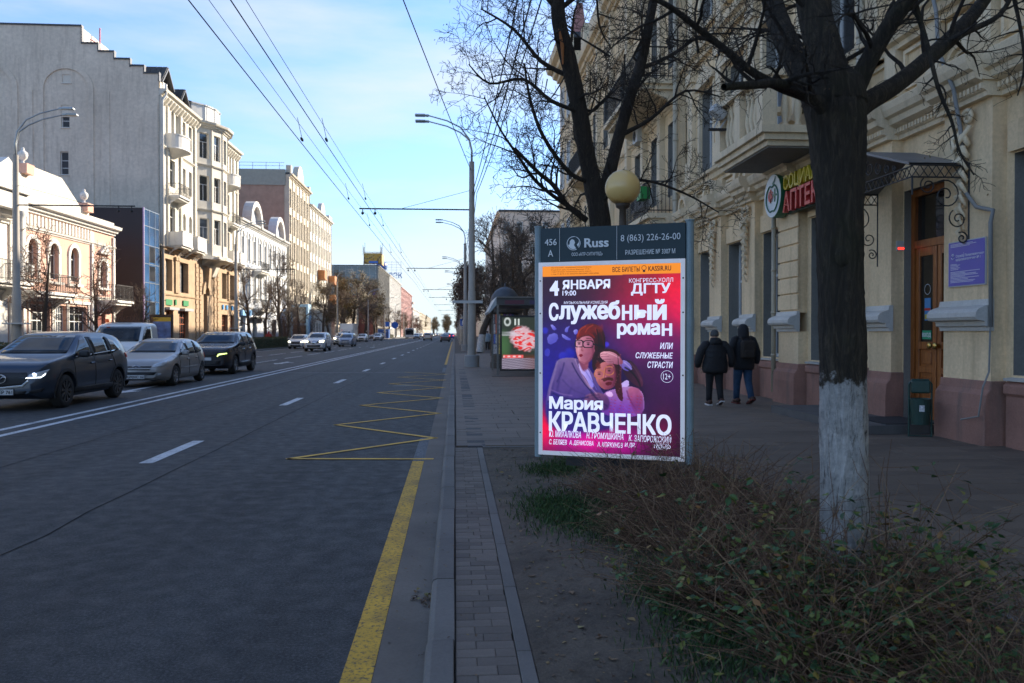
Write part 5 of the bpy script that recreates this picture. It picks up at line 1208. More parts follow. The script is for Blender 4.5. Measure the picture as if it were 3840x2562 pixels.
c = shape(c, [(430,835),(480,815),(560,815),(610,860),(600,960),(612,1060),(620,1140),(590,1120),(565,1060),(575,960),(560,905),(520,890),(470,905),(440,960),(424,920)], '2e1620', 1, 0, 2, '54202a', .5, .3, .5)
for k in range(70):
    a_ = 440+((k*67) % 170); b_ = 828+((k*41) % 290)
    if a_ < 560 and b_ > 890: continue
    c = blob(c, a_, b_, 4, 3, 'b08a80', .7)
c = shape(c, [(440,915),(470,880),(480,930),(460,935)], '6a3028', .9, 1, 2)
for gx, gy in ((470,968),(532,948)):
    d = np.sqrt(((Xg-gx)/30)**2+((Yg-gy)/26)**2); c = np.where(((d < 1.08) & (d > .9))[...,None], hx3('c89868'), c); c = blob(c, gx, gy, 9, 5, '3a1c24', .9, 4); c = blob(c, gx, gy-12, 14, 3, '5a3028', .7, 4)
c = shape(c, [(490,1003),(520,990),(556,996),(560,1010),(520,1004),(500,1016)], '5a2a20', 1, 0, 2); c = shape(c, [(505,1022),(530,1012),(552,1018),(545,1034),(515,1038)], '6a2030', 1, 0, 2); c = blob(c, 503, 985, 10, 14, 'f0c4b4', .5)
# sleeve and the hand on his head, hand on the lap
c = shape(c, [(610,900),(655,880),(700,920),(740,1010),(735,1050),(690,1040),(640,990),(612,950)], '2a1a2c', 1, 0, 2, '5c2c48', .3, .6)
c = shape(c, [(592,905),(625,880),(668,915),(672,945),(640,952),(610,935)], 'a8a4d0', 1, 0, 1, '6864a8', .2, .8)
c = shape(c, [(475,842),(500,830),(560,836),(600,870),(622,900),(600,915),(560,905),(520,905),(505,888),(478,870)], 'ecc8c0', 1, 0, 2, '9a6878', .7, .5)
for k, (a_, b_) in enumerate(((478,848),(480,862),(492,878),(512,893))): c = shape(c, [(a_,b_),(a_+50,b_-4+k*2),(a_+50,b_-1+k*2),(a_+2,b_+3)], '7a4858', .8, 0, 0)
c = shape(c, [(375,1110),(400,1085),(470,1075),(525,1100),(540,1150),(520,1190),(420,1180),(380,1150)], 'a08090', 1, 1, 2, '54386c', .5, .8)
for k in range(5): c = shape(c, [(395+k*4,1098+k*14),(470+k*6,1090+k*15),(475+k*6,1094+k*15),(396+k*4,1103+k*14)], '3e2850', .8, 1, 0)
# printed folds, highlights and features on top of the two figures
def stroke(c, pts, w, col, a=.6, soft=1):
    P = sm_open(pts); m = np.zeros(Xg.shape)
    for (x0, y0), (x1, y1) in zip(P, P[1:]):
        L2 = max((x1-x0)**2+(y1-y0)**2, 1e-6); t = np.clip(((Xg-x0)*(x1-x0)+(Yg-y0)*(y1-y0))/L2, 0, 1); d = np.hypot(Xg-x0-t*(x1-x0), Yg-y0-t*(y1-y0)); m = np.maximum(m, np.clip(1.3-d/w, 0, 1))
    k = (m*a)[...,None]; return c*(1-k)+hx3(col)*k
def sm_open(p):
    for _ in range(2): p = [p[0]]+[q for a, b in zip(p, p[1:]) for q in ((a[0]*.75+b[0]*.25, a[1]*.75+b[1]*.25), (a[0]*.25+b[0]*.75, a[1]*.25+b[1]*.75))]+[p[-1]]
    return p
for pts, w, col, a in (([(250,900),(235,960),(205,1010)],6,'4a4070',.6),([(205,890),(190,960),(165,1030),(150,1120)],8,'c0b2c4',.5),([(300,900),(330,960),(390,1040),(440,1090)],5,'3c3262',.8),([(320,880),(350,950),(400,1030),(455,1085)],4,'c9bccc',.5),
  ([(180,1080),(240,1110),(330,1120),(400,1105)],7,'352c66',.7),([(170,1060),(230,1085),(300,1095)],5,'a89cc0',.5),([(380,940),(420,1000),(455,1060)],3,'8a90d0',.7),([(240,1000),(300,1060),(380,1090)],6,'5a5080',.5),([(150,1130),(220,1170),(330,1190)],8,'2c2560',.6),([(420,1080),(470,1130),(520,1160)],6,'2e2450',.6),
  ([(385,680),(350,700),(335,740)],4,'b85a3c',.6),([(430,675),(400,690),(385,715)],4,'c46a44',.5),([(470,700),(490,740),(500,800)],4,'5c1c1c',.7),([(455,700),(470,760),(468,830)],4,'150810',.7),([(445,690),(455,730)],4,'a04030',.5),
  ([(370,790),(362,815),(358,826),(370,828)],2.2,'9a5a60',.8),([(425,800),(438,840),(420,880),(390,903)],9,'7c4858',.55),([(350,892),(385,900),(410,888)],5,'a06a74',.6),([(335,760),(352,754)],2.5,'4a2020',.8),([(390,752),(420,756)],2.5,'4a2020',.8),([(340,800),(338,840),(350,878)],4,'f7ddd2',.5),
  ([(512,930),(505,975),(500,990),(512,994)],2.5,'8a4a48',.8),([(560,930),(575,980),(560,1035)],8,'6a3448',.6),([(470,1000),(480,1035),(505,1058)],4,'b07868',.6),([(455,935),(480,930)],2.5,'4a2018',.7),([(520,918),(550,915)],2.5,'4a2018',.7),([(488,1000),(520,988),(552,994)],4,'3a1810',.7),
  ([(486,870),(520,872),(560,880)],2,'b08890',.6),([(500,840),(540,845),(590,870)],3,'fbe4dc',.6),([(625,900),(655,925),(668,940)],4,'d0cce8',.6),([(630,930),(665,950),(705,1000),(720,1040)],6,'150c18',.7),([(660,900),(700,950),(728,1010)],4,'6a4058',.5),
  ([(575,1090),(600,1140),(640,1180)],4,'a888c0',.6),([(640,1070),(655,1120),(700,1190)],5,'7a3a68',.6),([(530,1110),(560,1160),(580,1215)],5,'9a7ab8',.6),([(600,850),(608,930),(600,1000),(612,1080)],3,'8a4a50',.5),([(585,860),(590,940),(585,1020)],2.5,'10060c',.6)):
    c = stroke(c, pts, w, col, a)
fm = inpoly(sm([(128,1150),(150,1040),(180,950),(205,880),(300,850),(325,740),(380,660),(470,665),(520,760),(520,820),(600,830),(740,1000),(745,1225),(130,1240)], 2), Xg, Yg).astype(float); fm = blur(fm, 6)[...,None]
c = c*(1-fm)+(c**1.25*np.array([.98,.88,1.0]))*fm            # deeper, more violet tone printed on the two figures
c = blob(c, 120, 880, 150, 200, '1c1670', .35); c = blob(c, 620, 1180, 150, 60, '6a2aa0', .3)
hb_ = blur(np.random.RandomState(4).rand(GY+1, GX+1), 2); c = np.clip(c*(1+.5*(hb_-hb_.mean()))[...,None], 0, 1)
# orange band on top
YTt = (YT[None]); ob_ = (Yg-YTt) < 61; c = np.where(ob_[...,None], hx3('ff9420'), c)
g_l = c.mean(-1, keepdims=True); c = np.clip(g_l+(c-g_l)*1.18, 0, 1); lin = np.where(c <= .04045, c/12.92, ((np.clip(c,0,1)+.055)/1.055)**2.4)
U_ = PU0+(PU1-PU0)*(np.repeat(((xs-112)/846.)[None], GY+1, 0)); W_ = PW1-(PW1-PW0)*np.repeat(tv[:,None], GX+1, 1)
idx = np.arange((GX+1)*(GY+1)).reshape(GY+1, GX+1)
fc_ = np.stack([idx[:-1,:-1],idx[1:,:-1],idx[1:,1:],idx[:-1,1:]], -1).reshape(-1, 4)
co = np.stack([U_, W_, np.full(U_.shape, .002)], -1).reshape(-1, 3)
me = bpy.data.meshes.new('poster'); me.from_pydata(co.tolist(), [], fc_.tolist()); ca_ = me.color_attributes.new('print', 'FLOAT_COLOR', 'POINT')
ca_.data.foreach_set('color', np.concatenate([lin.reshape(-1,3), np.ones(((GX+1)*(GY+1),1))], 1).astype(np.float32).ravel()); me.transform(BM)
m, n, l, b = nt('poster_print'); at_ = n.new('ShaderNodeVertexColor'); at_.layer_name = 'print'; l.new(mixc(n, l, 1, at_.outputs[0], (.22,.22,.22), 'MULTIPLY'), b.inputs['Base Color']); l.new(at_.outputs[0], b.inputs['Emission Color'])
b.inputs['Emission Strength'].default_value = .36; b.inputs['Roughness'].default_value = .35; m_poster = m
po = mk('poster', me, m_poster, bb)
T = lambda *a, **k: btxt(*a, parent=po, **k)
m_yo = plain('poster_dark_text', (.06,.015,.02), .5, 0, .05)
T('ВСЕ БИЛЕТЫ', 552,325,717,356, m_yo, .012); T('KASSIR.RU', 768,320,902,350, m_yo, .016)
for k, (s_, x1) in enumerate((('ООО «КАССИР.РУ – Национальный Билетный Оператор»',424),('Юридический адрес: Российская Федерация, 197136,',410),('г. Санкт-Петербург, Чкаловский пр-т, дом 50, литера А,',422),('ч. пом. 1Н, 38, 39, 51–53  ИНН/ОГРН 7841075409/1187847189084',468))): T(s_, 168,325+k*12.4-(.0),x1,334+k*12.4, m_yo, .004)
mb = MB(BT); disc(mb, 742, 332, 15, .002, .004, r0=12); mb.extr([ZP_(735,345),ZP_(749,345),ZP_(749,357),ZP_(735,357)], .0025, .0035, 1); mb.obj('smiling_face_icon', m_yo, po)
T('4', 158,408,218,498, m_lw, .05); T('ЯНВАРЯ', 240,402,538,458, m_lw, .03); T('19:00', 240,467,326,497, m_lw, .012)
T('КОНГРЕСС-ХОЛЛ', 653,393,914,419, m_lw, .006); T('ДГТУ', 665,424,899,497, m_lw, .03)
T('МУЗЫКАЛЬНАЯ КОМЕДИЯ', 248,530,523,550, m_lw, .006, .2)
T('С', 153,540,215,647, m_lw, .04); T('лужеб', 217,528,599,668, m_lw, .04, sp=.95); T('Н', 610,554,673,645, m_lw, .045); T('ый', 684,520,877,645, m_lw, .04, sp=.95); T('рома', 580,664,838,756, m_lw, .04, sp=.95); T('Н', 848,666,909,741, m_lw, .045)
T('ИЛИ', 838,782,914,820, m_lw, .016, .2); T('СЛУЖЕБНЫЕ', 693,840,914,876, m_lw, .016, .2); T('СТРАСТИ', 764,895,914,934, m_lw, .016, .2)
T('12+', 857,968,900,1003, m_lw, .006); mb = MB(BT); disc(mb, 879, 986, 36, .002, .0035, 32, 34); mb.obj('age_ring', m_lw, po)
T('Мария', 155,1103,495,1198, m_lw, .032, sp=.95); T('КРАВЧЕНКО', 153,1200,906,1323, m_lw, .032, sp=.98)
T('Ю. МИХАЛКОВА', 155,1304,358,1345, m_lw, .012, .18); T('Н. ГРОМУШКИНА', 392,1320,620,1358, m_lw, .012, .18); T('К. ЗАПОРОЖСКИЙ', 652,1330,906,1380, m_lw, .012, .18)
T('С. БЕЛЯЕВ', 155,1356,268,1387, m_lw, .012, .18); T('А. ДЕНИСОВА', 284,1365,436,1398, m_lw, .012, .18); T('А. КОРКУНОВ', 460,1377,616,1408, m_lw, .012, .18); T('И ДР.', 628,1382,692,1412, m_lw, .012, .18)
T('ТЕАТРАЛЬНАЯ', 811,1387,891,1397, m_lw, .004); T('ГРОМ.КО', 804,1398,901,1418, m_lw, .03); T('КОМПАНИЯ', 820,1419,882,1427, m_lw, .004)

# ================================================================ STREET FURNITURE
m_concp = M('pole_concrete', (.36,.33,.285), .85, .12, 1.5, 26, .2, .006, grime=.35, grime_col=(.13,.11,.09)); m_cable = plain('black_cable', (.01,.01,.012), .6)
m_galv = M('galvanised_steel', (.33,.36,.38), .45, .1, 3, metal=.5)
def pole(x, y, label, left=True, H=9.2, arm=5.0, hz=7.05, detail=True, lamps=True):
    t = thing('street_lamp', label, 'street lamp', (x,y,ZP), 0, 'concrete lamp and wire poles along the street'); s = 1 if left else -1
    MB().lathe([(.20,0),(.19,2.0),(.17,3.4),(.15,3.42),(.115,H)], n=14).obj('pole', m_concp, t, smooth=True)
    if not left: o = MB().lathe([(.34,-.02),(.34,.50),(.31,.53),(0,.53)], n=22).obj('concrete_base', M('grey_concrete_base', (.27,.27,.26), .85, .12, 2, 20, .2, grime=.2), t)
    else: MB().box(-.45,.45,-.3,.3,1.9,1.96).obj('collar_plate', m_acw, t)
    pts = [(0,0,H-.1),(0,0,H+.5),(.12*s,0,H+1.0),(.5*s,0,H+1.5),(1.1*s,0,H+1.78),(1.9*s,0,H+1.98)]
    if lamps:
        for q, dy in ((0,-.16),(1,.16)):
            p2 = [(a,b+dy*(k/5),c-(.18*q if k > 2 else 0)) for k, (a,b,c) in enumerate(pts)]
            MB().tube(p2, [.05,.045,.04,.035,.03,.028], 8).obj('lamp_arm', m_galv, t, smooth=True)
            o = MB().extr([(0,-.04),(.55,-.02),(.6,.0),(.5,.07),(.1,.09),(0,.05)], -.12, .12, 1) if False else MB()
            for (a, b, w, h0, h1) in ((0,.16,.07,-.04,.05),(.16,.62,.12,-.035,.06)): o.box(p2[-1][0]+s*a if s > 0 else p2[-1][0]-b, p2[-1][0]+s*b if s > 0 else p2[-1][0]-a, p2[-1][1]-w, p2[-1][1]+w, p2[-1][2]+h0, p2[-1][2]+h1)
            bevel(o.obj('lamp_head', m_galv, t), .02)
    MB().tube([(.12*s,0,hz),(arm*s,0,hz)], .032, 8).obj('wire_bracket', m_iron, t)
    MB().tube([(.12*s,0,hz+.85),(arm*.62*s,0,hz+.03)], .010, 5).obj('stay_wire', m_cable, t)
    if detail:
        mb = MB()
        for dx in (arm-.15, arm-.7): mb.tube([(s*dx,0,hz),(s*dx,0,hz-.28)], .02, 5); mb.lathe([(.05,-.05),(.07,0),(.05,.05)], (s*dx,0,hz-.2), 8)
        mb.obj('insulator', m_iron, t)
    return t
def bands(t, z): pass
lp_r = [(.77,36.6),(.9,70),(.95,104),(1.0,127),(1.0,160),(1,200),(1,245),(1,300)]
nm_r = ['grey concrete lamp pole on a round concrete base, at the kerb beyond the bus stop','second lamp pole along the right kerb, behind the parking sign','third lamp pole along the right kerb, among the far trees','fourth lamp pole along the right kerb, far away','fifth lamp pole along the right kerb, far away','sixth lamp pole along the right kerb, tiny in the distance','seventh lamp pole along the right kerb, near the vanishing point','farthest lamp pole along the right kerb, near the vanishing point']
for (x, y), n_ in zip(lp_r, nm_r): pole(x, y, n_, False, detail=y < 110)
lp_l = [36.6,72,133,180,222,262,305,366]
nm_l = ['tall grey lamp pole with two curved lamp arms, in front of the pink house','lamp pole with one bracket, in front of the blue and white house','pale lamp pole rising behind the white box truck','sunlit pole on the left before the silver minivan row','dark pole on the left near the parked crossover','thin pole on the left in front of the bright white block','thin pole on the left before the pink tower block','farthest pole on the left side']
for y, n_ in zip(lp_l, nm_l): pole(-18.9, y, n_, True, detail=y < 110, H=9.2 if y != 133 else 9.8)
# wires
def wire(name, label, pts, r, sag=0, cat='overhead wire', group=None, seg=10):
    P = []
    for a, b in zip(pts, pts[1:]):
        a, b = Vector(a), Vector(b)
        for k in range(seg): q = k/seg; P.append(a.lerp(b, q)-Vector((0,0,4*sag*q*(1-q))))
    P.append(Vector(pts[-1])); mb = MB().tube(P, r, 5); return mb.obj(name, m_cable, None, label=label, cat=cat, group=group)
Gw = 'trolleybus wires above the right lanes'
for x, z, lb in ((-3.40,5.95,'leftmost low trolley wire crossing the sky'),(-2.86,5.95,'lower trolley wire nearer the kerb'),(-3.5,6.45,'thin upper carrier wire on the left of the pair'),(-2.97,6.45,'thin upper carrier wire on the right of the pair')):
    wire('trolley_wire', lb, [(x,-25,z),(x,3,z),(x-.05,36.6,z-.05),(x,70,z),(x-.1,104,z),(x,160,z),(x,300,z),(x,500,z)], .009 if z < 6.2 else .005, .05, group=Gw)
wire('feeder_cable', 'thick feeder cable sweeping down to the near right lamp pole', [(-5.2,-20,10.6),(.74,36.6,8.9)], .014, .35)
for k, (x, z) in enumerate(((1.25,8.05),(1.5,7.95),(1.78,8.2))):
    wire('power_cable', ('left','middle','right')[k]+' one of three black cables crossing the bare tree above the billboard', [(x,-12,z),(x,12,z),(.8+.1*k,36.6,7.9),(.9+.1*k,70,7.9)], .016, .28, cat='power cable', group='three black power cables over the pavement')
mb = MB(); 
for y in (18.5,26.5,33.0,44): 
    for x in (-3.4,-2.86): mb.box(x-.018,x+.018,y-.10,y+.10,5.92,5.97); mb.tube([(x,y,5.97),(x-.1,y,6.43)], .006, 4)
mb.obj('wire_clamps', m_iron, None, label='small clamps hanging on the trolley wires over the lanes', cat='wire clamps', kind='stuff')
# globe lamp behind the billboard
t = thing('globe_lamp', 'round dirty yellow globe lamp on a dark post rising behind the billboard', 'lamp', (2.24,10.75,ZP))
def globe_mat():
    m, n, l, b = nt('dirty_globe_glass'); v = texco(n, l); s = n.new('ShaderNodeSeparateXYZ'); l.new(v, s.inputs[0])
    z_ = n.new('ShaderNodeMath'); z_.operation = 'MULTIPLY_ADD'; l.new(noise(n, l, v, 9, 4, .7), z_.inputs[0]); z_.inputs[1].default_value = .22; l.new(s.outputs[2], z_.inputs[2])
    mr = n.new('ShaderNodeMapRange'); mr.inputs[1].default_value = 3.22; mr.inputs[2].default_value = 3.44; l.new(z_.outputs[0], mr.inputs[0])
    l.new(ramp(n, l, mr.outputs[0], [(0, (.05,.03,.012)), (.45, (.24,.14,.04)), (.8, (.68,.40,.11)), (1, (.72,.48,.17))]), b.inputs['Base Color']); b.inputs['Roughness'].default_value = .3; b.inputs['Coat Weight'].default_value = .4; return m
g_ = MB(); g_.lathe([(.235*math.sin(a), 3.46-.235*math.cos(a)) for a in (math.pi*(.12+.88*k/20) for k in range(21))], n=32); g_.obj('globe', globe_mat(), t, smooth=True)
MB().lathe([(.05,0),(.05,3.0),(.045,3.17),(.09,3.2),(.10,3.245),(.06,3.26)], n=14).obj('post', M('rusty_dark_paint', (.06,.042,.028), .7, .3, 6), t, smooth=True)
# litter bin
t = thing('litter_bin', 'dark green steel litter bin with a pale sticker, by the wooden door', 'litter bin', (6.80,11.45,ZP), R(-20)); t.scale = (.76,.76,.76)
m_bin = M('dark_green_enamel', (.012,.045,.035), .42, .2, 6, grime=.2)
MB().tube([(-.2,0,0),(-.2,0,1.02),(-.14,0,1.1),(.14,0,1.1),(.2,0,1.02),(.2,0,0)], .018, 8).tube([(-.2,-.02,.02),(.2,-.02,.02)], .014, 6).obj('frame', m_bin, t)
MB().lathe([(0,.24),(.165,.24),(.195,.72),(.205,.73),(.195,.74),(.18,.72),(.15,.28)], n=22).obj('bucket', m_bin, t, smooth=False); o = MB().box(-.17,.17,-.07,.07,.84,1.09).obj('ashtray_box', m_bin, t); bevel(o, .03, 2)
MB().box(-.05,.04,-.191,-.185,.5,.62).obj('sticker', M('torn_sticker', (.5,.5,.5), .5, .5, 30), t)
# bus shelter
t = thing('bus_shelter', 'dark bus shelter with a flat projecting roof on the right pavement', 'bus shelter', (0,0,0))
m_dkm = M('dark_grey_metal', (.075,.072,.07), .5, .2, 3); m_brm = M('brown_grey_steel', (.16,.145,.125), .5, .15, 4)
o = MB().box(1.50,3.9,29.2,33.2,2.62,2.92).obj('roof', m_dkm, t); MB().box(1.5,3.9,29.14,29.2,2.88,2.93).obj('roof_edge', m_brm, o)
MB().extr([(1.22,2.40),(1.5,2.92),(1.5,2.62),(1.25,2.33)], 29.2, 33.2, 1).obj('slanted_fascia', m_galv, o)
for y in (29.0, 33.0): MB().box(1.50,1.57,y,y+.07,ZP,2.65).obj('post', m_brm, t)
for y in (29.3, 32.9): MB().box(3.7,3.77,y,y+.07,ZP,2.65).obj('post', m_brm, t)
MB().box(3.71,3.73,29.4,32.9,.35,2.3).obj('back_pane', glassy('shelter_glass', (.05,.055,.06)), t)
MB().box(2.9,3.5,29.8,32.4,.5,.55).obj('bench', m_wood, t)
for k, (a, b) in enumerate(((1.8,2.5),(2.7,3.6))): MB().box(a,b,29.19,29.21,2.66,2.80).obj('route_board', plain('route_board_'+'ab'[k], ((.12,.03,.05),(.07,.05,.12))[k], .5), t)
MB().box(1.3,3.9,28.3,28.55,ZP,ZP+.02).obj('shelter_footing', m_dkm, kind='structure')
t = thing('light_box_poster', 'backlit black-framed poster case at the bus shelter, showing a blurred red and white advertisement', 'poster case')
MB().box(1.60,2.95,28.62,28.80,.28,2.24).obj('case', plain('case_black', (.012,.012,.014), .3), t)
xg, yg = 90, 130; vv=[]; cc=[]
def n2(x, y, s): return .5+.5*math.sin(x*s*3.1+1.7*math.sin(y*s*2.3))*math.cos(y*s*2.7+1.3*math.sin(x*s*1.9+1))
for j in range(yg+1):
    for i in range(xg+1):
        s, q = i/xg, 1-j/yg; k = n2(s*3, q*9, 1.4); r_ = [.03,.04,.03]
        def mixin(c2, a): 
            for z in range(3): r_[z] = r_[z]*(1-a)+c2[z]*a
        mixin((.06,.14,.05), max(0, 1-((s-.05)/.25)**2-((q-.55)/.35)**2)); d = ((s-.62)/.42)**2+((q-.34-.12*s)/.26)**2+.25*n2(s*4,q*6,2.2)
        if d < 1.1: a = min(1, (1.1-d)*2.4); mixin((.75,.45,.5) if k > .45 else (.85,.03,.03), a); mixin((.8,.7,.75), a*max(0, n2(s*9, q*22, 1)-.6)*2)
        if .27 < q < .36 and s < .6: mixin((.7,.68,.75), .7*n2(s*3, q*60, 1))
        if q > .70: mixin((.15,.035,.012), min(1, (q-.70)*9))
        if .73 < q < .79 and .04 < s < .62: mixin((.95,.12,.12), .9); mixin((1,.8,.8), .7 if math.sin(s*40) > 0 and .745 < q < .775 else 0)
        if q > .79: mixin((.12,.10,.16) if math.sin(q*190+s*14) > 0 else (.4,.36,.46), .9-max(0, s-.5))
        if q < .17: e = abs(math.hypot((s-.16)*1.3, (q-.085)*1.5)-.10); mixin((.7,.75,.72), max(0, 1-e*22)); mixin((.7,.75,.7), 1 if (.36 < s < .41 or .46 < s < .51) and .03 < q < .15 else 0)
        vv.append((1.66+1.23*s, 28.615, 2.17-1.82*q)); cc += r_+[1]
me = bpy.data.meshes.new('screen'); me.from_pydata(vv, [], [(j*(xg+1)+i,j*(xg+1)+i+1,(j+1)*(xg+1)+i+1,(j+1)*(xg+1)+i) for j in range(yg) for i in range(xg)])
ca_ = me.color_attributes.new('print', 'FLOAT_COLOR', 'POINT'); ca_.data.foreach_set('color', cc); mk('screen', me, m_poster, t)
# round advertising column with a dome
t = thing('advertising_column', 'dark advertising column with a dome roof and rows of posters, behind the bus shelter', 'advertising column', (2.18,35.2,ZP)); t.scale = (.66,.66,.92)
MB().lathe([(.98,0),(.98,.28),(.92,.30),(.92,.62),(.86,.65),(.86,2.55),(1.15,2.6),(1.2,2.85),(1.0,2.9)], n=24).obj('drum', M('brown_column_base', (.065,.052,.04), .7, .2, 3), t)
MB().lathe([(1.02,2.9),(.98,3.15),(.86,3.42),(.6,3.66),(.3,3.78),(.05,3.83),(.03,4.0),(0,4.02)], n=24).obj('dome', M('dark_dome_metal', (.055,.065,.08), .5, .2, 3), t, smooth=True)
cols_ = [(.45,.10,.05),(.06,.12,.35),(.35,.33,.32),(.5,.35,.1),(.15,.05,.2),(.30,.16,.4),(.5,.5,.5),(.12,.1,.1)]
rs_ = random.Random(5)
for i in range(14):
    for j in range(4):
        a = math.pi+(.22*i)-.6; 
        mb = MB(); r = .868; a2 = a+.2; z = .68+j*.47; mb.poly([(r*math.cos(a),r*math.sin(a),z),(r*math.cos(a2),r*math.sin(a2),z),(r*math.cos(a2),r*math.sin(a2),z+.44),(r*math.cos(a),r*math.sin(a),z+.44)])
        ci = rs_.randrange(8); mb.obj('pasted_poster', M('pasted_print_%d' % ci, cols_[ci], .7, .6, 9, 0, 0), t)
# parking sign
t = thing('parking_sign', 'blue parking sign with a white letter P on a thin post at the right kerb', 'road sign', (1.0,93,ZP))
MB().tube([(0,0,0),(0,0,3.15)], .04, 8).obj('post', m_galv, t); MB().box(-.36,.36,-.06,-.03,2.35,3.1).obj('plate', plain('traffic_blue', (.01,.10,.45), .4), t); MB().box(-.32,.34,-.06,-.03,1.95,2.25).obj('lower_plate', m_acw, t)
text_obj('letter', 'P', .72, plain('sign_white', (.7,.7,.7)), t, .004, .02, mat4=face_mat((-.02,-.068,2.48),(1,0,0)))
MB().box(-.2,.2,-.066,-.062,2.07,2.13).obj('arrow', m_dark, t)
t = thing('street_name_plate', 'pale horizontal name plate strapped to the near right lamp pole', 'sign', (0,0,0)); MB().box(-.1,1.25,36.32,36.36,2.95,3.07).obj('plate', m_acw, t); MB().lathe([(.19,2.92),(.19,2.98)], (.77,36.6,0), 14).obj('strap', m_galv, t)
t = thing('red_banner', 'tall red panel standing at the right kerb behind the parking sign', 'banner'); MB().box(1.45,2.1,88,88.15,ZP,2.9).obj('panel', M('red_panel', (.30,.03,.025), .6, .2, 2), t); MB().box(1.4,1.45,88,88.15,ZP,3).obj('post', m_galv, t)
# left side: city light board, small signs
t = thing('city_light_board', 'black-framed poster board with a blue and yellow poster, behind the white truck', 'poster board', (-21.5,61.5,ZP)); t.scale = (.86,.86,.86); MB().box(-.95,.95,-.12,.12,.7,3.35).obj('frame', plain('case_black', (0,0,0)), t); MB().box(-.8,.8,-.135,-.12,.85,3.1).obj('poster', M('blue_print', (.10,.19,.42), .5, .6, 2.2, 0, 0), t)
MB().box(-.8,.8,-.14,-.135,2.75,3.1).obj('yellow_strip', plain('strip_yellow', (.6,.45,.05), .5), t); MB().box(-.1,.1,-.08,.08,0,.7).obj('leg', m_iron, t)
t = thing('blue_arrow_sign', 'round blue arrow sign and a small P plate on the far left pole', 'road sign', (-16.6,228,ZP)); MB().lathe([(0,-.02),(.95,-.02)], (0,-.05,3.7), 20, 'y').obj('disc', plain('traffic_blue', (0,0,0)), t); MB().tube([(0,0,0),(0,0,4.7)], .07, 6).obj('post', m_galv, t); MB().box(-3.0,-1.4,-.1,-.05,3.3,4.6).obj('plate', _mc['traffic_blue'], t)
t = thing('kiosk', 'light blue kiosk doorway among the trees on the left pavement', 'kiosk', (-22.2,117,ZP)); MB().box(-.9,1.5,0,2.5,0,5.6).obj('frame', M('light_blue_paint', (.30,.48,.62), .6, .1, 2), t); MB().box(-.6,1.2,-.05,0,.1,2.6).obj('door', m_dark, t); MB().box(-.6,1.2,-.06,0,2.9,5.2).obj('window', m_glass, t)
t = thing('blue_container', 'small blue container on the left pavement behind the parked crossover', 'container', (-20.5,236,ZP)); MB().box(-1.6,1.6,0,3,0,2.6).obj('box', M('blue_container_paint', (.03,.12,.4), .5, .15, 1), t); MB().box(-1.3,1.3,-.04,0,.2,2.3).obj('door', M('dark_blue_paint', (.02,.07,.25), .5, .15, 1), t)
# clipped hedges on the left
def hedge(y0, y1, x, label, n):
    mb = MB(); rh = random.Random(int(y0))
    for k in range(n):
        px_ = rh.uniform(-.5,.5); py_ = rh.uniform(y0, y1); pz_ = rh.uniform(.05, 1.12)
        if abs(px_) < .36 and pz_ < .95 and rh.random() < .8: px_ = .48*(1 if rh.random() < .7 else -1)
        s = rh.uniform(.03,.075); a, e = rh.uniform(0,6.3), rh.uniform(-1.2,1.2)
        d = Vector((math.cos(a)*math.cos(e), math.sin(a)*math.cos(e), math.sin(e)))*s; q = d.orthogonal().normalized()*s*.5; c = Vector((px_,py_-y0,pz_)); mb.poly([tuple(c-d), tuple(c+q), tuple(c+d), tuple(c-q)])
    t = thing('hedge', label, 'hedge', (x,y0,ZP), 0, 'clipped hedges along the far pavement'); mb.obj('leaves', m_hl, t); MB().box(-.4,.4,.1,y1-y0-.1,0,.98).obj('twiggy_core', m_hc, t)
m_hl = leaf_mat('hedge_leaves', [(0, (.02,.035,.010)), (.5, (.05,.065,.018)), (.85, (.09,.075,.025)), (1, (.12,.07,.03))]); m_hc = M('hedge_core', (.035,.032,.014), .95, .5, 9)
hedge(31, 44, -18.75, 'low clipped hedge at the left edge behind the dark blue-grey car', 9000); hedge(68, 91.5, -18.75, 'long low clipped hedge to the right of the black car', 16000); hedge(96, 118, -19.0, 'low hedge behind the white sedan, under the bare trees', 7000)
hedge(152, 158, -18.9, 'short yellowish hedge by the pale pole beyond the truck', 2500); hedge(240, 258, -19.5, 'small hedge by the far blue container', 1500)
# ================================================================ VEHICLES  (modelled nose along +x, wheels on z = 0)
import bmesh
def paint(name, col, metal=.35, ro=.32, dirt=.25):
    if name in _mc: return _mc[name]
    m, n, l, b = nt(name); v = texco(n, l); s = n.new('ShaderNodeSeparateXYZ'); l.new(v, s.inputs[0])
    mr = n.new('ShaderNodeMapRange'); mr.inputs[1].default_value = .15; mr.inputs[2].default_value = .9; mr.inputs[3].default_value = dirt; mr.inputs[4].default_value = .02; l.new(s.outputs[2], mr.inputs[0])
    nn = ramp(n, l, noise(n, l, v, 3, 5, .6), [(.3, .6), (.7, 1.3)]); f = mixc(n, l, 1, mr.outputs[0], nn, 'MULTIPLY')
    l.new(mixc(n, l, f, col, (.12,.105,.09)), b.inputs['Base Color']); b.inputs['Metallic'].default_value = metal; b.inputs['Coat Weight'].default_value = .6; b.inputs['Coat Roughness'].default_value = .05
    l.new(ramp(n, l, f, [(0, ro), (.5, .8)]), b.inputs['Roughness']); _mc[name] = m; return m
def car_glass():
    m, n, l, b = nt('car_glass'); v = texco(n, l)
    l.new(ramp(n, l, noise(n, l, v, 2.2, 3, .5), [(.35, (.006,.007,.009)), (.6, (.022,.026,.03)), (.75, (.06,.065,.07))]), b.inputs['Base Color']); b.inputs['Roughness'].default_value = .03; b.inputs['Specular IOR Level'].default_value = .45; return m
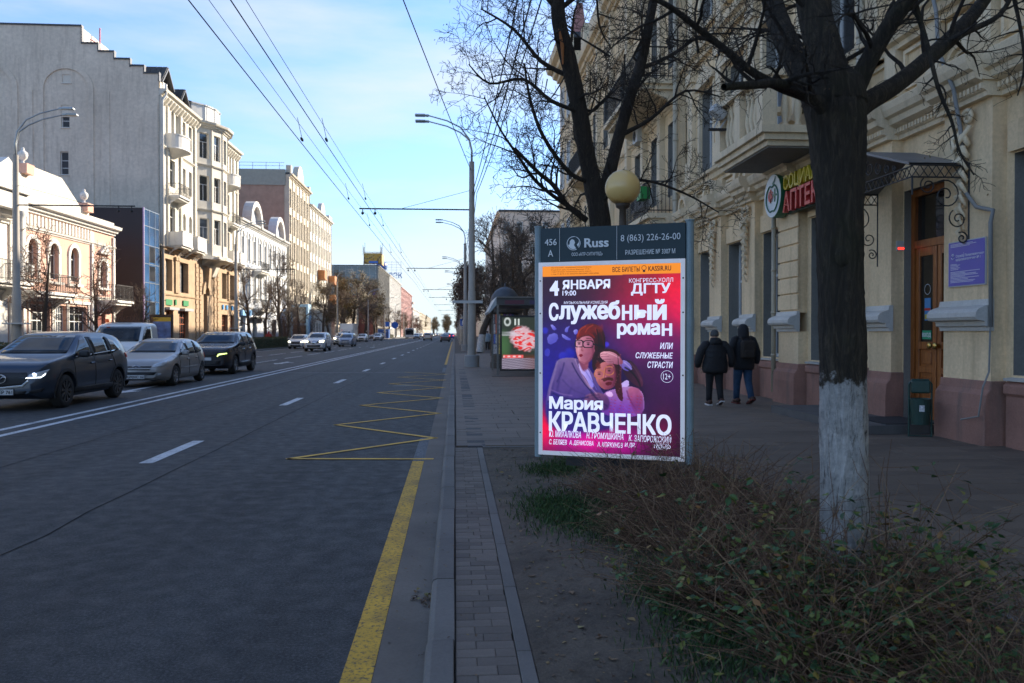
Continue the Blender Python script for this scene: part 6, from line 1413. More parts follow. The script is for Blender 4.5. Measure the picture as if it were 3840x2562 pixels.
m_cgl = car_glass(); m_trimb = M('black_plastic_trim', (.018,.018,.02), .6, .15, 6); m_tyre = M('tyre_rubber', (.022,.021,.02), .85, .25, 8, 0, .2); m_rim = plain('alloy_rim', (.32,.32,.32), .35, .8); m_rimd = plain('dark_alloy_rim', (.10,.095,.09), .4, .7)
m_chr = plain('chrome', (.55,.56,.58), .15, 1); m_lamp = plain('headlamp_lens', (.42,.45,.48), .08, .2, 0, .8); m_led = plain('led_white', (.85,.92,1), .3, 0, 1.6); m_yled = plain('led_yellow_green', (.75,1,.25), .3, 0, 1.3); m_red = plain('tail_lamp_red', (.35,.01,.01), .2, 0, .05, .5); m_brk = plain('lit_brake_lamp', (1,.05,.04), .3, 0, 2.2)
m_warm = plain('lit_headlamp', (1,.95,.7), .3, 0, 2.0); m_amb = plain('lit_amber_lamp', (1,.45,.05), .3, 0, 1.6); m_plate = plain('number_plate_white', (.5,.5,.5), .5); m_ptxt = plain('plate_black', (.02,.02,.02), .5)
_wh = {}
def wheel_meshes(r, w, spokes, twin):
    k = (r, w, spokes, twin)
    if k in _wh: return _wh[k]
    ty = MB(); a = r*.66; ty.lathe([(a,-w/2+.01),(r*.9,-w/2),(r*.985,-w/2+.03),(r,-w*.2),(r,w*.2),(r*.985,w/2-.03),(r*.9,w/2),(a,w/2-.01)], n=30, axis='y')
    rm = MB(); rm.lathe([(a,w/2-.012),(a*.95,w/2-.03),(a*.93,w/2-.09),(.0,w/2-.10)], n=30, axis='y')
    for i in range(spokes):
        t = 2*math.pi*i/spokes
        for o_ in ((-.09, .09) if twin else (0,)):
            p = Vector((.05*math.cos(t), w/2-.025, .05*math.sin(t))); q = Vector((a*.96*math.cos(t+o_), w/2-.022, a*.96*math.sin(t+o_))); rm.bar(p, q, .030 if twin else .05, .03, (0,1,0))
    rm.lathe([(.07,w/2-.05),(.06,w/2-.012),(.0,w/2-.01)], n=12, axis='y')
    _wh[k] = (ty.mesh('wheel', True), rm.mesh('rim')); return _wh[k]
def car(label, P, col, cat='car', group=None, name='car'):
    """P: dict of profiles (front to rear), returns the root Empty"""
    L, hw, wb, r = P['L'], P['hw'], P['wb'], P['r']; xf = P['xf']
    root = thing(name, label, cat, group=group); ns = P.get('ns', 52)
    xs_ = np.linspace(L/2, -L/2, ns); ks = lambda key: np.interp(-xs_, [-a for a, b in P[key]], [b for a, b in P[key]])
    def smn(a, k=1):
        for _ in range(k): a = np.concatenate([[a[0]], (a[:-2]+2*a[1:-1]+a[2:])/4, [a[-1]]])
        return a
    top, belt, wd, bot = smn(ks('top'), 2), ks('belt'), smn(ks('w'), 2), smn(ks('bot'), 2); tum = P.get('tum', .34)
    belt = np.minimum(belt, top-.035); mb = MB(); rings = []; nh = None
    for x, zt, zb_, w, b0 in zip(xs_, top, belt, wd, bot):
        h = zt-zb_; wr = max(w*.97-h*tum, w*.35) if h > .1 else w*.97-h*.9
        ctrl = [(0,b0),(w*.80,b0),(w*.93,b0+.03),(w*.985,b0+(zb_-b0)*.25),(w,b0+(zb_-b0)*.55),(w*.995,b0+(zb_-b0)*.8),(w*.965,zb_),(w*.965-(w*.965-wr)*.5,zb_+h*.48),(wr,zb_+h*.86),(wr*.88,zb_+h*.965),(wr*.5,zt-.004),(0,zt)]
        pts = []
        for i in range(len(ctrl)-1):
            p0, p1, p2, p3 = [np.array(ctrl[max(0, min(len(ctrl)-1, i+k))]) for k in (-1,0,1,2)]
            for t in (0, .5):
                if t == 0: pts.append(tuple(p1)); continue
                pts.append(tuple(.5*((2*p1)+(p2-p0)*t+(2*p0-5*p1+4*p2-p3)*t*t+(3*p1-p0-3*p2+p3)*t**3)))
        pts.append(ctrl[-1]); full = pts+[(-a, b) for a, b in pts[-2:0:-1]]; rings.append([mb.P((x, a, b)) for a, b in full]); nh = len(full)
    for A, B in zip(rings, rings[1:]):
        for j in range(nh): mb.f.append([A[j], A[(j+1) % nh], B[(j+1) % nh], B[j]])
    mb.f.append(rings[0][::-1]); mb.f.append(rings[-1]); me = mb.mesh('body')
    bm = bmesh.new(); bm.from_mesh(me); bmesh.ops.recalc_face_normals(bm, faces=bm.faces); bm.to_mesh(me); bvh = BVHTree.FromBMesh(bm); bm.free()
    o = mk('body', me, col, root)
    cut = []
    for xw in (xf, xf-wb):
        for s in (-1, 1):
            c = MB().lathe([(r+.065, -.32),(r+.065, .32)], (xw, s*(hw-.02), r), 24, 'y'); k = len(c.v)//2; c.f.append(list(range(k))[::-1]); c.f.append(list(range(k, 2*k)))
            cm = c.mesh('cut'); b2 = bmesh.new(); b2.from_mesh(cm); bmesh.ops.recalc_face_normals(b2, faces=b2.faces); b2.to_mesh(cm); b2.free()
            co_ = bpy.data.objects.new('cut', cm); COL.objects.link(co_); cut.append(co_); md = o.modifiers.new('w', 'BOOLEAN'); md.operation = 'DIFFERENCE'; md.object = co_; md.solver = 'EXACT'
    dg = bpy.context.evaluated_depsgraph_get(); dg.update(); nm = bpy.data.meshes.new_from_object(o.evaluated_get(dg)); o.modifiers.clear()
    if len(nm.polygons) > 300: o.data = nm
    for c in cut: bpy.data.objects.remove(c)
    smooth_angle(o.data, 34)
    MB().box(xf-wb-r*1.2,xf+r*1.2,-hw+.33,hw-.33,.22,.62).obj('underbody', m_trimb, root)
    def dec(nm_, pts, axis, s, m, off=.006, cuts=4, par=None, grow=.0):
        """plate laid on the body: pts in (x,z) for the sides or (y,z) for the ends, s the side"""
        bm = bmesh.new(); vs_ = []
        for a, b in pts: vs_.append(bm.verts.new((a, b, 0)))
        bm.faces.new(vs_); bmesh.ops.triangulate(bm, faces=bm.faces[:])
        bmesh.ops.subdivide_edges(bm, edges=bm.edges[:], cuts=cuts, use_grid_fill=True)
        ok = True
        for v in bm.verts:
            a, b = v.co.x, v.co.y
            if axis == 'y': og, d = Vector((a, s*3, b)), Vector((0, -s, 0))
            elif axis == 'x': og, d = Vector((s*6, a, b)), Vector((-s, 0, 0))
            else: og, d = Vector((a, b, 4)), Vector((0, 0, -1))
            hit = bvh.ray_cast(og, d)
            if hit[0] is None: v.co = og+d*2.9 if axis == 'y' else og+d*(6-L/2+.1); continue
            v.co = hit[0]-d*off*.5+hit[1]*off*.5
        me2 = bpy.data.meshes.new(nm_); bm.to_mesh(me2); bm.free(); me2.polygons.foreach_set('use_smooth', [True]*len(me2.polygons))
        ob = mk(nm_, me2, m, par or root); sd_ = ob.modifiers.new('s', 'SOLIDIFY'); sd_.thickness = .008; return ob
    for sx in (-1, 1):
        for xw in (xf, xf-wb):
            a, b = wheel_meshes(r, .235, P.get('spokes', 10), P.get('twin', False)); w_o = mk('wheel', a, m_tyre, root, loc=(xw, sx*(hw-.135), r), rot=(0, random.uniform(0, 6), 0) if sx > 0 else (0, random.uniform(0,6), math.pi)); mk('rim', remat(b, P.get('rimm', m_rim)), None, w_o)
            if P.get('clad'):
                q = [(xw+(r+.075)*math.cos(t), r+(r+.075)*math.sin(t)) for t in (math.pi*(-.08+1.16*k/12) for k in range(13))]; q2 = [(xw+(r+.135)*math.cos(t), r+(r+.135)*math.sin(t)) for t in (math.pi*(-.08+1.16*k/12) for k in range(13))][::-1]
                for k in range(12): pass
                bm = bmesh.new(); 
                rr = []
                for pp in (q, q2[::-1]):
                    row = []
                    for a_, b_ in pp:
                        b_ = max(b_, .2); h_ = bvh.ray_cast(Vector((a_, sx*3, b_)), Vector((0,-sx,0))); y = h_[0].y+sx*.012 if h_[0] is not None and abs(h_[0].y) > hw*.8 else sx*hw*.97
                        row.append(bm.verts.new((a_, y, b_)))
                    rr.append(row)
                for k in range(12): bm.faces.new([rr[0][k], rr[0][k+1], rr[1][k+1], rr[1][k]])
                me3 = bpy.data.meshes.new('wheel_arch_trim'); bm.to_mesh(me3); bm.free(); ob = mk('wheel_arch_trim', me3, m_trimb, root); ob.modifiers.new('s', 'SOLIDIFY').thickness = .02
        for w_ in P['side']: dec('side_window', w_, 'y', sx, m_cgl)
        if P.get('line'): 
            for w_ in P['line']: dec('door_gap', w_, 'y', sx, m_trimb, .002, 2)
        for (hx_, hz_) in P.get('handles', ()): o2 = MB().box(hx_-.09,hx_+.09,-.018,.018,-.018,.018).obj('door_handle', col if P.get('hb', True) else m_chr, root); h_ = bvh.ray_cast(Vector((hx_, sx*3, hz_)), Vector((0,-sx,0))); o2.location = (0, h_[0].y+sx*.016, hz_) if h_[0] else (0,0,0); bevel(o2, .01)
        if P.get('mirror'):
            x, z = P['mirror']; h_ = bvh.ray_cast(Vector((x, sx*3, z)), Vector((0,-sx,0))); y = h_[0].y if h_[0] else sx*hw
            o2 = MB().box(-.055,.07,-.11,.11,-.075,.08).obj('mirror', P.get('mirm', col), root, loc=(x, y+sx*.15, z+.03), rot=(0,0,-sx*.12)); bevel(o2, .05, 3); MB().bar((x,y-sx*.03,z-.03),(x,y+sx*.12,z-.01),.05,.04).obj('mirror_arm', m_trimb, root)
        if P.get('sill'): dec('sill_trim', P['sill'], 'y', sx, m_trimb, .010, 3)
        for (nm_, pts, m) in P.get('sidex', ()): dec(nm_, pts, 'y', sx, m, .008, 3)
    for (nm_, pts, s, m, mir, off) in P.get('ends', ()):
        dec(nm_, pts, 'x', s, m, off, 5)
        if mir: dec(nm_, [(-a, b) for a, b in pts][::-1], 'x', s, m, off, 5)
    root['_b'] = 0; del root['_b']
    P['bvh'] = bvh; return root
def on_nose(P, y, z, s=1, off=.012):
    h = P['bvh'].ray_cast(Vector((s*6, y, z)), Vector((-s, 0, 0))); return (h[0].x+s*off) if h[0] else s*P['L']/2
def plate(root, P, z, txt, s=1, w=.52, align=0):
    x = on_nose(P, 0, z, s, .02); o = MB().box(x-.012,x+.004,-w/2,w/2,z-.056,z+.056).obj('number_plate', m_plate, root); MB().box(x-.014,x+.0035,-w/2-.012,w/2+.012,z-.068,z+.068).obj('plate_frame', m_trimb, o)
    if txt: text_obj('plate_lettering', txt, .098, m_ptxt, o, .001, .003, mat4=face_mat((x+s*.006, align, z-.036), (0,s,0)))
ell = lambda x0,x1,y,k=0: (x0,x1,y)
# 1: large dark blue-grey crossover
P1c = dict(L=4.55, hw=.92, wb=2.70, r=.36, xf=1.36, twin=True, spokes=9, rimm=m_rimd, clad=True, tum=.36,
  top=[(2.275,.70),(2.22,.86),(2.05,.985),(1.6,1.07),(1.12,1.135),(.95,1.17),(.15,1.60),(-.3,1.665),(-1.0,1.66),(-1.7,1.56),(-2.0,1.40),(-2.2,1.08),(-2.275,.85)],
  belt=[(2.275,.6),(2.0,.86),(1.0,1.02),(-.5,1.06),(-1.6,1.12),(-2.1,1.06),(-2.275,.8)], w=[(2.275,.60),(2.22,.74),(2.05,.85),(1.7,.905),(0,.92),(-1.6,.915),(-2.1,.86),(-2.275,.74)],
  bot=[(2.275,.36),(2.1,.24),(1.0,.22),(-1.6,.24),(-2.275,.42)],
  side=[[(.92,1.10),(.78,1.075),(.02,1.09),(.03,1.52),(.20,1.555)], [(-.06,1.09),(-.98,1.11),(-.98,1.53),(-.05,1.53)], [(-1.05,1.12),(-1.62,1.22),(-1.42,1.42),(-1.05,1.50)]],
  line=[[(1.0,1.06),(.985,1.06),(.93,.4),(.945,.4)],[(-.02,1.07),(-.035,1.07),(-.06,.38),(-.045,.38)],[(-1.02,1.1),(-1.035,1.1),(-1.22,.72),(-1.2,.72)]], handles=[(.15,.93),(-.85,.96)], mirror=(.72,1.12), mirm=m_trimb,
  sill=[(1.0,.42),(-1.0,.42),(-1.0,.30),(1.0,.30)], sidex=[('door_pillar',[(.03,1.09),(-.07,1.09),(-.06,1.535),(.04,1.53)],m_trimb),('door_pillar',[(-.97,1.11),(-1.06,1.12),(-1.06,1.51),(-.97,1.535)],m_trimb),('chrome_window_strip',[(.85,1.08),(-1.6,1.20),(-1.58,1.22),(.85,1.095)],m_chr),('tail_lamp',[(-1.85,1.12),(-2.16,1.10),(-2.12,1.0),(-1.95,1.0)],m_red)],
  ends=[('windscreen',[(.70,1.175),(-.70,1.175),(-.57,1.56),(.57,1.56)],1,m_cgl,False,.008),
    ('radiator_grille',[(.50,.80),(-.50,.80),(-.54,.66),(-.42,.55),(0,.51),(.42,.55),(.54,.66)],1,M('black_mesh_grille',(.008,.008,.009),.5,.4,60,0,.6),False,.006),
    ('grille_surround',[(.55,.66),(.43,.545),(0,.50),(-.43,.545),(-.55,.66),(-.56,.62),(-.44,.50),(0,.455),(.44,.50),(.56,.62)],1,m_chr,False,.014),
    ('headlight',[(.52,.70),(.56,.76),(.83,.85),(.82,.80),(.72,.72)],1,m_lamp,True,.012),('lamp_strip',[(.50,.68),(.52,.695),(.74,.705),(.80,.78),(.79,.73),(.74,.685)],1,m_led,True,.022),
    ('lower_intake',[(.52,.42),(-.52,.42),(-.46,.34),(.46,.34)],1,m_trimb,False,.008),('bumper_trim',[(.56,.42),(.80,.48),(.76,.40),(.60,.37)],1,m_trimb,True,.010),
    ('rear_window',[(.58,1.20),(-.58,1.20),(-.5,1.48),(.5,1.48)],-1,m_cgl,False,.008),('tail_lamp',[(.50,1.02),(.78,1.06),(.78,.94),(.52,.93)],-1,m_red,True,.01)])
c1 = car('dark blue-grey crossover waiting nearest the camera at the left edge, headlights lit', P1c, paint('blue_grey_paint', (.025,.042,.070), .5, .28, .18))
plate(c1, P1c, .40, '3ЕР 761', align=.09)
xe = on_nose(P1c, 0, .67, 1, .02); mb = MB(); mb.tube([(xe,.115*math.cos(t),.67+.085*math.sin(t)) for t in (2*math.pi*k/20 for k in range(21))], .012, 6); mb.tube([(xe+.004,.10,.70),(xe+.004,.06,.715),(xe+.004,.0,.655),(xe+.004,-.06,.715),(xe+.004,-.10,.70)], .012, 6); mb.obj('winged_emblem', m_chr, c1)
for s in (-1, 1): x_ = on_nose(P1c, .64*s, .755, 1, .01); MB().lathe([(0,.02),(.035,.02),(.04,0)], (x_,.64*s,.752), 14, 'x').obj('headlamp_projector', plain('led_blue_white', (.6,.75,1), .2, 0, 3), c1)
def put(o, x, y, rz=-90): o.location = (x, y, 0); o.rotation_euler = (0,0,R(rz)); return o
put(c1, -9.33, 18.35+1.36)      # root is the car's centre; front axle at 18.35 + ...
# 2: silver hatchback
P2c = dict(L=4.26, hw=.885, wb=2.61, r=.315, xf=1.22, spokes=7, tum=.38,
  top=[(2.13,.56),(2.06,.70),(1.85,.80),(1.4,.90),(1.0,.98),(.82,1.01),(.05,1.37),(-.35,1.455),(-.8,1.45),(-1.4,1.34),(-1.85,1.12),(-2.05,.95),(-2.13,.70)],
  belt=[(2.13,.5),(1.8,.72),(1.0,.88),(-.5,.93),(-1.6,.98),(-2.0,.9),(-2.13,.66)], w=[(2.13,.58),(2.05,.74),(1.8,.84),(1.3,.88),(-1.3,.885),(-1.9,.80),(-2.13,.66)], bot=[(2.13,.28),(1.9,.19),(-1.7,.2),(-2.13,.34)],
  side=[[(.86,.94),(.06,.95),(.06,1.31),(.14,1.33)],[(-.02,.95),(-.82,.96),(-.84,1.355),(-.02,1.36)],[(-.9,.965),(-1.45,1.02),(-1.3,1.17),(-.9,1.32)]],
  line=[[(.9,.93),(.888,.93),(.84,.33),(.852,.33)],[(.02,.93),(.008,.93),(-.02,.33),(-.008,.33)],[(-.87,.95),(-.88,.95),(-1.0,.6),(-.99,.6)]], handles=[(.15,.80),(-.72,.82)], mirror=(.66,.97),
  sidex=[('door_pillar',[(.07,.95),(-.03,.95),(-.03,1.365),(.07,1.32)],m_trimb),('door_pillar',[(-.81,.96),(-.91,.965),(-.91,1.33),(-.83,1.36)],m_trimb),('side_moulding',[(.8,.52),(-.85,.53),(-.85,.57),(.8,.56)],M('silver_moulding',(.3,.3,.3),.5,.1,2)),('tail_lamp',[(-1.75,.98),(-1.98,.93),(-1.98,.75),(-1.85,.78)],m_red)],
  ends=[('windscreen',[(.70,1.02),(-.70,1.02),(-.55,1.34),(.55,1.34)],1,m_cgl,False,.008),('headlight',[(.46,.60),(.50,.68),(.78,.80),(.80,.72),(.72,.62)],1,m_lamp,True,.012),
    ('upper_grille',[(.44,.63),(-.44,.63),(-.42,.59),(.42,.59)],1,m_trimb,False,.010),('middle_grille',[(.42,.545),(-.42,.545),(-.40,.515),(.40,.515)],1,m_trimb,False,.010),('lower_intake',[(.60,.46),(-.60,.46),(-.52,.37),(.52,.37)],1,m_trimb,False,.010),
    ('fog_lamp',[(.62,.42),(.70,.42),(.70,.36),(.62,.36)],1,m_lamp,True,.012),('rear_window',[(.5,1.0),(-.5,1.0),(-.42,1.25),(.42,1.25)],-1,m_cgl,False,.008)])
c2 = car('silver hatchback with double chevron badge, between the blue-grey crossover and the black one', P2c, paint('silver_paint', (.33,.32,.31), .55, .32, .3)); put(c2, -9.43, 25.73+1.22)
plate(c2, P2c, .315, 'А592НС 161')
mb = MB(); xe = on_nose(P2c, 0, .62, 1, .02)
for dz in (0, -.055): mb.tube([(xe-.01,.13,.595+dz),(xe,0,.655+dz),(xe-.01,-.13,.595+dz)], .013, 6)
mb.tube([(xe-.03,.44,.60),(xe,.13,.595)], .009, 5); mb.tube([(xe-.03,-.44,.60),(xe,-.13,.595)], .009, 5); mb.obj('chevron_emblem', m_chr, c2)
# 3: black crossover
P3c = dict(L=4.80, hw=.95, wb=2.81, r=.37, xf=1.42, twin=True, spokes=5, clad=True, tum=.33,
  top=[(2.4,.80),(2.34,.96),(2.1,1.06),(1.6,1.12),(1.2,1.165),(1.02,1.20),(.3,1.60),(-.1,1.68),(-1.1,1.69),(-1.8,1.60),(-2.15,1.40),(-2.3,1.1),(-2.4,.85)],
  belt=[(2.4,.66),(2.1,.92),(1.0,1.05),(-1.6,1.12),(-2.2,1.05),(-2.4,.8)], w=[(2.4,.72),(2.3,.85),(2.0,.92),(1.4,.95),(-1.6,.95),(-2.2,.88),(-2.4,.78)], bot=[(2.4,.36),(2.2,.23),(-1.8,.25),(-2.4,.42)],
  side=[[(1.0,1.13),(.12,1.13),(.12,1.55),(.3,1.575)],[(.05,1.13),(-.92,1.14),(-.92,1.575),(.05,1.57)],[(-1.0,1.15),(-1.75,1.2),(-1.6,1.46),(-1.0,1.56)]],
  line=[[(1.02,1.1),(1.005,1.1),(.97,.42),(.985,.42)],[(.085,1.1),(.07,1.1),(.05,.42),(.065,.42)]], handles=[(.25,.98),(-.75,1.0)], hb=False, mirror=(.78,1.15), mirm=m_trimb, sill=[(1.0,.44),(-1.0,.44),(-1.0,.3),(1.0,.3)],
  sidex=[('door_pillar',[(.13,1.13),(.04,1.13),(.04,1.575),(.13,1.56)],m_trimb),('door_pillar',[(-.91,1.14),(-1.01,1.15),(-1.01,1.57),(-.91,1.58)],m_trimb),('roof_rail',[(.2,1.64),(-1.7,1.60),(-1.7,1.625),(.2,1.66)],m_chr),('chrome_sill_strip',[(.95,.44),(-.95,.44),(-.95,.47),(.95,.47)],m_chr)],
  ends=[('windscreen',[(.74,1.21),(-.74,1.21),(-.6,1.58),(.6,1.58)],1,m_cgl,False,.008),('radiator_grille',[(.52,.90),(-.52,.90),(-.46,.74),(.46,.74)],1,_mc['black_mesh_grille'],False,.008),('headlight',[(.55,.88),(.84,.92),(.86,.80),(.56,.78)],1,m_trimb,True,.010),
    ('lamp_strip',[(.52,.80),(.80,.845),(.80,.81),(.55,.765),(.50,.71),(.47,.71)],1,m_yled,True,.02),('lower_intake',[(.62,.56),(-.62,.56),(-.54,.40),(.54,.40)],1,m_trimb,False,.01),('rear_window',[(.6,1.2),(-.6,1.2),(-.5,1.5),(.5,1.5)],-1,m_cgl,False,.008),('tail_lamp',[(.6,1.05),(.82,1.08),(.82,.85),(.66,.85)],-1,m_red,True,.01)])
c3 = car('black crossover with yellow-green running lights and roof rails, third in the waiting line', P3c, paint('black_paint', (.012,.013,.02), .3, .25, .12)); put(c3, -9.6, 33.0+1.42)
plate(c3, P3c, .62, '161', align=-.17)
# plain saloon prototype for far cars
P4c = dict(L=4.45, hw=.87, wb=2.62, r=.31, xf=1.32, spokes=7, ns=34,
  top=[(2.22,.62),(2.15,.78),(1.7,.90),(1.1,.99),(.95,1.02),(.2,1.40),(-.3,1.485),(-.9,1.46),(-1.55,1.12),(-2.1,1.05),(-2.22,.8)], belt=[(2.22,.56),(1.9,.8),(1,.92),(-1.4,.97),(-2.1,.95),(-2.22,.7)], w=[(2.22,.64),(2.1,.78),(1.6,.86),(-1.6,.87),(-2.1,.8),(-2.22,.72)], bot=[(2.22,.3),(2,.2),(-1.9,.22),(-2.22,.36)],
  side=[[(.95,.98),(.08,.98),(.08,1.36),(.22,1.37)],[(0,.98),(-1.0,1.0),(-.8,1.36),(0,1.38)]], mirror=(.72,1.0), handles=[(.15,.84),(-.75,.86)],
  ends=[('windscreen',[(.68,1.03),(-.68,1.03),(-.54,1.38),(.54,1.38)],1,m_cgl,False,.01),('headlight',[(.50,.66),(.52,.76),(.78,.82),(.78,.70)],1,m_warm,True,.014),('radiator_grille',[(.48,.76),(-.48,.76),(-.42,.5),(.42,.5)],1,m_trimb,False,.012),('lower_intake',[(.52,.42),(-.52,.42),(-.48,.3),(.48,.3)],1,m_trimb,False,.012),
    ('rear_window',[(.54,1.12),(-.54,1.12),(-.46,1.36),(.46,1.36)],-1,m_cgl,False,.01),('tail_lamp',[(.50,.95),(.76,.96),(.76,.80),(.52,.80)],-1,m_red,True,.012),('number_plate',[(-.26,.5),(.26,.5),(.26,.4),(-.26,.4)],1,m_plate,False,.02)])
m_wp = paint('white_paint', (.62,.62,.60), .0, .3, .25)
Go = 'oncoming cars in the left lanes'
s1 = car('white sedan with amber lit lamps, beside the long hedge', P4c, m_wp, group=Go); put(s1, -16.1, 86)
P5c = dict(P3c); P5c['ends'] = [e for e in P3c['ends'] if e[0] not in ('headlight','lamp_strip')]+[('headlight',[(.46,.80),(.52,.95),(.86,.98),(.84,.82)],1,m_warm,True,.014),('chrome_v',[(.30,.93),(.10,.72),(-.10,.72),(-.30,.93),(-.36,.93),(-.14,.66),(.14,.66),(.36,.93)],1,m_chr,False,.025)]; P5c['mirm'] = m_wp; P5c['ns'] = 36; P5c['clad'] = False
s2 = car('white crossover with bright headlights and V-shaped chrome grille, in the middle oncoming lane', P5c, m_wp, group=Go); put(s2, -12.3, 74.5)
P6c = dict(L=4.3, hw=.87, wb=2.65, r=.31, xf=1.35, spokes=7, ns=34, tum=.22,
  top=[(2.15,.66),(2.08,.84),(1.85,.97),(1.5,1.06),(.6,1.50),(.1,1.62),(-1.4,1.62),(-1.95,1.45),(-2.1,1.0),(-2.15,.8)], belt=[(2.15,.6),(1.8,.88),(1,.98),(-1.8,1.05),(-2.15,.75)], w=[(2.15,.68),(2.0,.8),(1.6,.86),(-1.7,.87),(-2.15,.76)], bot=[(2.15,.3),(2,.2),(-1.9,.22),(-2.15,.36)],
  side=[[(1.35,1.04),(.3,1.04),(.3,1.5),(.55,1.46)],[(.22,1.04),(-.75,1.05),(-.75,1.52),(.22,1.52)],[(-.83,1.06),(-1.8,1.1),(-1.7,1.45),(-.83,1.52)]], mirror=(1.1,1.08),
  ends=[('windscreen',[(.72,1.08),(-.72,1.08),(-.6,1.50),(.6,1.50)],1,m_cgl,False,.01),('headlight',[(.5,.70),(.55,.82),(.78,.90),(.78,.72)],1,m_lamp,True,.014),('radiator_grille',[(.44,.76),(-.44,.76),(-.42,.66),(.42,.66)],1,m_trimb,False,.012),('lower_intake',[(.52,.48),(-.52,.48),(-.48,.38),(.48,.38)],1,m_trimb,False,.012),('number_plate',[(-.26,.62),(.26,.62),(.26,.52),(-.26,.52)],1,m_plate,False,.02),('rear_window',[(.55,1.1),(-.55,1.1),(-.5,1.5),(.5,1.5)],-1,m_cgl,False,.01),('tail_lamp',[(.6,1.2),(.76,1.2),(.76,.85),(.64,.85)],-1,m_red,True,.01)])
s3 = car('silver-blue compact minivan in the middle oncoming lane, ahead of the box truck', P6c, paint('silver_blue_paint', (.25,.29,.36), .5, .3, .2), group=Go); put(s3, -12.8, 98.5)
cp = lambda src, lab, x, y, mats=None, rz=-90: copy_tree(src, None, (x, y, 0), R(rz), lab, mats=mats)
bs = paint('beige_silver_paint', (.34,.32,.28), .4, .35, .3); gp = paint('graphite_brown_paint', (.085,.075,.07), .4, .3, .2); dk = paint('dark_far_paint', (.03,.03,.035), .3, .3, .2)
s1w = s1
cp(s2, 'white crossover half hidden behind the one with the V-shaped grille', -15.4, 113)
cp(s1, 'white sedan parked-looking by the pale pole, right of the silver-blue minivan', -17.0, 152, {m_warm: m_lamp}); cp(s1, 'white car with a black grille, right of the short yellowish hedge', -16.4, 176, {m_warm: m_lamp})
c_ = cp(s2, 'white crossover parked side-on in front of the small blue container', -19.9, 208, {m_warm: m_lamp}, 200); c_['group'] = 'cars parked on the left'
cp(s1, 'small silver car just in front of the white bus', -10.4, 224, {m_wp: bs, m_warm: m_lamp}); cp(s1, 'dark car peeping out between the white sedan and the white crossover', -16.6, 100, {m_wp: dk, m_warm: m_lamp})
cp(s1, 'dark car partly hidden between the silver hatchback and the flatbed truck', -12.6, 46, {m_wp: dk, m_warm: m_lamp})
cp(s1, 'tiny far oncoming car with lit headlights, left of the vanishing point', -9.2, 330); cp(s1, 'tiny far oncoming car beyond the beige crossover', -12.4, 300); cp(s1, 'tiny farthest oncoming car in the inner lane', -9.0, 420)
a_ = cp(s2, 'beige-silver crossover driving away in the inner right lane', -5.9, 180, {m_wp: bs}, 90); a_['group'] = 'cars driving away'
a_ = cp(s1, 'graphite-brown sedan driving away in the kerb lane', -1.75, 150, {m_wp: gp}, 90); a_['group'] = 'cars driving away'
a_ = cp(s2, 'dark car with glowing red brake lamps ahead of the graphite-brown sedan', -1.9, 196, {m_wp: dk, m_red: m_brk}, 90); a_['group'] = 'cars driving away'
a_ = cp(s1, 'tiny blue car at the right kerb near the vanishing point', -1.0, 235, {m_wp: paint('blue_far_paint', (.03,.09,.4), .2, .3, .1), m_red: m_brk}, 90); a_['group'] = 'cars driving away'
# 4: white flatbed truck behind the hatchback, and the far box truck share a cab
Pt = dict(L=2.3, hw=1.0, wb=1.0, r=.36, xf=.35, spokes=6, ns=34, tum=.10,
  top=[(1.15,.80),(1.10,1.02),(.95,1.12),(.62,1.25),(.0,1.93),(-.3,2.02),(-1.1,2.04),(-1.15,1.98)], belt=[(1.15,.7),(.9,1.02),(.5,1.18),(-1.15,1.2)], w=[(1.15,.80),(1.05,.92),(.7,.98),(-1.15,1.0)], bot=[(1.15,.38),(1.0,.30),(-1.15,.34)],
  side=[[(.55,1.25),(-.55,1.25),(-.55,1.86),(.02,1.86)]], mirror=(.42,1.25), mirm=m_trimb,
  ends=[('windscreen',[(.84,1.30),(-.84,1.30),(-.76,1.86),(.76,1.86)],1,m_cgl,False,.01),('headlight',[(.58,.74),(.58,.94),(.88,.98),(.88,.78)],1,m_lamp,True,.012),('radiator_grille',[(.5,.95),(-.5,.95),(-.5,.72),(.5,.72)],1,m_trimb,False,.012)])
t1 = car('white flatbed tow truck with an orange beacon, behind the silver hatchback', Pt, m_wp, 'truck', name='flatbed_truck')
MB().lathe([(.07,2.03),(.07,2.14),(.05,2.16),(0,2.165)], (-.2,-.62,0), 12).obj('beacon', plain('orange_beacon', (.6,.10,.02), .3, 0, .15), t1); MB().box(-.24,-.16,-.66,.3,2.02,2.045).obj('beacon_bar', m_trimb, t1)
MB().box(-6.2,-1.2,-1.05,1.05,.78,.9).obj('flatbed', m_dkm, t1); 
for s in (-1, 1): MB().bar((-1.25,s*1.0,1.1),(-6.2,s*1.0,1.02),.05).obj('side_rail', m_dkm, t1)
for s in (-1, 1):
    a, b = wheel_meshes(.36, .235, 6, False); w_o = mk('wheel', a, m_tyre, t1, loc=(-4.6, s*.86, .36), rot=(0,0,0 if s > 0 else math.pi)); mk('rim', remat(b, m_rim), None, w_o)
put(t1, -12.75, 32.2)
t2 = copy_tree(t1, None, (-16.9, 128, 0), R(-90), 'white box truck with a wind deflector above its cab, beside the far hedge'); t2.name = 'box_truck'
for k in list(kids(t2)):
    if k.name.startswith(('flatbed','side_rail','beacon')): bpy.data.objects.remove(k); KIDS[t2.name].remove(k) if k in KIDS[t2.name] else None
MB().box(-5.6,-1.2,-1.12,1.12,.75,3.1).obj('cargo_box', m_wp, t2); MB().extr([(-.9,2.05),(-1.15,3.05),(-1.2,3.05),(-1.2,2.05)], -.95, .95, 1).obj('wind_deflector', m_wp, t2)
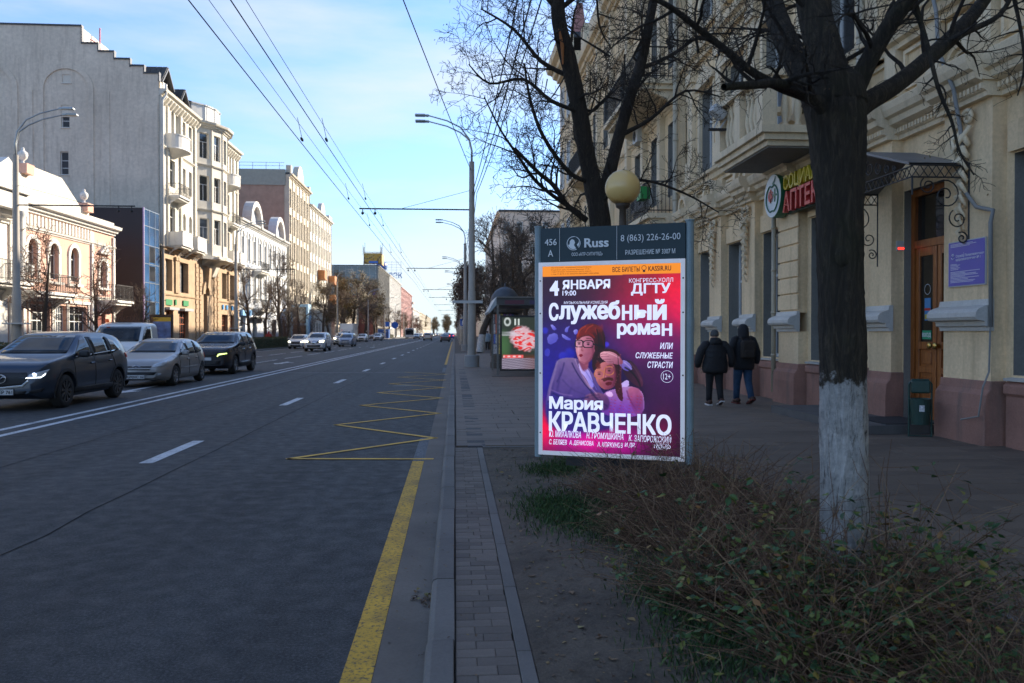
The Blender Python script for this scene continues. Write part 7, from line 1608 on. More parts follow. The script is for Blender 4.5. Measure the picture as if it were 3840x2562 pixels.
# bus
t = thing('bus', 'white city bus with a dark windscreen, far down the left lanes', 'bus'); o = MB().box(-6,6,-1.25,1.25,.35,3.0).obj('body', m_wp, t); bevel(o, .12, 2); MB().box(6.0,6.02,-1.12,1.12,1.1,2.5).obj('windscreen', m_cgl, t); MB().box(6.0,6.02,-.9,.9,2.58,2.85).obj('route_display', m_dark, t); MB().box(-5.8,5.8,1.25,1.27,1.3,2.4).obj('side_windows', m_cgl, t); MB().box(-5.8,5.8,-1.27,-1.25,1.3,2.4).obj('side_windows', m_cgl, t)
for x in (4, -4):
    for s in (-1, 1): a, b = wheel_meshes(.45, .3, 6, False); mk('wheel', a, m_tyre, t, loc=(x, s*1.1, .45), rot=(0,0,0 if s > 0 else math.pi))
put(t, -12.9, 241)
# ================================================================ PEOPLE
def skin_body(name, joints, edges, m, parent, sub=2):
    me = bpy.data.meshes.new(name); me.from_pydata([j[0] for j in joints], edges, []); o = bpy.data.objects.new(name, me); COL.objects.link(o)
    md = o.modifiers.new('k', 'SKIN'); md.use_smooth_shade = True
    for v, j in zip(me.skin_vertices[0].data, joints): v.radius = (j[1], j[2] if len(j) > 2 else j[1])
    me.skin_vertices[0].data[0].use_root = True
    s = o.modifiers.new('s', 'SUBSURF'); s.levels = sub; s.render_levels = sub
    dg = bpy.context.evaluated_depsgraph_get(); dg.update(); nm = bpy.data.meshes.new_from_object(o.evaluated_get(dg)); bpy.data.objects.remove(o)
    nm.polygons.foreach_set('use_smooth', [True]*len(nm.polygons)); return mk(name, nm, m, parent)
def loft(rings, n=20, fold=0, seed=0):
    """rings: (cx, cy, z, rx, ry); closed garment section with soft folds"""
    mb = MB(); R_ = []; rr = random.Random(seed)
    ph = [rr.uniform(0, 6.3) for _ in range(6)]
    for i, (cx, cy, z, rx, ry) in enumerate(rings):
        ring = []
        for j in range(n):
            a = 2*math.pi*j/n; k = 1+fold*(math.sin(3*a+ph[0]+i*.9)+.7*math.sin(5*a+ph[1]-i*1.3)+.6*math.sin(i*2.4+ph[2]+2*a)); ring.append(mb.P((cx+rx*k*math.cos(a), cy+ry*k*math.sin(a), z)))
        R_.append(ring)
    for A, B in zip(R_, R_[1:]):
        for j in range(n): mb.f.append([A[j], A[(j+1) % n], B[(j+1) % n], B[j]])
    mb.f.append(R_[0][::-1]); mb.f.append(R_[-1]); return mb
def person(label, H, coat, trous, shoe, x, y, rz, hood, pack, wide=1.0, stride=.10, sole=None, hat=None, group=None):
    t = thing('person', label, 'person', (x, y, ZP), rz, group); k = H/1.70; S = lambda p: tuple(c*k for c in p)
    m_sk = M('skin', (.42,.25,.18), .6, .08, 6); Z = 1.0
    fl, bl = (-.09, .16*0+stride, .07), (.09, -stride, .09)       # left foot forward, right foot back
    J = [((0,0,.92),.13,.11),((0,.0,1.12),.12,.10),((0,0,1.36),.13,.10),((0,.01,1.46),.055,.055),((0,.02,1.52),.075,.085),((0,.03,1.62),.08,.095),((0,.02,1.68),.05,.06),
         ((-.19,0,1.37),.055,.055),((-.27,-.03,1.12),.045,.045),((-.29,.03,.90),.035,.035),((-.29,.05,.82),.03,.045),
         ((.19,0,1.37),.055,.055),((.27,-.04,1.12),.045,.045),((.29,.02,.90),.035,.035),((.29,.03,.82),.03,.045),
         ((-.09,0,.86),.085,.085),((-.10,stride*.75,.48),.06,.06),((-.10,stride,.10),.045,.045),((-.10,stride+.15,.05),.04,.03),
         ((.09,0,.86),.085,.085),((.10,-stride*.2,.48),.06,.06),((.10,-stride*1.5,.13),.045,.045),((.10,-stride*1.5+.13,.05),.04,.03)]
    E = [(0,1),(1,2),(2,3),(3,4),(4,5),(5,6),(2,7),(7,8),(8,9),(9,10),(2,11),(11,12),(12,13),(13,14),(0,15),(15,16),(16,17),(17,18),(0,19),(19,20),(20,21),(21,22)]
    J = [(S(j[0]), j[1]*k, j[2]*k) for j in J]; b = skin_body('body', J, E, m_sk, t)
    hd = MB()
    for s, hy in ((-1,.05),(1,.03)):
        for q in range(4): a = (-.012+q*.016)*k; hd.tube([S((s*.29+0,hy-.02,.83)), (s*.295*k, hy*k+a*1.2, .77*k), (s*.285*k, hy*k+a*1.3+.006, .735*k-(.004 if q in (0,3) else -.004))], [.011*k,.010*k,.007*k], 6)
        hd.tube([S((s*.28,hy+.03,.84)), S((s*.265,hy+.055,.80)), S((s*.265,hy+.055,.775))], [.012*k,.011*k,.008*k], 6)
    hd.obj('fingers', m_sk, b, smooth=True)
    w = wide; rc = [(0,0,.74,.205*w,.150*w),(0,0,.80,.225*w,.165*w),(0,0,.95,.225*w,.165*w),(0,0,1.10,.210*w,.155*w),(0,0,1.25,.215*w,.150*w),(0,0,1.36,.205,.135),(0,0,1.42,.145,.11),(0,.01,1.47,.085,.085)]
    rc = [tuple(c*k for c in q) for q in rc]; c = loft(rc, 28, .018, 3).obj('coat', coat, t, smooth=True)
    sl = MB()
    for s, dy in ((-1,.03),(1,.02)):
        P_ = [S((s*.13,0,1.40)),S((s*.20,0,1.37)),S((s*.245*w,-.02,1.24)),S((s*.285*w,-.035,1.10)),S((s*.30*w,-.01,.98)),S((s*.30*w,dy,.87))]; sl.tube(P_, [.075*k,.082*k*w,.078*k*w,.072*k*w,.066*k*w,.052*k], 14)
    sl.obj('sleeves', coat, c, smooth=True)
    qt = MB()
    for z in ((.86,.98,1.10,1.22,1.33) if w > 1.1 else (.77,)): r0 = np.interp(z, [.74,.95,1.25,1.36], [.205,.225,.215,.205])*w*k+.004; qt.lathe([(r0*1.0, z*k-.006),(r0*1.012, z*k),(r0*1.0, z*k+.006)], n=28); 
    qt.v = [(a, b_*.74, c_) for a, b_, c_ in qt.v]; qt.obj('coat_seam', coat, c)
    tr = MB()
    for s, P_ in ((-1, [(-.09,0,.88),(-.10,stride*.4,.68),(-.10,stride*.75,.48),(-.10,stride*.9,.28),(-.10,stride,.11)]), (1, [(.09,0,.88),(.095,-.0,.68),(.10,-stride*.2,.48),(.10,-stride*.9,.28),(.10,-stride*1.45,.14)])):
        tr.tube([S(p) for p in P_], [.112*k,.098*k,.080*k,.070*k,.066*k], 16)
    tr.obj('trousers', trous, t, smooth=True)
    sh = MB(); so_ = MB()
    for s, fx, fy, tilt in ((-1,-.10,stride,0),(1,.10,-stride*1.45,.45)):
        for nm_, mm, pr in (('u', sh, [(-.12,.045,.075),(-.06,.05,.085),(.03,.05,.06),(.10,.048,.045),(.15,.03,.035)]),):
            pts = []; 
            mm.tube([S((fx, fy+a, .045+(h*.45)+max(0,-a)*tilt*0+ (tilt*.12 if a < 0 else 0))) for a, r_, h in pr], [r_*k for a, r_, h in pr], 12)
        z0 = (.10 if tilt else .0)
        so_.extr([((fy-.12)*k, z0*k+.004),((fy+.16)*k, .004),((fy+.17)*k, .03),((fy-.12)*k, z0*k+.032)], (fx-.047)*k, (fx+.047)*k, 0)
    sh.obj('shoes', shoe, t, smooth=True); so_.obj('soles', sole or m_dark, t)
    if hood:
        hh = loft([tuple(c_*k for c_ in q) for q in ((0,.0,1.40,.13,.12),(0,.0,1.46,.115,.115),(0,.01,1.54,.118,.125),(0,.015,1.62,.112,.122),(0,.02,1.68,.085,.095),(0,.02,1.715,.03,.04))], 20, .02, 8); hh.obj('hood', coat, c, smooth=True)
    else:
        loft([tuple(c_*k for c_ in q) for q in ((0,-.03,1.36,.14,.09),(0,-.06,1.41,.15,.10),(0,-.05,1.48,.13,.09),(0,-.02,1.52,.10,.09),(0,-.01,1.53,.085,.08))], 20, .03, 8).obj('hood', coat, c, smooth=True)
        loft([tuple(c_*k for c_ in q) for q in ((0,.02,1.565,.093,.108),(0,.02,1.60,.096,.11),(0,.02,1.66,.085,.097),(0,.02,1.70,.05,.055),(0,.02,1.715,.012,.012))], 24, .006, 8).obj('knitted_hat', hat or M('grey_knit', (.07,.07,.07), .95, .3, 30, 0, .5), t, smooth=True)
    if pack:
        o = MB().box(-.15*k,.15*k,-.30*k,-.15*k,.98*k,1.36*k).obj('backpack', M('dark_brown_canvas', (.028,.020,.015), .85, .3, 7, 12, .3), t); bevel(o, .05, 3)
        o2 = MB().box(-.11*k,.11*k,-.335*k,-.29*k,1.0*k,1.15*k).obj('front_pocket', _mc['dark_brown_canvas'], o); bevel(o2, .02, 2)
        for s in (-1,1): MB().tube([S((s*.09,-.17,1.34)),S((s*.10,-.10,1.43)),S((s*.105,.05,1.42)),S((s*.11,.13,1.30))], .018, 6).obj('strap', _mc['dark_brown_canvas'], o)
    return t
m_blk = M('black_puffer_fabric', (.012,.012,.014), .75, .3, 9, 0, .35, .02); m_blk2 = M('black_jacket_fabric', (.010,.011,.014), .8, .3, 7, 0, .3, .02); m_btr = M('black_trousers_cloth', (.013,.013,.015), .9, .25, 8, 0, .3)
m_jean = M('blue_denim', (.022,.055,.11), .9, .3, 9, 20, .3); m_shoe = M('dark_brown_shoe', (.05,.018,.012), .6, .3, 6); m_wsole = plain('white_sole', (.55,.52,.5), .6)
person('person in a wide black puffer coat and grey knitted hat, walking away', 1.58, m_blk, m_btr, m_shoe, 5.42, 16.65, 0, False, False, 1.28, .09, m_wsole)
person('person in a black hooded jacket, blue jeans and brown backpack, walking away', 1.70, m_blk2, m_jean, m_shoe, 6.16, 17.0, R(4), True, True, 1.03, .13, M('dark_red_sole', (.10,.015,.012), .7, .2, 5))
person('tiny person in a light blue jacket standing beyond the near right lamp pole', 1.7, M('pale_blue_jacket', (.25,.33,.38), .8, .2, 7), m_btr, m_dark, 2.9, 72, R(180), False, False)
person('person in a red jacket, tiny, on the far left pavement beside the white sedan', 1.7, M('red_jacket', (.35,.04,.03), .8, .2, 7), m_btr, m_dark, -20.6, 92, R(30), True, False)
person('person in dark clothes, tiny, on the far left pavement under the bare trees', 1.72, m_blk2, m_btr, m_dark, -21.2, 104, R(180), True, False)

# ================================================================ TREES
def bark_mat(name, c0, c1, moss=.3, wash=None, sc=1.0):
    m, n, l, b = nt(name); v = texco(n, l, 'Object', (1,1,.16)); v2 = texco(n, l)
    f = noise(n, l, v, 30*sc, 8, .8, .9); c = ramp(n, l, f, [(.32, sc3(c0,.45)), (.5, c0), (.68, c1)])
    g = ramp(n, l, noise(n, l, v2, 3.5, 4, .7), [(.5, 0), (.72, moss)]); c = mixc(n, l, g, c, (.035,.04,.008))
    if wash is not None:
        s = n.new('ShaderNodeSeparateXYZ'); l.new(v2, s.inputs[0]); a = n.new('ShaderNodeMath'); a.operation = 'MULTIPLY_ADD'; l.new(noise(n, l, v2, 14, 5, .7), a.inputs[0]); a.inputs[1].default_value = .34; l.new(s.outputs[2], a.inputs[2])
        st = ramp(n, l, a.outputs[0], [(0, 1), (1, 1)]); mr = n.new('ShaderNodeMapRange'); mr.inputs[1].default_value = wash+.15; mr.inputs[2].default_value = wash+.19; mr.inputs[3].default_value = 1; mr.inputs[4].default_value = 0; l.new(a.outputs[0], mr.inputs[0])
        cr = ramp(n, l, f, [(.36, .0), (.47, 1)]); pf = mixc(n, l, 1, mr.outputs[0], cr, 'MULTIPLY')
        c = mixc(n, l, pf, c, mixc(n, l, 1, (.62,.60,.56), ramp(n, l, noise(n, l, v2, 12, 5, .8), [(.3, .5), (.6, 1.1)]), 'MULTIPLY'))
    l.new(c, b.inputs['Base Color']); b.inputs['Roughness'].default_value = .9; l.new(bump(n, l, f, 1, .05), b.inputs['Normal']); return m
m_bark1 = bark_mat('dark_bark_whitewashed', (.040,.030,.018), (.13,.098,.060), .4, 1.36); m_bark = bark_mat('dark_bark', (.036,.026,.018), (.075,.056,.04), .15); m_twig = bark_mat('twig_bark', (.034,.024,.020), (.06,.045,.038), 0)
m_bark2 = bark_mat('brown_bark', (.07,.05,.035), (.13,.095,.07), .1); m_barkw = bark_mat('whitewashed_far_bark', (.07,.055,.042), (.12,.09,.07), .1, 1.4); m_twigr = bark_mat('reddish_twigs', (.17,.10,.07), (.25,.15,.11), 0); m_twigb = bark_mat('brown_twigs', (.15,.11,.08), (.23,.17,.12), 0)
m_twigd = bark_mat('grey_brown_twigs', (.11,.078,.055), (.18,.135,.10), 0)
def smooth_path(P, r, sub=4):
    P = [np.array(p, float) for p in P]; out, rad = [], []
    for i in range(len(P)-1):
        p0, p1, p2, p3 = [P[max(0, min(len(P)-1, i+k))] for k in (-1,0,1,2)]
        for t in (k/sub for k in range(sub)): out.append(.5*((2*p1)+(p2-p0)*t+(2*p0-5*p1+4*p2-p3)*t*t+(3*p1-p0-3*p2+p3)*t**3)); rad.append(r[i]*(1-t)+r[i+1]*t)
    out.append(P[-1]); rad.append(r[-1]); return [tuple(p) for p in out], rad
def twigs(mb, path, rad, rng, n, L, lev, maxlev, spread=.9, droop=0., start=.15, wob=.16, ns=(6,5,4,3), up=.25, tips=None, rmin=.0022, sym=1.0, kink=.25, rcap=1.0):
    """children along a branch: zigzag shoots that fork again"""
    P = [Vector(p) for p in path]; seg = len(P)-1
    for k in range(n):
        q = start+(1-start)*(k+rng.random())/n; f = q*seg; i = min(int(f), seg-1); p = P[i].lerp(P[i+1], f-i); d = (P[i+1]-P[i]).normalized()
        a = rng.uniform(0, 6.28); o = d.orthogonal().normalized(); w = d.cross(o); side = o*math.cos(a)+w*math.sin(a)
        dr = (d*(1-spread*.55)+side*spread).normalized(); dr = (dr+Vector((0,0,up))).normalized(); ln = L*rng.uniform(.5, 1.15)*(1-.35*q*sym); r0 = min(rad[i]*.62, rad[0]*.5*(ln/L)); r0 = max(min(r0, rcap), rmin*1.3)
        m = 6 if lev < maxlev else 4; pts, rr = [p], [r0]; cur = p
        for j in range(m):
            dr = (dr+Vector((rng.gauss(0, wob), rng.gauss(0, wob), rng.gauss(0, wob)-droop))+side*rng.uniform(-kink,kink)*.5).normalized(); cur = cur+dr*(ln/m); pts.append(cur); rr.append(max(rmin, r0*(1-(j+1)/m*.85)))
        mb.tube(pts, rr, ns[min(lev, len(ns)-1)], False)
        if tips is not None and lev >= maxlev-1: tips.append((cur, dr))
        if lev < maxlev: twigs(mb, pts, rr, rng, max(3, int(n*.7)) if lev > 0 else max(4, int(n*.85)), L*.46, lev+1, maxlev, spread, droop, .2, wob*1.15, ns, up*.6, tips, rmin, sym, kink, rcap)
def pods(mb, tips, rng, s, n, col=None):
    for p, d in tips:
        if rng.random() > n: continue
        for _ in range(rng.randint(1, 3)):
            c = p+Vector((rng.gauss(0,s), rng.gauss(0,s), rng.gauss(0,s)-s)); leaf_shape(mb, tuple(c), s*rng.uniform(1,2.2), s*.8, rng.uniform(0,6.3), rng.uniform(-1.8,-.6), rng.uniform(-.8,.8), .3)
# ---- big near tree
rg = random.Random(11)
t = thing('street_tree', 'large bare tree with a thick whitewashed trunk, standing in the bed among the shrubs', 'tree')
mb = MB(); Ptr = [(2.09,4.21,.0),(2.09,4.21,.35),(2.08,4.21,.84),(2.072,4.21,1.36),(2.055,4.21,1.91),(2.05,4.215,2.30),(2.05,4.24,2.58),(2.05,4.26,2.80),(2.04,4.28,2.95)]
p_, r_ = smooth_path(Ptr, [.150,.128,.123,.119,.116,.119,.140,.155,.13], 18)
def gnarly(mb, p, r, n, amp, seed, fur=0):
    """trunk skin with lumps and ridges"""
    k0 = len(mb.v); mb.tube(p, r, n, False); rr = random.Random(seed); ph = [rr.uniform(0,6.3) for _ in range(8)]
    for i in range(len(p)):
        c = Vector(p[i])
        for j in range(n):
            q = Vector(mb.v[k0+i*n+j]); a = 2*math.pi*j/n; z = q.z; s = 1+amp*(math.sin(5*a+ph[0]+z*1.3)*.5+math.sin(9*a+ph[1]-z*2.1)*.35+math.sin(3*a+z*7+ph[2])*.5+math.sin(z*13+ph[3]+2*a)*.45)
            if fur: w_ = 19*a+1.9*math.sin(z*5+ph[4]+3*a)+1.2*math.sin(z*17+ph[5]); s += fur*(.9-1.8*abs(math.sin(w_*.5))**.5)*(.6+.4*math.sin(z*23+7*a+ph[6]))+fur*.35*math.sin(z*61+11*a)*math.sin(31*a+ph[7]+z*9)
            mb.v[k0+i*n+j] = tuple(c+(q-c)*s)
gnarly(mb, p_, r_, 110, .030, 3, .045); mb.lathe([(.10,2.80),(.17,2.86),(.15,2.98),(.08,3.05)], (2.05,4.28,0), 16)
mb.lathe([(.0,.0),(.028,.006),(.040,.016),(.048,.03)], (0,0,0), 10)
mb.v[-40:] = [(2.02+a, 4.085+c*.8, 2.02+b*1.2) for a, b, c in mb.v[-40:]]
trk = mb.obj('trunk', m_bark1, t, smooth=True)
limbs = [('A',[(2.0,4.28,2.72),(1.97,4.34,2.92),(1.93,4.5,3.16),(1.94,4.75,3.45),(1.98,5.0,3.75),(2.02,5.3,4.3),(1.95,5.6,5.2)],[.09,.082,.072,.066,.062,.055,.04]),
 ('B',[(2.04,4.25,2.75),(2.0,4.22,2.95),(1.965,4.25,3.18),(1.93,4.3,3.43),(1.9,4.32,3.85),(1.85,4.4,4.8),(1.9,4.5,5.8)],[.11,.10,.09,.085,.078,.06,.045]),
 ('C',[(2.12,4.32,2.85),(2.16,4.4,3.0),(2.24,4.65,3.26),(2.28,4.85,3.5),(2.37,5.1,3.95),(2.4,5.3,4.6)],[.06,.048,.042,.036,.03,.02]),
 ('D',[(2.1,4.28,2.78),(2.15,4.25,2.93),(2.21,4.2,3.09),(2.27,4.12,3.23),(2.32,4.0,3.36),(2.42,3.85,3.7),(2.5,3.7,4.2)],[.07,.055,.048,.044,.04,.035,.025]),
 ('E',[(2.1,4.3,2.72),(2.24,4.36,2.87),(2.53,4.5,3.05),(2.86,4.7,3.29),(3.11,4.85,3.49),(3.4,5.0,3.78),(3.9,5.3,4.4),(4.3,5.6,5.2)],[.075,.058,.05,.048,.046,.04,.03,.02]),
 ('F',[(1.98,4.2,2.78),(1.86,4.15,2.85),(1.67,4.1,2.89),(1.49,4.0,2.93),(1.32,3.9,3.0),(1.17,3.85,3.08),(.97,3.75,3.16),(.72,3.7,3.22),(.45,3.6,3.3)],[.045,.036,.026,.021,.018,.016,.013,.010,.006]),
 ('G',[(1.92,4.18,2.84),(1.79,4.1,2.87),(1.6,3.95,2.86),(1.45,3.85,2.82),(1.33,3.78,2.79),(1.25,3.72,2.765)],[.034,.030,.024,.021,.019,.016]),
 ('H',[(2.34,4.02,3.42),(2.41,4.12,3.34),(2.405,4.0,3.08),(2.40,3.9,2.84),(2.44,3.85,2.66),(2.45,3.8,2.5),(2.49,3.75,2.38)],[.018,.015,.012,.010,.008,.006,.004]),
 ('I',[(2.86,4.7,3.29),(3.05,4.72,3.42),(3.3,4.74,3.55),(3.42,4.74,3.75)],[.03,.022,.015,.01]), ('J',[(3.6,5.1,4.0),(3.62,5.0,3.6),(3.58,4.9,3.3),(3.5,4.85,3.1)],[.014,.011,.008,.004])]
tips = []; tw = MB()
for nm_, P_, rr_ in limbs:
    p_, r_ = smooth_path(P_, rr_, 5); mb = MB(); 
    if rr_[0] > .05: p_, r_ = smooth_path(P_, rr_, 10); gnarly(mb, p_, r_, 60, .03, ord(nm_), .03)
    else: mb.tube(p_, r_, 9, False)
    mb.obj('limb', m_bark1, t, smooth=True)
    if nm_ == 'H': twigs(tw, p_, r_, rg, 12, .22, 1, 2, .9, .05, .2, .2, tips=tips, rmin=.0012, up=0)
    elif nm_ in 'F': twigs(tw, p_, r_, rg, 11, .60, 0, 2, .85, .0, .12, .17, tips=tips, rmin=.0013)
    elif nm_ == 'G': twigs(tw, p_, r_, rg, 6, .3, 1, 2, .9, .02, .2, .2, tips=tips, rmin=.0013)
    elif nm_ in 'IJ': twigs(tw, p_, r_, rg, 8, .4, 1, 2, .9, .02, .1, .2, tips=tips, rmin=.0013)
    else: twigs(tw, p_, r_, rg, 8, .95, 0, 2, .8, .0, .26, .19, tips=tips, rmin=.0014, up=.1, rcap=.014)
twigs(tw, [(1.55,4.0,2.93),(1.2,4.3,3.15),(.9,4.6,3.2),(.55,4.9,3.15),(.2,5.2,3.3)], [.016,.013,.011,.008,.006], rg, 9, .65, 0, 2, .9, .0, .05, .18, tips=tips, rmin=.0013)
tw.obj('twigs', m_bark, t, kind='stuff')
mb = MB(); pods(mb, tips[::14], rg, .009, .6); mb.obj('dry_seed_leaves', m_dead, t, kind='stuff')
# ---- second tree behind the billboard
t = thing('street_tree', 'tall bare forked tree with a torn orange bark wound, right behind the billboard', 'tree'); rg = random.Random(21)
mb = MB(); p_, r_ = smooth_path([(2.32,12.2,0),(2.3,12.2,.8),(2.25,12.2,2.05),(2.2,12.2,3.3),(2.11,12.2,3.76),(2.03,12.2,4.11),(1.93,12.1,4.54),(1.79,12,5.2),(1.66,11.9,5.65),(1.52,11.8,6.13),(1.47,11.7,6.6),(1.34,11.5,7.5),(1.2,11.4,8.6)], [.22,.19,.17,.16,.145,.13,.125,.12,.12,.105,.095,.07,.045], 4)
gnarly(mb, p_, r_, 26, .045, 5); mb.obj('trunk', m_bark, t, smooth=True); main = (p_, r_)
mb = MB(); p2, r2 = smooth_path([(2.16,12.2,3.55),(2.33,12.3,3.98),(2.54,12.5,4.65),(2.73,12.6,5.28),(2.97,12.8,5.95),(3.21,13,7.0),(3.48,13.2,8.1)], [.11,.098,.092,.088,.082,.07,.045], 4); gnarly(mb, p2, r2, 20, .04, 6); mb.obj('limb', m_bark, t, smooth=True)
MB().tube([(1.56,11.70,5.50),(1.55,11.68,5.75),(1.50,11.66,6.0)], [.012,.028,.012], 6).obj('bark_wound', M('torn_orange_wood', (.35,.13,.04), .8, .3, 9), t)
tips = []; tw = MB()
sub = [([(1.98,12.2,3.33),(1.66,12.0,3.52),(1.45,11.9,3.79),(1.21,11.8,3.96),(.86,11.7,4.28)],[.05,.04,.035,.03,.022]), ([(1.9,12.3,3.44),(1.46,12,3.65),(1.17,12,3.9),(.91,11.6,4.14),(.64,11.2,4.4),(.4,11,4.8)],[.04,.03,.026,.02,.014,.008]),
 ([(2.05,12.2,3.9),(1.7,12.0,4.0),(1.3,11.9,4.5),(1.1,11.8,5.0),(1.0,11.7,5.5)],[.04,.034,.028,.022,.012]), ([(1.85,12,4.9),(1.4,11.8,5.0),(1.0,11.8,5.3),(.5,11.7,5.2),(.2,11.5,5.4)],[.035,.03,.024,.016,.008]), ([(1.75,12,5.4),(1.3,12.2,5.7),(.9,12.3,6.2),(.4,12.3,6.5)],[.04,.032,.022,.01]),
 ([(1.5,11.8,6.3),(1.1,11.6,6.6),(.7,11.5,6.5),(.3,11.3,6.7),(-.3,11.2,6.9)],[.035,.028,.02,.014,.006]), ([(1.5,11.8,6.3),(1.8,12,6.6),(2.1,12.2,6.9),(2.2,12.3,6.3),(2.4,12.4,6.0)],[.035,.03,.02,.015,.008]), ([(1.7,12,5.0),(2.1,12.3,5.0),(2.4,12.6,5.3),(2.9,12.8,5.2)],[.03,.022,.016,.01]),
 ([(2.6,12.5,4.7),(3.0,12.3,4.9),(3.5,12.2,5.3),(4.0,12.1,5.2)],[.04,.03,.02,.01]), ([(2.9,12.8,5.8),(3.4,12.7,6.0),(3.9,12.6,6.3),(4.5,12.5,6.3)],[.04,.03,.02,.01]), ([(2.2,12.2,3.2),(1.9,12,2.9),(1.6,11.9,3.0),(1.2,11.6,2.95)],[.03,.022,.016,.008]), ([(2.3,12.2,3.8),(2.8,12.0,3.9),(3.4,11.9,3.7),(3.9,11.8,3.4)],[.03,.022,.016,.008])]
for P_, rr_ in sub: p_, r_ = smooth_path(P_, rr_, 4); tw.tube(p_, r_, 8, False); twigs(tw, p_, r_, rg, 10, .95, 0, 2, .9, 0, .15, .2, tips=tips, rmin=.0026, kink=.35, rcap=.02)
for p_, r_ in (main, (p2, r2)): twigs(tw, p_[12:], r_[12:], rg, 12, 1.3, 0, 2, .95, 0, .0, .2, tips=tips, rmin=.0026, kink=.35, rcap=.024)
tw.obj('twigs', m_bark, t, kind='stuff'); mb = MB(); pods(mb, tips[::3], rg, .016, .6); mb.obj('dry_seed_leaves', leaf_mat('dry_seeds', [(0,(.03,.02,.015)),(1,(.09,.055,.03))]), t, kind='stuff')
# ---- prototype bare trees for the rows, copied with their own size and turn
def proto(seed, H, r, lean, nb, L, bark, twm, maxlev=2, leaves=0, lm=None, fork=1.8, name='street_tree', spread=.7, rmin=.012, multi=1, leafs=.09):
    t = thing(name, 'bare tree', 'tree'); g = random.Random(seed); mb = MB(); tips = []; tw = MB()
    for q in range(multi):
        a = 6.28*q/multi; base = (0,0,0) if multi == 1 else (.12*math.cos(a), .12*math.sin(a), 0); P_ = [base]; 
        for k in range(1, 6): P_.append((lean[0]*(k/5)**1.3+g.gauss(0,.05*H/8)+(.3*k/5*math.cos(a)*H/5 if multi > 1 else 0), lean[1]*(k/5)**1.3+g.gauss(0,.05*H/8)+(.3*k/5*math.sin(a)*H/5 if multi > 1 else 0), H*.78*k/5))
        p_, r_ = smooth_path(P_, [r*1.25,r,r*.9,r*.7,r*.45,r*.2], 3); mb.tube(p_, r_, 10, False)
        twigs(tw, p_, r_, g, nb, L, 0, maxlev, spread, 0, fork/H, .16, (6,4,3,3), .45, tips, rmin)
    mb.obj('trunk', bark, t, smooth=True); tw.obj('crown', twm, t, kind='stuff')
    if leaves:
        lb = MB()
        for p, d in tips:
            for _ in range(leaves):
                c = p+Vector((g.gauss(0,.22),g.gauss(0,.22),g.gauss(0,.22))); s = g.uniform(.6,1.4)*leafs; a, e = g.uniform(0,6.3), g.uniform(-1.3,1.3); dd = Vector((math.cos(a)*math.cos(e), math.sin(a)*math.cos(e), math.sin(e)))*s; qv = dd.orthogonal().normalized()*s*.6
                lb.poly([tuple(c-dd), tuple(c+qv), tuple(c+dd), tuple(c-qv)])
        lb.obj('leaves', lm, t, kind='stuff')
    return t
m_brl = leaf_mat('brown_clinging_leaves', [(0,(.04,.022,.014)),(.6,(.085,.045,.025)),(1,(.13,.075,.04))]); m_oll = leaf_mat('olive_clinging_leaves', [(0,(.05,.05,.012)),(.4,(.10,.085,.02)),(.75,(.15,.085,.03)),(1,(.19,.12,.04))])
TA = proto(31, 6.2, .10, (.2,.1), 11, 2.1, m_bark2, m_twigr, 2, 0, None, 1.3, rmin=.010, spread=.95)
TB = proto(32, 13, .24, (1.0,.4), 13, 3.9, m_bark2, m_twigb, 2, 0, None, 3.2, rmin=.014)
TC = proto(33, 14.5, .30, (1.4,-.6), 14, 4.4, m_bark2, m_twigb, 2, 4, m_oll, 3.0, rmin=.016, leafs=.10)
TD = proto(34, 9, .2, (.4,.2), 13, 2.8, m_barkw, m_twigd, 2, 5, m_brl, 2.4, rmin=.013, leafs=.09)
TE = proto(35, 3.2, .035, (.1,.1), 9, 1.1, m_twigr, m_twigr, 1, 0, None, .3, name='bare_shrub', multi=5, rmin=.006)
TF = proto(36, 12, .26, (3.6,.5), 12, 3.4, m_barkw, m_twigd, 2, 0, None, 3.0, rmin=.013)
TG = proto(37, 7, .09, (.2,.1), 9, 1.9, m_barkw, m_twigd, 2, 0, None, 1.6, rmin=.009, multi=3)
used = set()
def plant(T_, x, y, s, rz, label, group):
    k = T_.name
    if k not in used: used.add(k); T_.location = (x,y,ZP); T_.rotation_euler = (0,0,rz); T_.scale = (s,s,s); T_['label'] = label; o = T_
    else: o = copy_tree(T_, None, (x,y,ZP), rz, label, (s,s,s))
    if group: o['group'] = group
    return o
GL, GR = 'bare trees along the left pavement', 'trees along the right pavement'
plant(TA, -20.9, 43, 1.15, 0, 'small bare reddish tree before the pink house, beside the tall lamp pole', GL); plant(TA, -20.9, 49.3, 1.12, 2.1, 'small bare reddish tree in front of the right end of the pink house', GL); plant(TA, -21.2, 35.2, .9, 4.0, 'small bare tree before the white column house, at the left edge', GL)
plant(TG, -21.5, 57.5, .75, .5, 'thin pale multi-stemmed tree against the black annex', GL)
for k, (x, y, s) in enumerate(((-21.8,54.2,1.0),(-21.3,55.8,.9),(-21.9,60.5,1.0))): plant(TE, x, y, s, k*1.7, ('bare reddish-brown shrub by the pink house corner, in front of the black annex','bare reddish shrub in the middle before the black annex','bare shrub to the right before the black annex')[k], 'bare shrubs before the black annex')
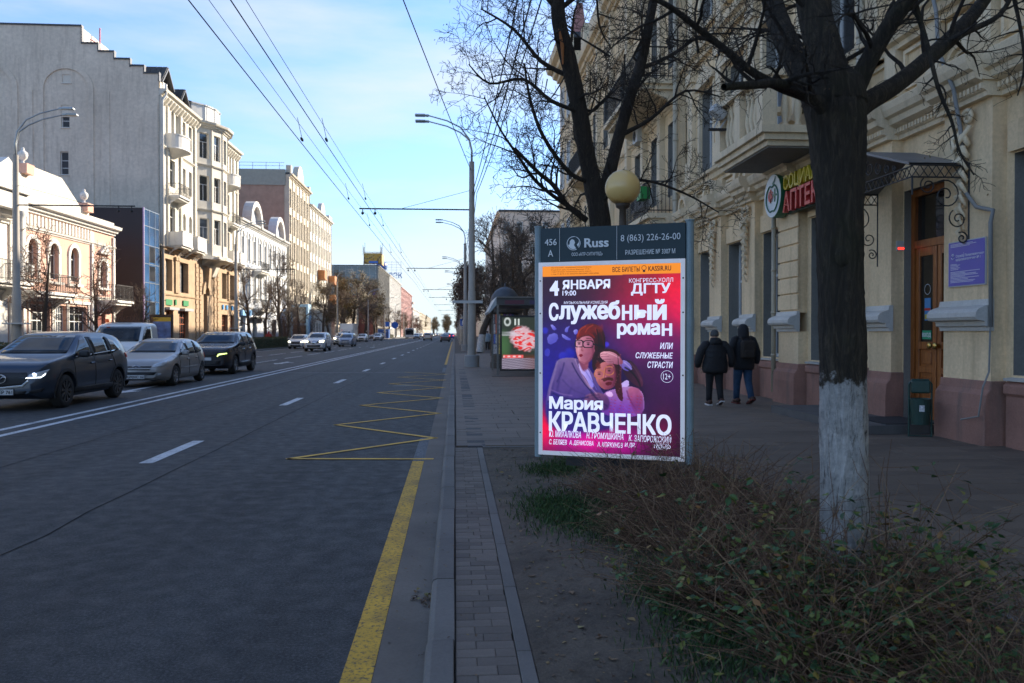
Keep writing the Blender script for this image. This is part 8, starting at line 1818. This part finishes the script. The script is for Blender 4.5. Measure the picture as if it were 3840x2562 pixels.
for k, (x, y, s, T_, rz) in enumerate(((-20.6,84,.72,TB,3),(-21,92,.62,TB,.6),(-20.5,98,.95,TB,1.9),(-21,104,.6,TB,5),(-20.5,110,.75,TB,2.6),(-21.2,119,.65,TB,4.1),(-20.5,128,.8,TB,.2),(-21.2,139,.75,TC,3.3),(-20.6,150,.78,TB,1.1),(-22,160,.9,TC,2.0),(-21.5,172,1.05,TC,.4),(-24,182,1.1,TC,4.4),(-21,192,1.1,TB,5.3),(-22,203,1.1,TC,1.2),(-21,216,1.15,TC,2.9),(-22,232,1.1,TB,.9))):
    plant(T_, x, y, s, rz, 'bare brown tree number %s of the row counted from the black crossover'.replace('number %s', ['first','second','third','fourth','fifth','sixth','seventh','eighth','ninth','tenth','eleventh','twelfth','thirteenth','fourteenth','fifteenth','sixteenth'][k]) + (', with olive leaves' if T_ is TC else ''), GL)
for k in range(9): plant(TE, -20.6-.5*(k % 2), 94+k*3.1, 1.0+.15*(k % 3), k*1.3, 'bare brown shrub in the undergrowth of the left tree row beyond the hedge', 'undergrowth shrubs of the left tree row')
for k in range(16): plant(TB if k % 2 else TA, -21.5+(k % 3)*.6, 250+k*17, .85 if k % 2 else 1.5, k*2.2, 'small far bare tree of the left row, towards the vanishing point', 'far trees of the left row')
plant(TF, 1.95, 63, 1.0, .1, 'leaning whitewashed tree just right of the near right lamp pole', GR); plant(TG, 3.1, 47, 1.25, 1.0, 'thin bare multi-stemmed tree rising behind the dome of the advertising column', GR); plant(TG, 4.6, 41, 1.1, 2.6, 'thin bare tree right of the dome, half behind the billboard', GR)
plant(TD, 1.7, 86, 1.05, .3, 'tree with clumps of brown leaves left of the near right lamp pole', GR); plant(TD, 1.9, 96, 1.1, 2.2, 'second tree with brown clinging leaves, behind the parking sign', GR); plant(TB, 2.6, 54, .78, 4.2, 'bare tree between the advertising column and the leaning tree', GR); plant(TD, 1.6, 110, 1.0, 4.1, 'third brown-leaved tree along the right kerb', GR)
plant(TB, 5.6, 62, .85, 3.0, 'bare brown tree right of the leaning tree, before the beige block', GR); plant(TB, 6.2, 84, .95, 5.0, 'bare brown tree behind, in the gap above the shelter roof', GR); plant(TB, 3.4, 76, .8, 1.0, 'bare tree in front of the low red-roofed house', GR)
for k in range(14): plant(TD if k % 2 else TB, 1.8+(k % 3)*.4, 122+k*17, .9 if k % 2 else .6, k*1.9, 'small far tree of the right row, towards the vanishing point', 'far trees of the right row')
# closing wood at the very end
rg = random.Random(9)
for k in range(26): plant(TC, rg.uniform(-46, 22), 640+rg.uniform(0, 90), rg.uniform(.8, 1.3), rg.uniform(0,6), 'far hazy tree closing the end of the street', 'trees closing the end of the street')

# ================================================================ SHRUBS OF THE PLANTING BED
def shrub_proto(seed, nst, H, W_, leafy, label):
    t = thing('shrub', label, 'shrub'); g = random.Random(seed); mb = MB(); lf = MB()
    for k in range(nst):
        a = g.uniform(0, 6.3); q = g.random()**.6; bx, by = .12*math.cos(a)*q, .12*math.sin(a)*q; ln = H*g.uniform(.6, 1.25); out = W_*g.uniform(.1, 1)
        el = g.uniform(.2, 1.0); p = Vector((bx,by,-.02)); d = Vector((math.cos(a)*out*1.2, math.sin(a)*out*1.2, 1)).normalized(); P_, r_ = [p], [g.uniform(.0026,.0052)]; m = 6
        for j in range(m): d = (d+Vector((math.cos(a)*.10*out+g.gauss(0,.12), math.sin(a)*.10*out+g.gauss(0,.12), -.11*el+g.gauss(0,.10)))+Vector((g.uniform(-.22,.22),g.uniform(-.22,.22),0))).normalized(); p = p+d*ln/m; P_.append(p); r_.append(r_[0]*(1-.12*(j+1)))
        mb.tube(P_, r_, 4, False)
        for c_ in range(g.randint(3, 6)):
            i = g.randint(1, m-1); s = P_[i].lerp(P_[i+1], g.random()); dd = (Vector((g.gauss(0,1),g.gauss(0,1),g.gauss(.35,.7)))).normalized(); l2 = g.uniform(.08, .32); e = s+dd*l2; mid = s.lerp(e, .5)+Vector((g.gauss(0,.02),g.gauss(0,.02),g.gauss(.01,.02))); mb.tube([s, mid, e], [.0020,.0016,.0010], 3, False)
            if g.random() < leafy:
                for z in range(g.randint(2, 5)): qv = s.lerp(e, g.uniform(.3,1)); leaf_shape(lf, tuple(qv), g.uniform(.030,.062), g.uniform(.018,.032), g.uniform(0,6.3), g.uniform(-.9,.6), g.uniform(-.7,.7), g.uniform(-.3,.5))
            elif g.random() < .3:
                for z in range(2): leaf_shape(lf, tuple(e-dd*.02*z), .012, .008, g.uniform(0,6.3), g.uniform(-.6,.6), 0, .2)
    mb.obj('stems', m_twigs, t, kind='stuff'); 
    if lf.f: lf.obj('leaves', m_bushleaf, t, kind='stuff')
    return t
SA = shrub_proto(1, 190, .80, .95, .02, 'shrub'); SB = shrub_proto(2, 180, .92, .75, .25, 'shrub'); SC_ = shrub_proto(3, 160, .90, .8, .60, 'shrub')
sh = [(SA,1.55,6.75,.9,0,'bare brown twiggy shrub right under the billboard panel'),(SA,2.1,6.9,.8,2,'bare brown shrub at the right foot of the billboard'),(SA,1.75,5.9,1.0,3.1,'tangled bare shrub in front of the billboard, in the middle of the bed'),(SB,2.35,6.0,.6,1.2,'low sparse shrub behind the whitewashed trunk, near the slab edge'),
 (SA,1.85,5.1,1.0,4.4,'dense bare brown shrub left of the whitewashed trunk'),(SC_,2.45,5.1,.52,.4,'low shrub with some green leaves right behind the whitewashed trunk'),(SC_,1.95,3.75,.98,2.2,'leafy green and yellow shrub in front of the whitewashed trunk'),(SB,1.45,4.35,.88,.9,'brown shrub with few leaves, left in front of the whitewashed trunk'),
 (SC_,1.55,3.35,.85,5,'leafy shrub at the bottom of the view, left of the trunk'),(SC_,2.45,3.9,.6,1.9,'leafy shrub right of the whitewashed trunk'),(SB,2.6,3.2,.5,3.3,'thin brown shrub at the lower right corner'),(SB,2.0,2.85,.6,.2,'dark twiggy shrub at the bottom edge below the trunk'),(SA,2.7,4.6,.42,5.1,'small bare shrub at the slab edge right of the trunk'),(SA,1.3,5.6,.6,1.5,'small bare shrub at the left side of the tangle'),(SA,1.45,7.4,.5,4.9,'bare shrub rising in front of the lower left poster corner')]
for T_, x, y, s, rz, lb in sh:
    o = plant(T_, x, y, s, rz, lb, 'shrubs of the planting bed'); o.location.z = soil_z(x, y); o.scale = (s*1.08, s*1.08, s*(.84 if y > 4.5 else .92))
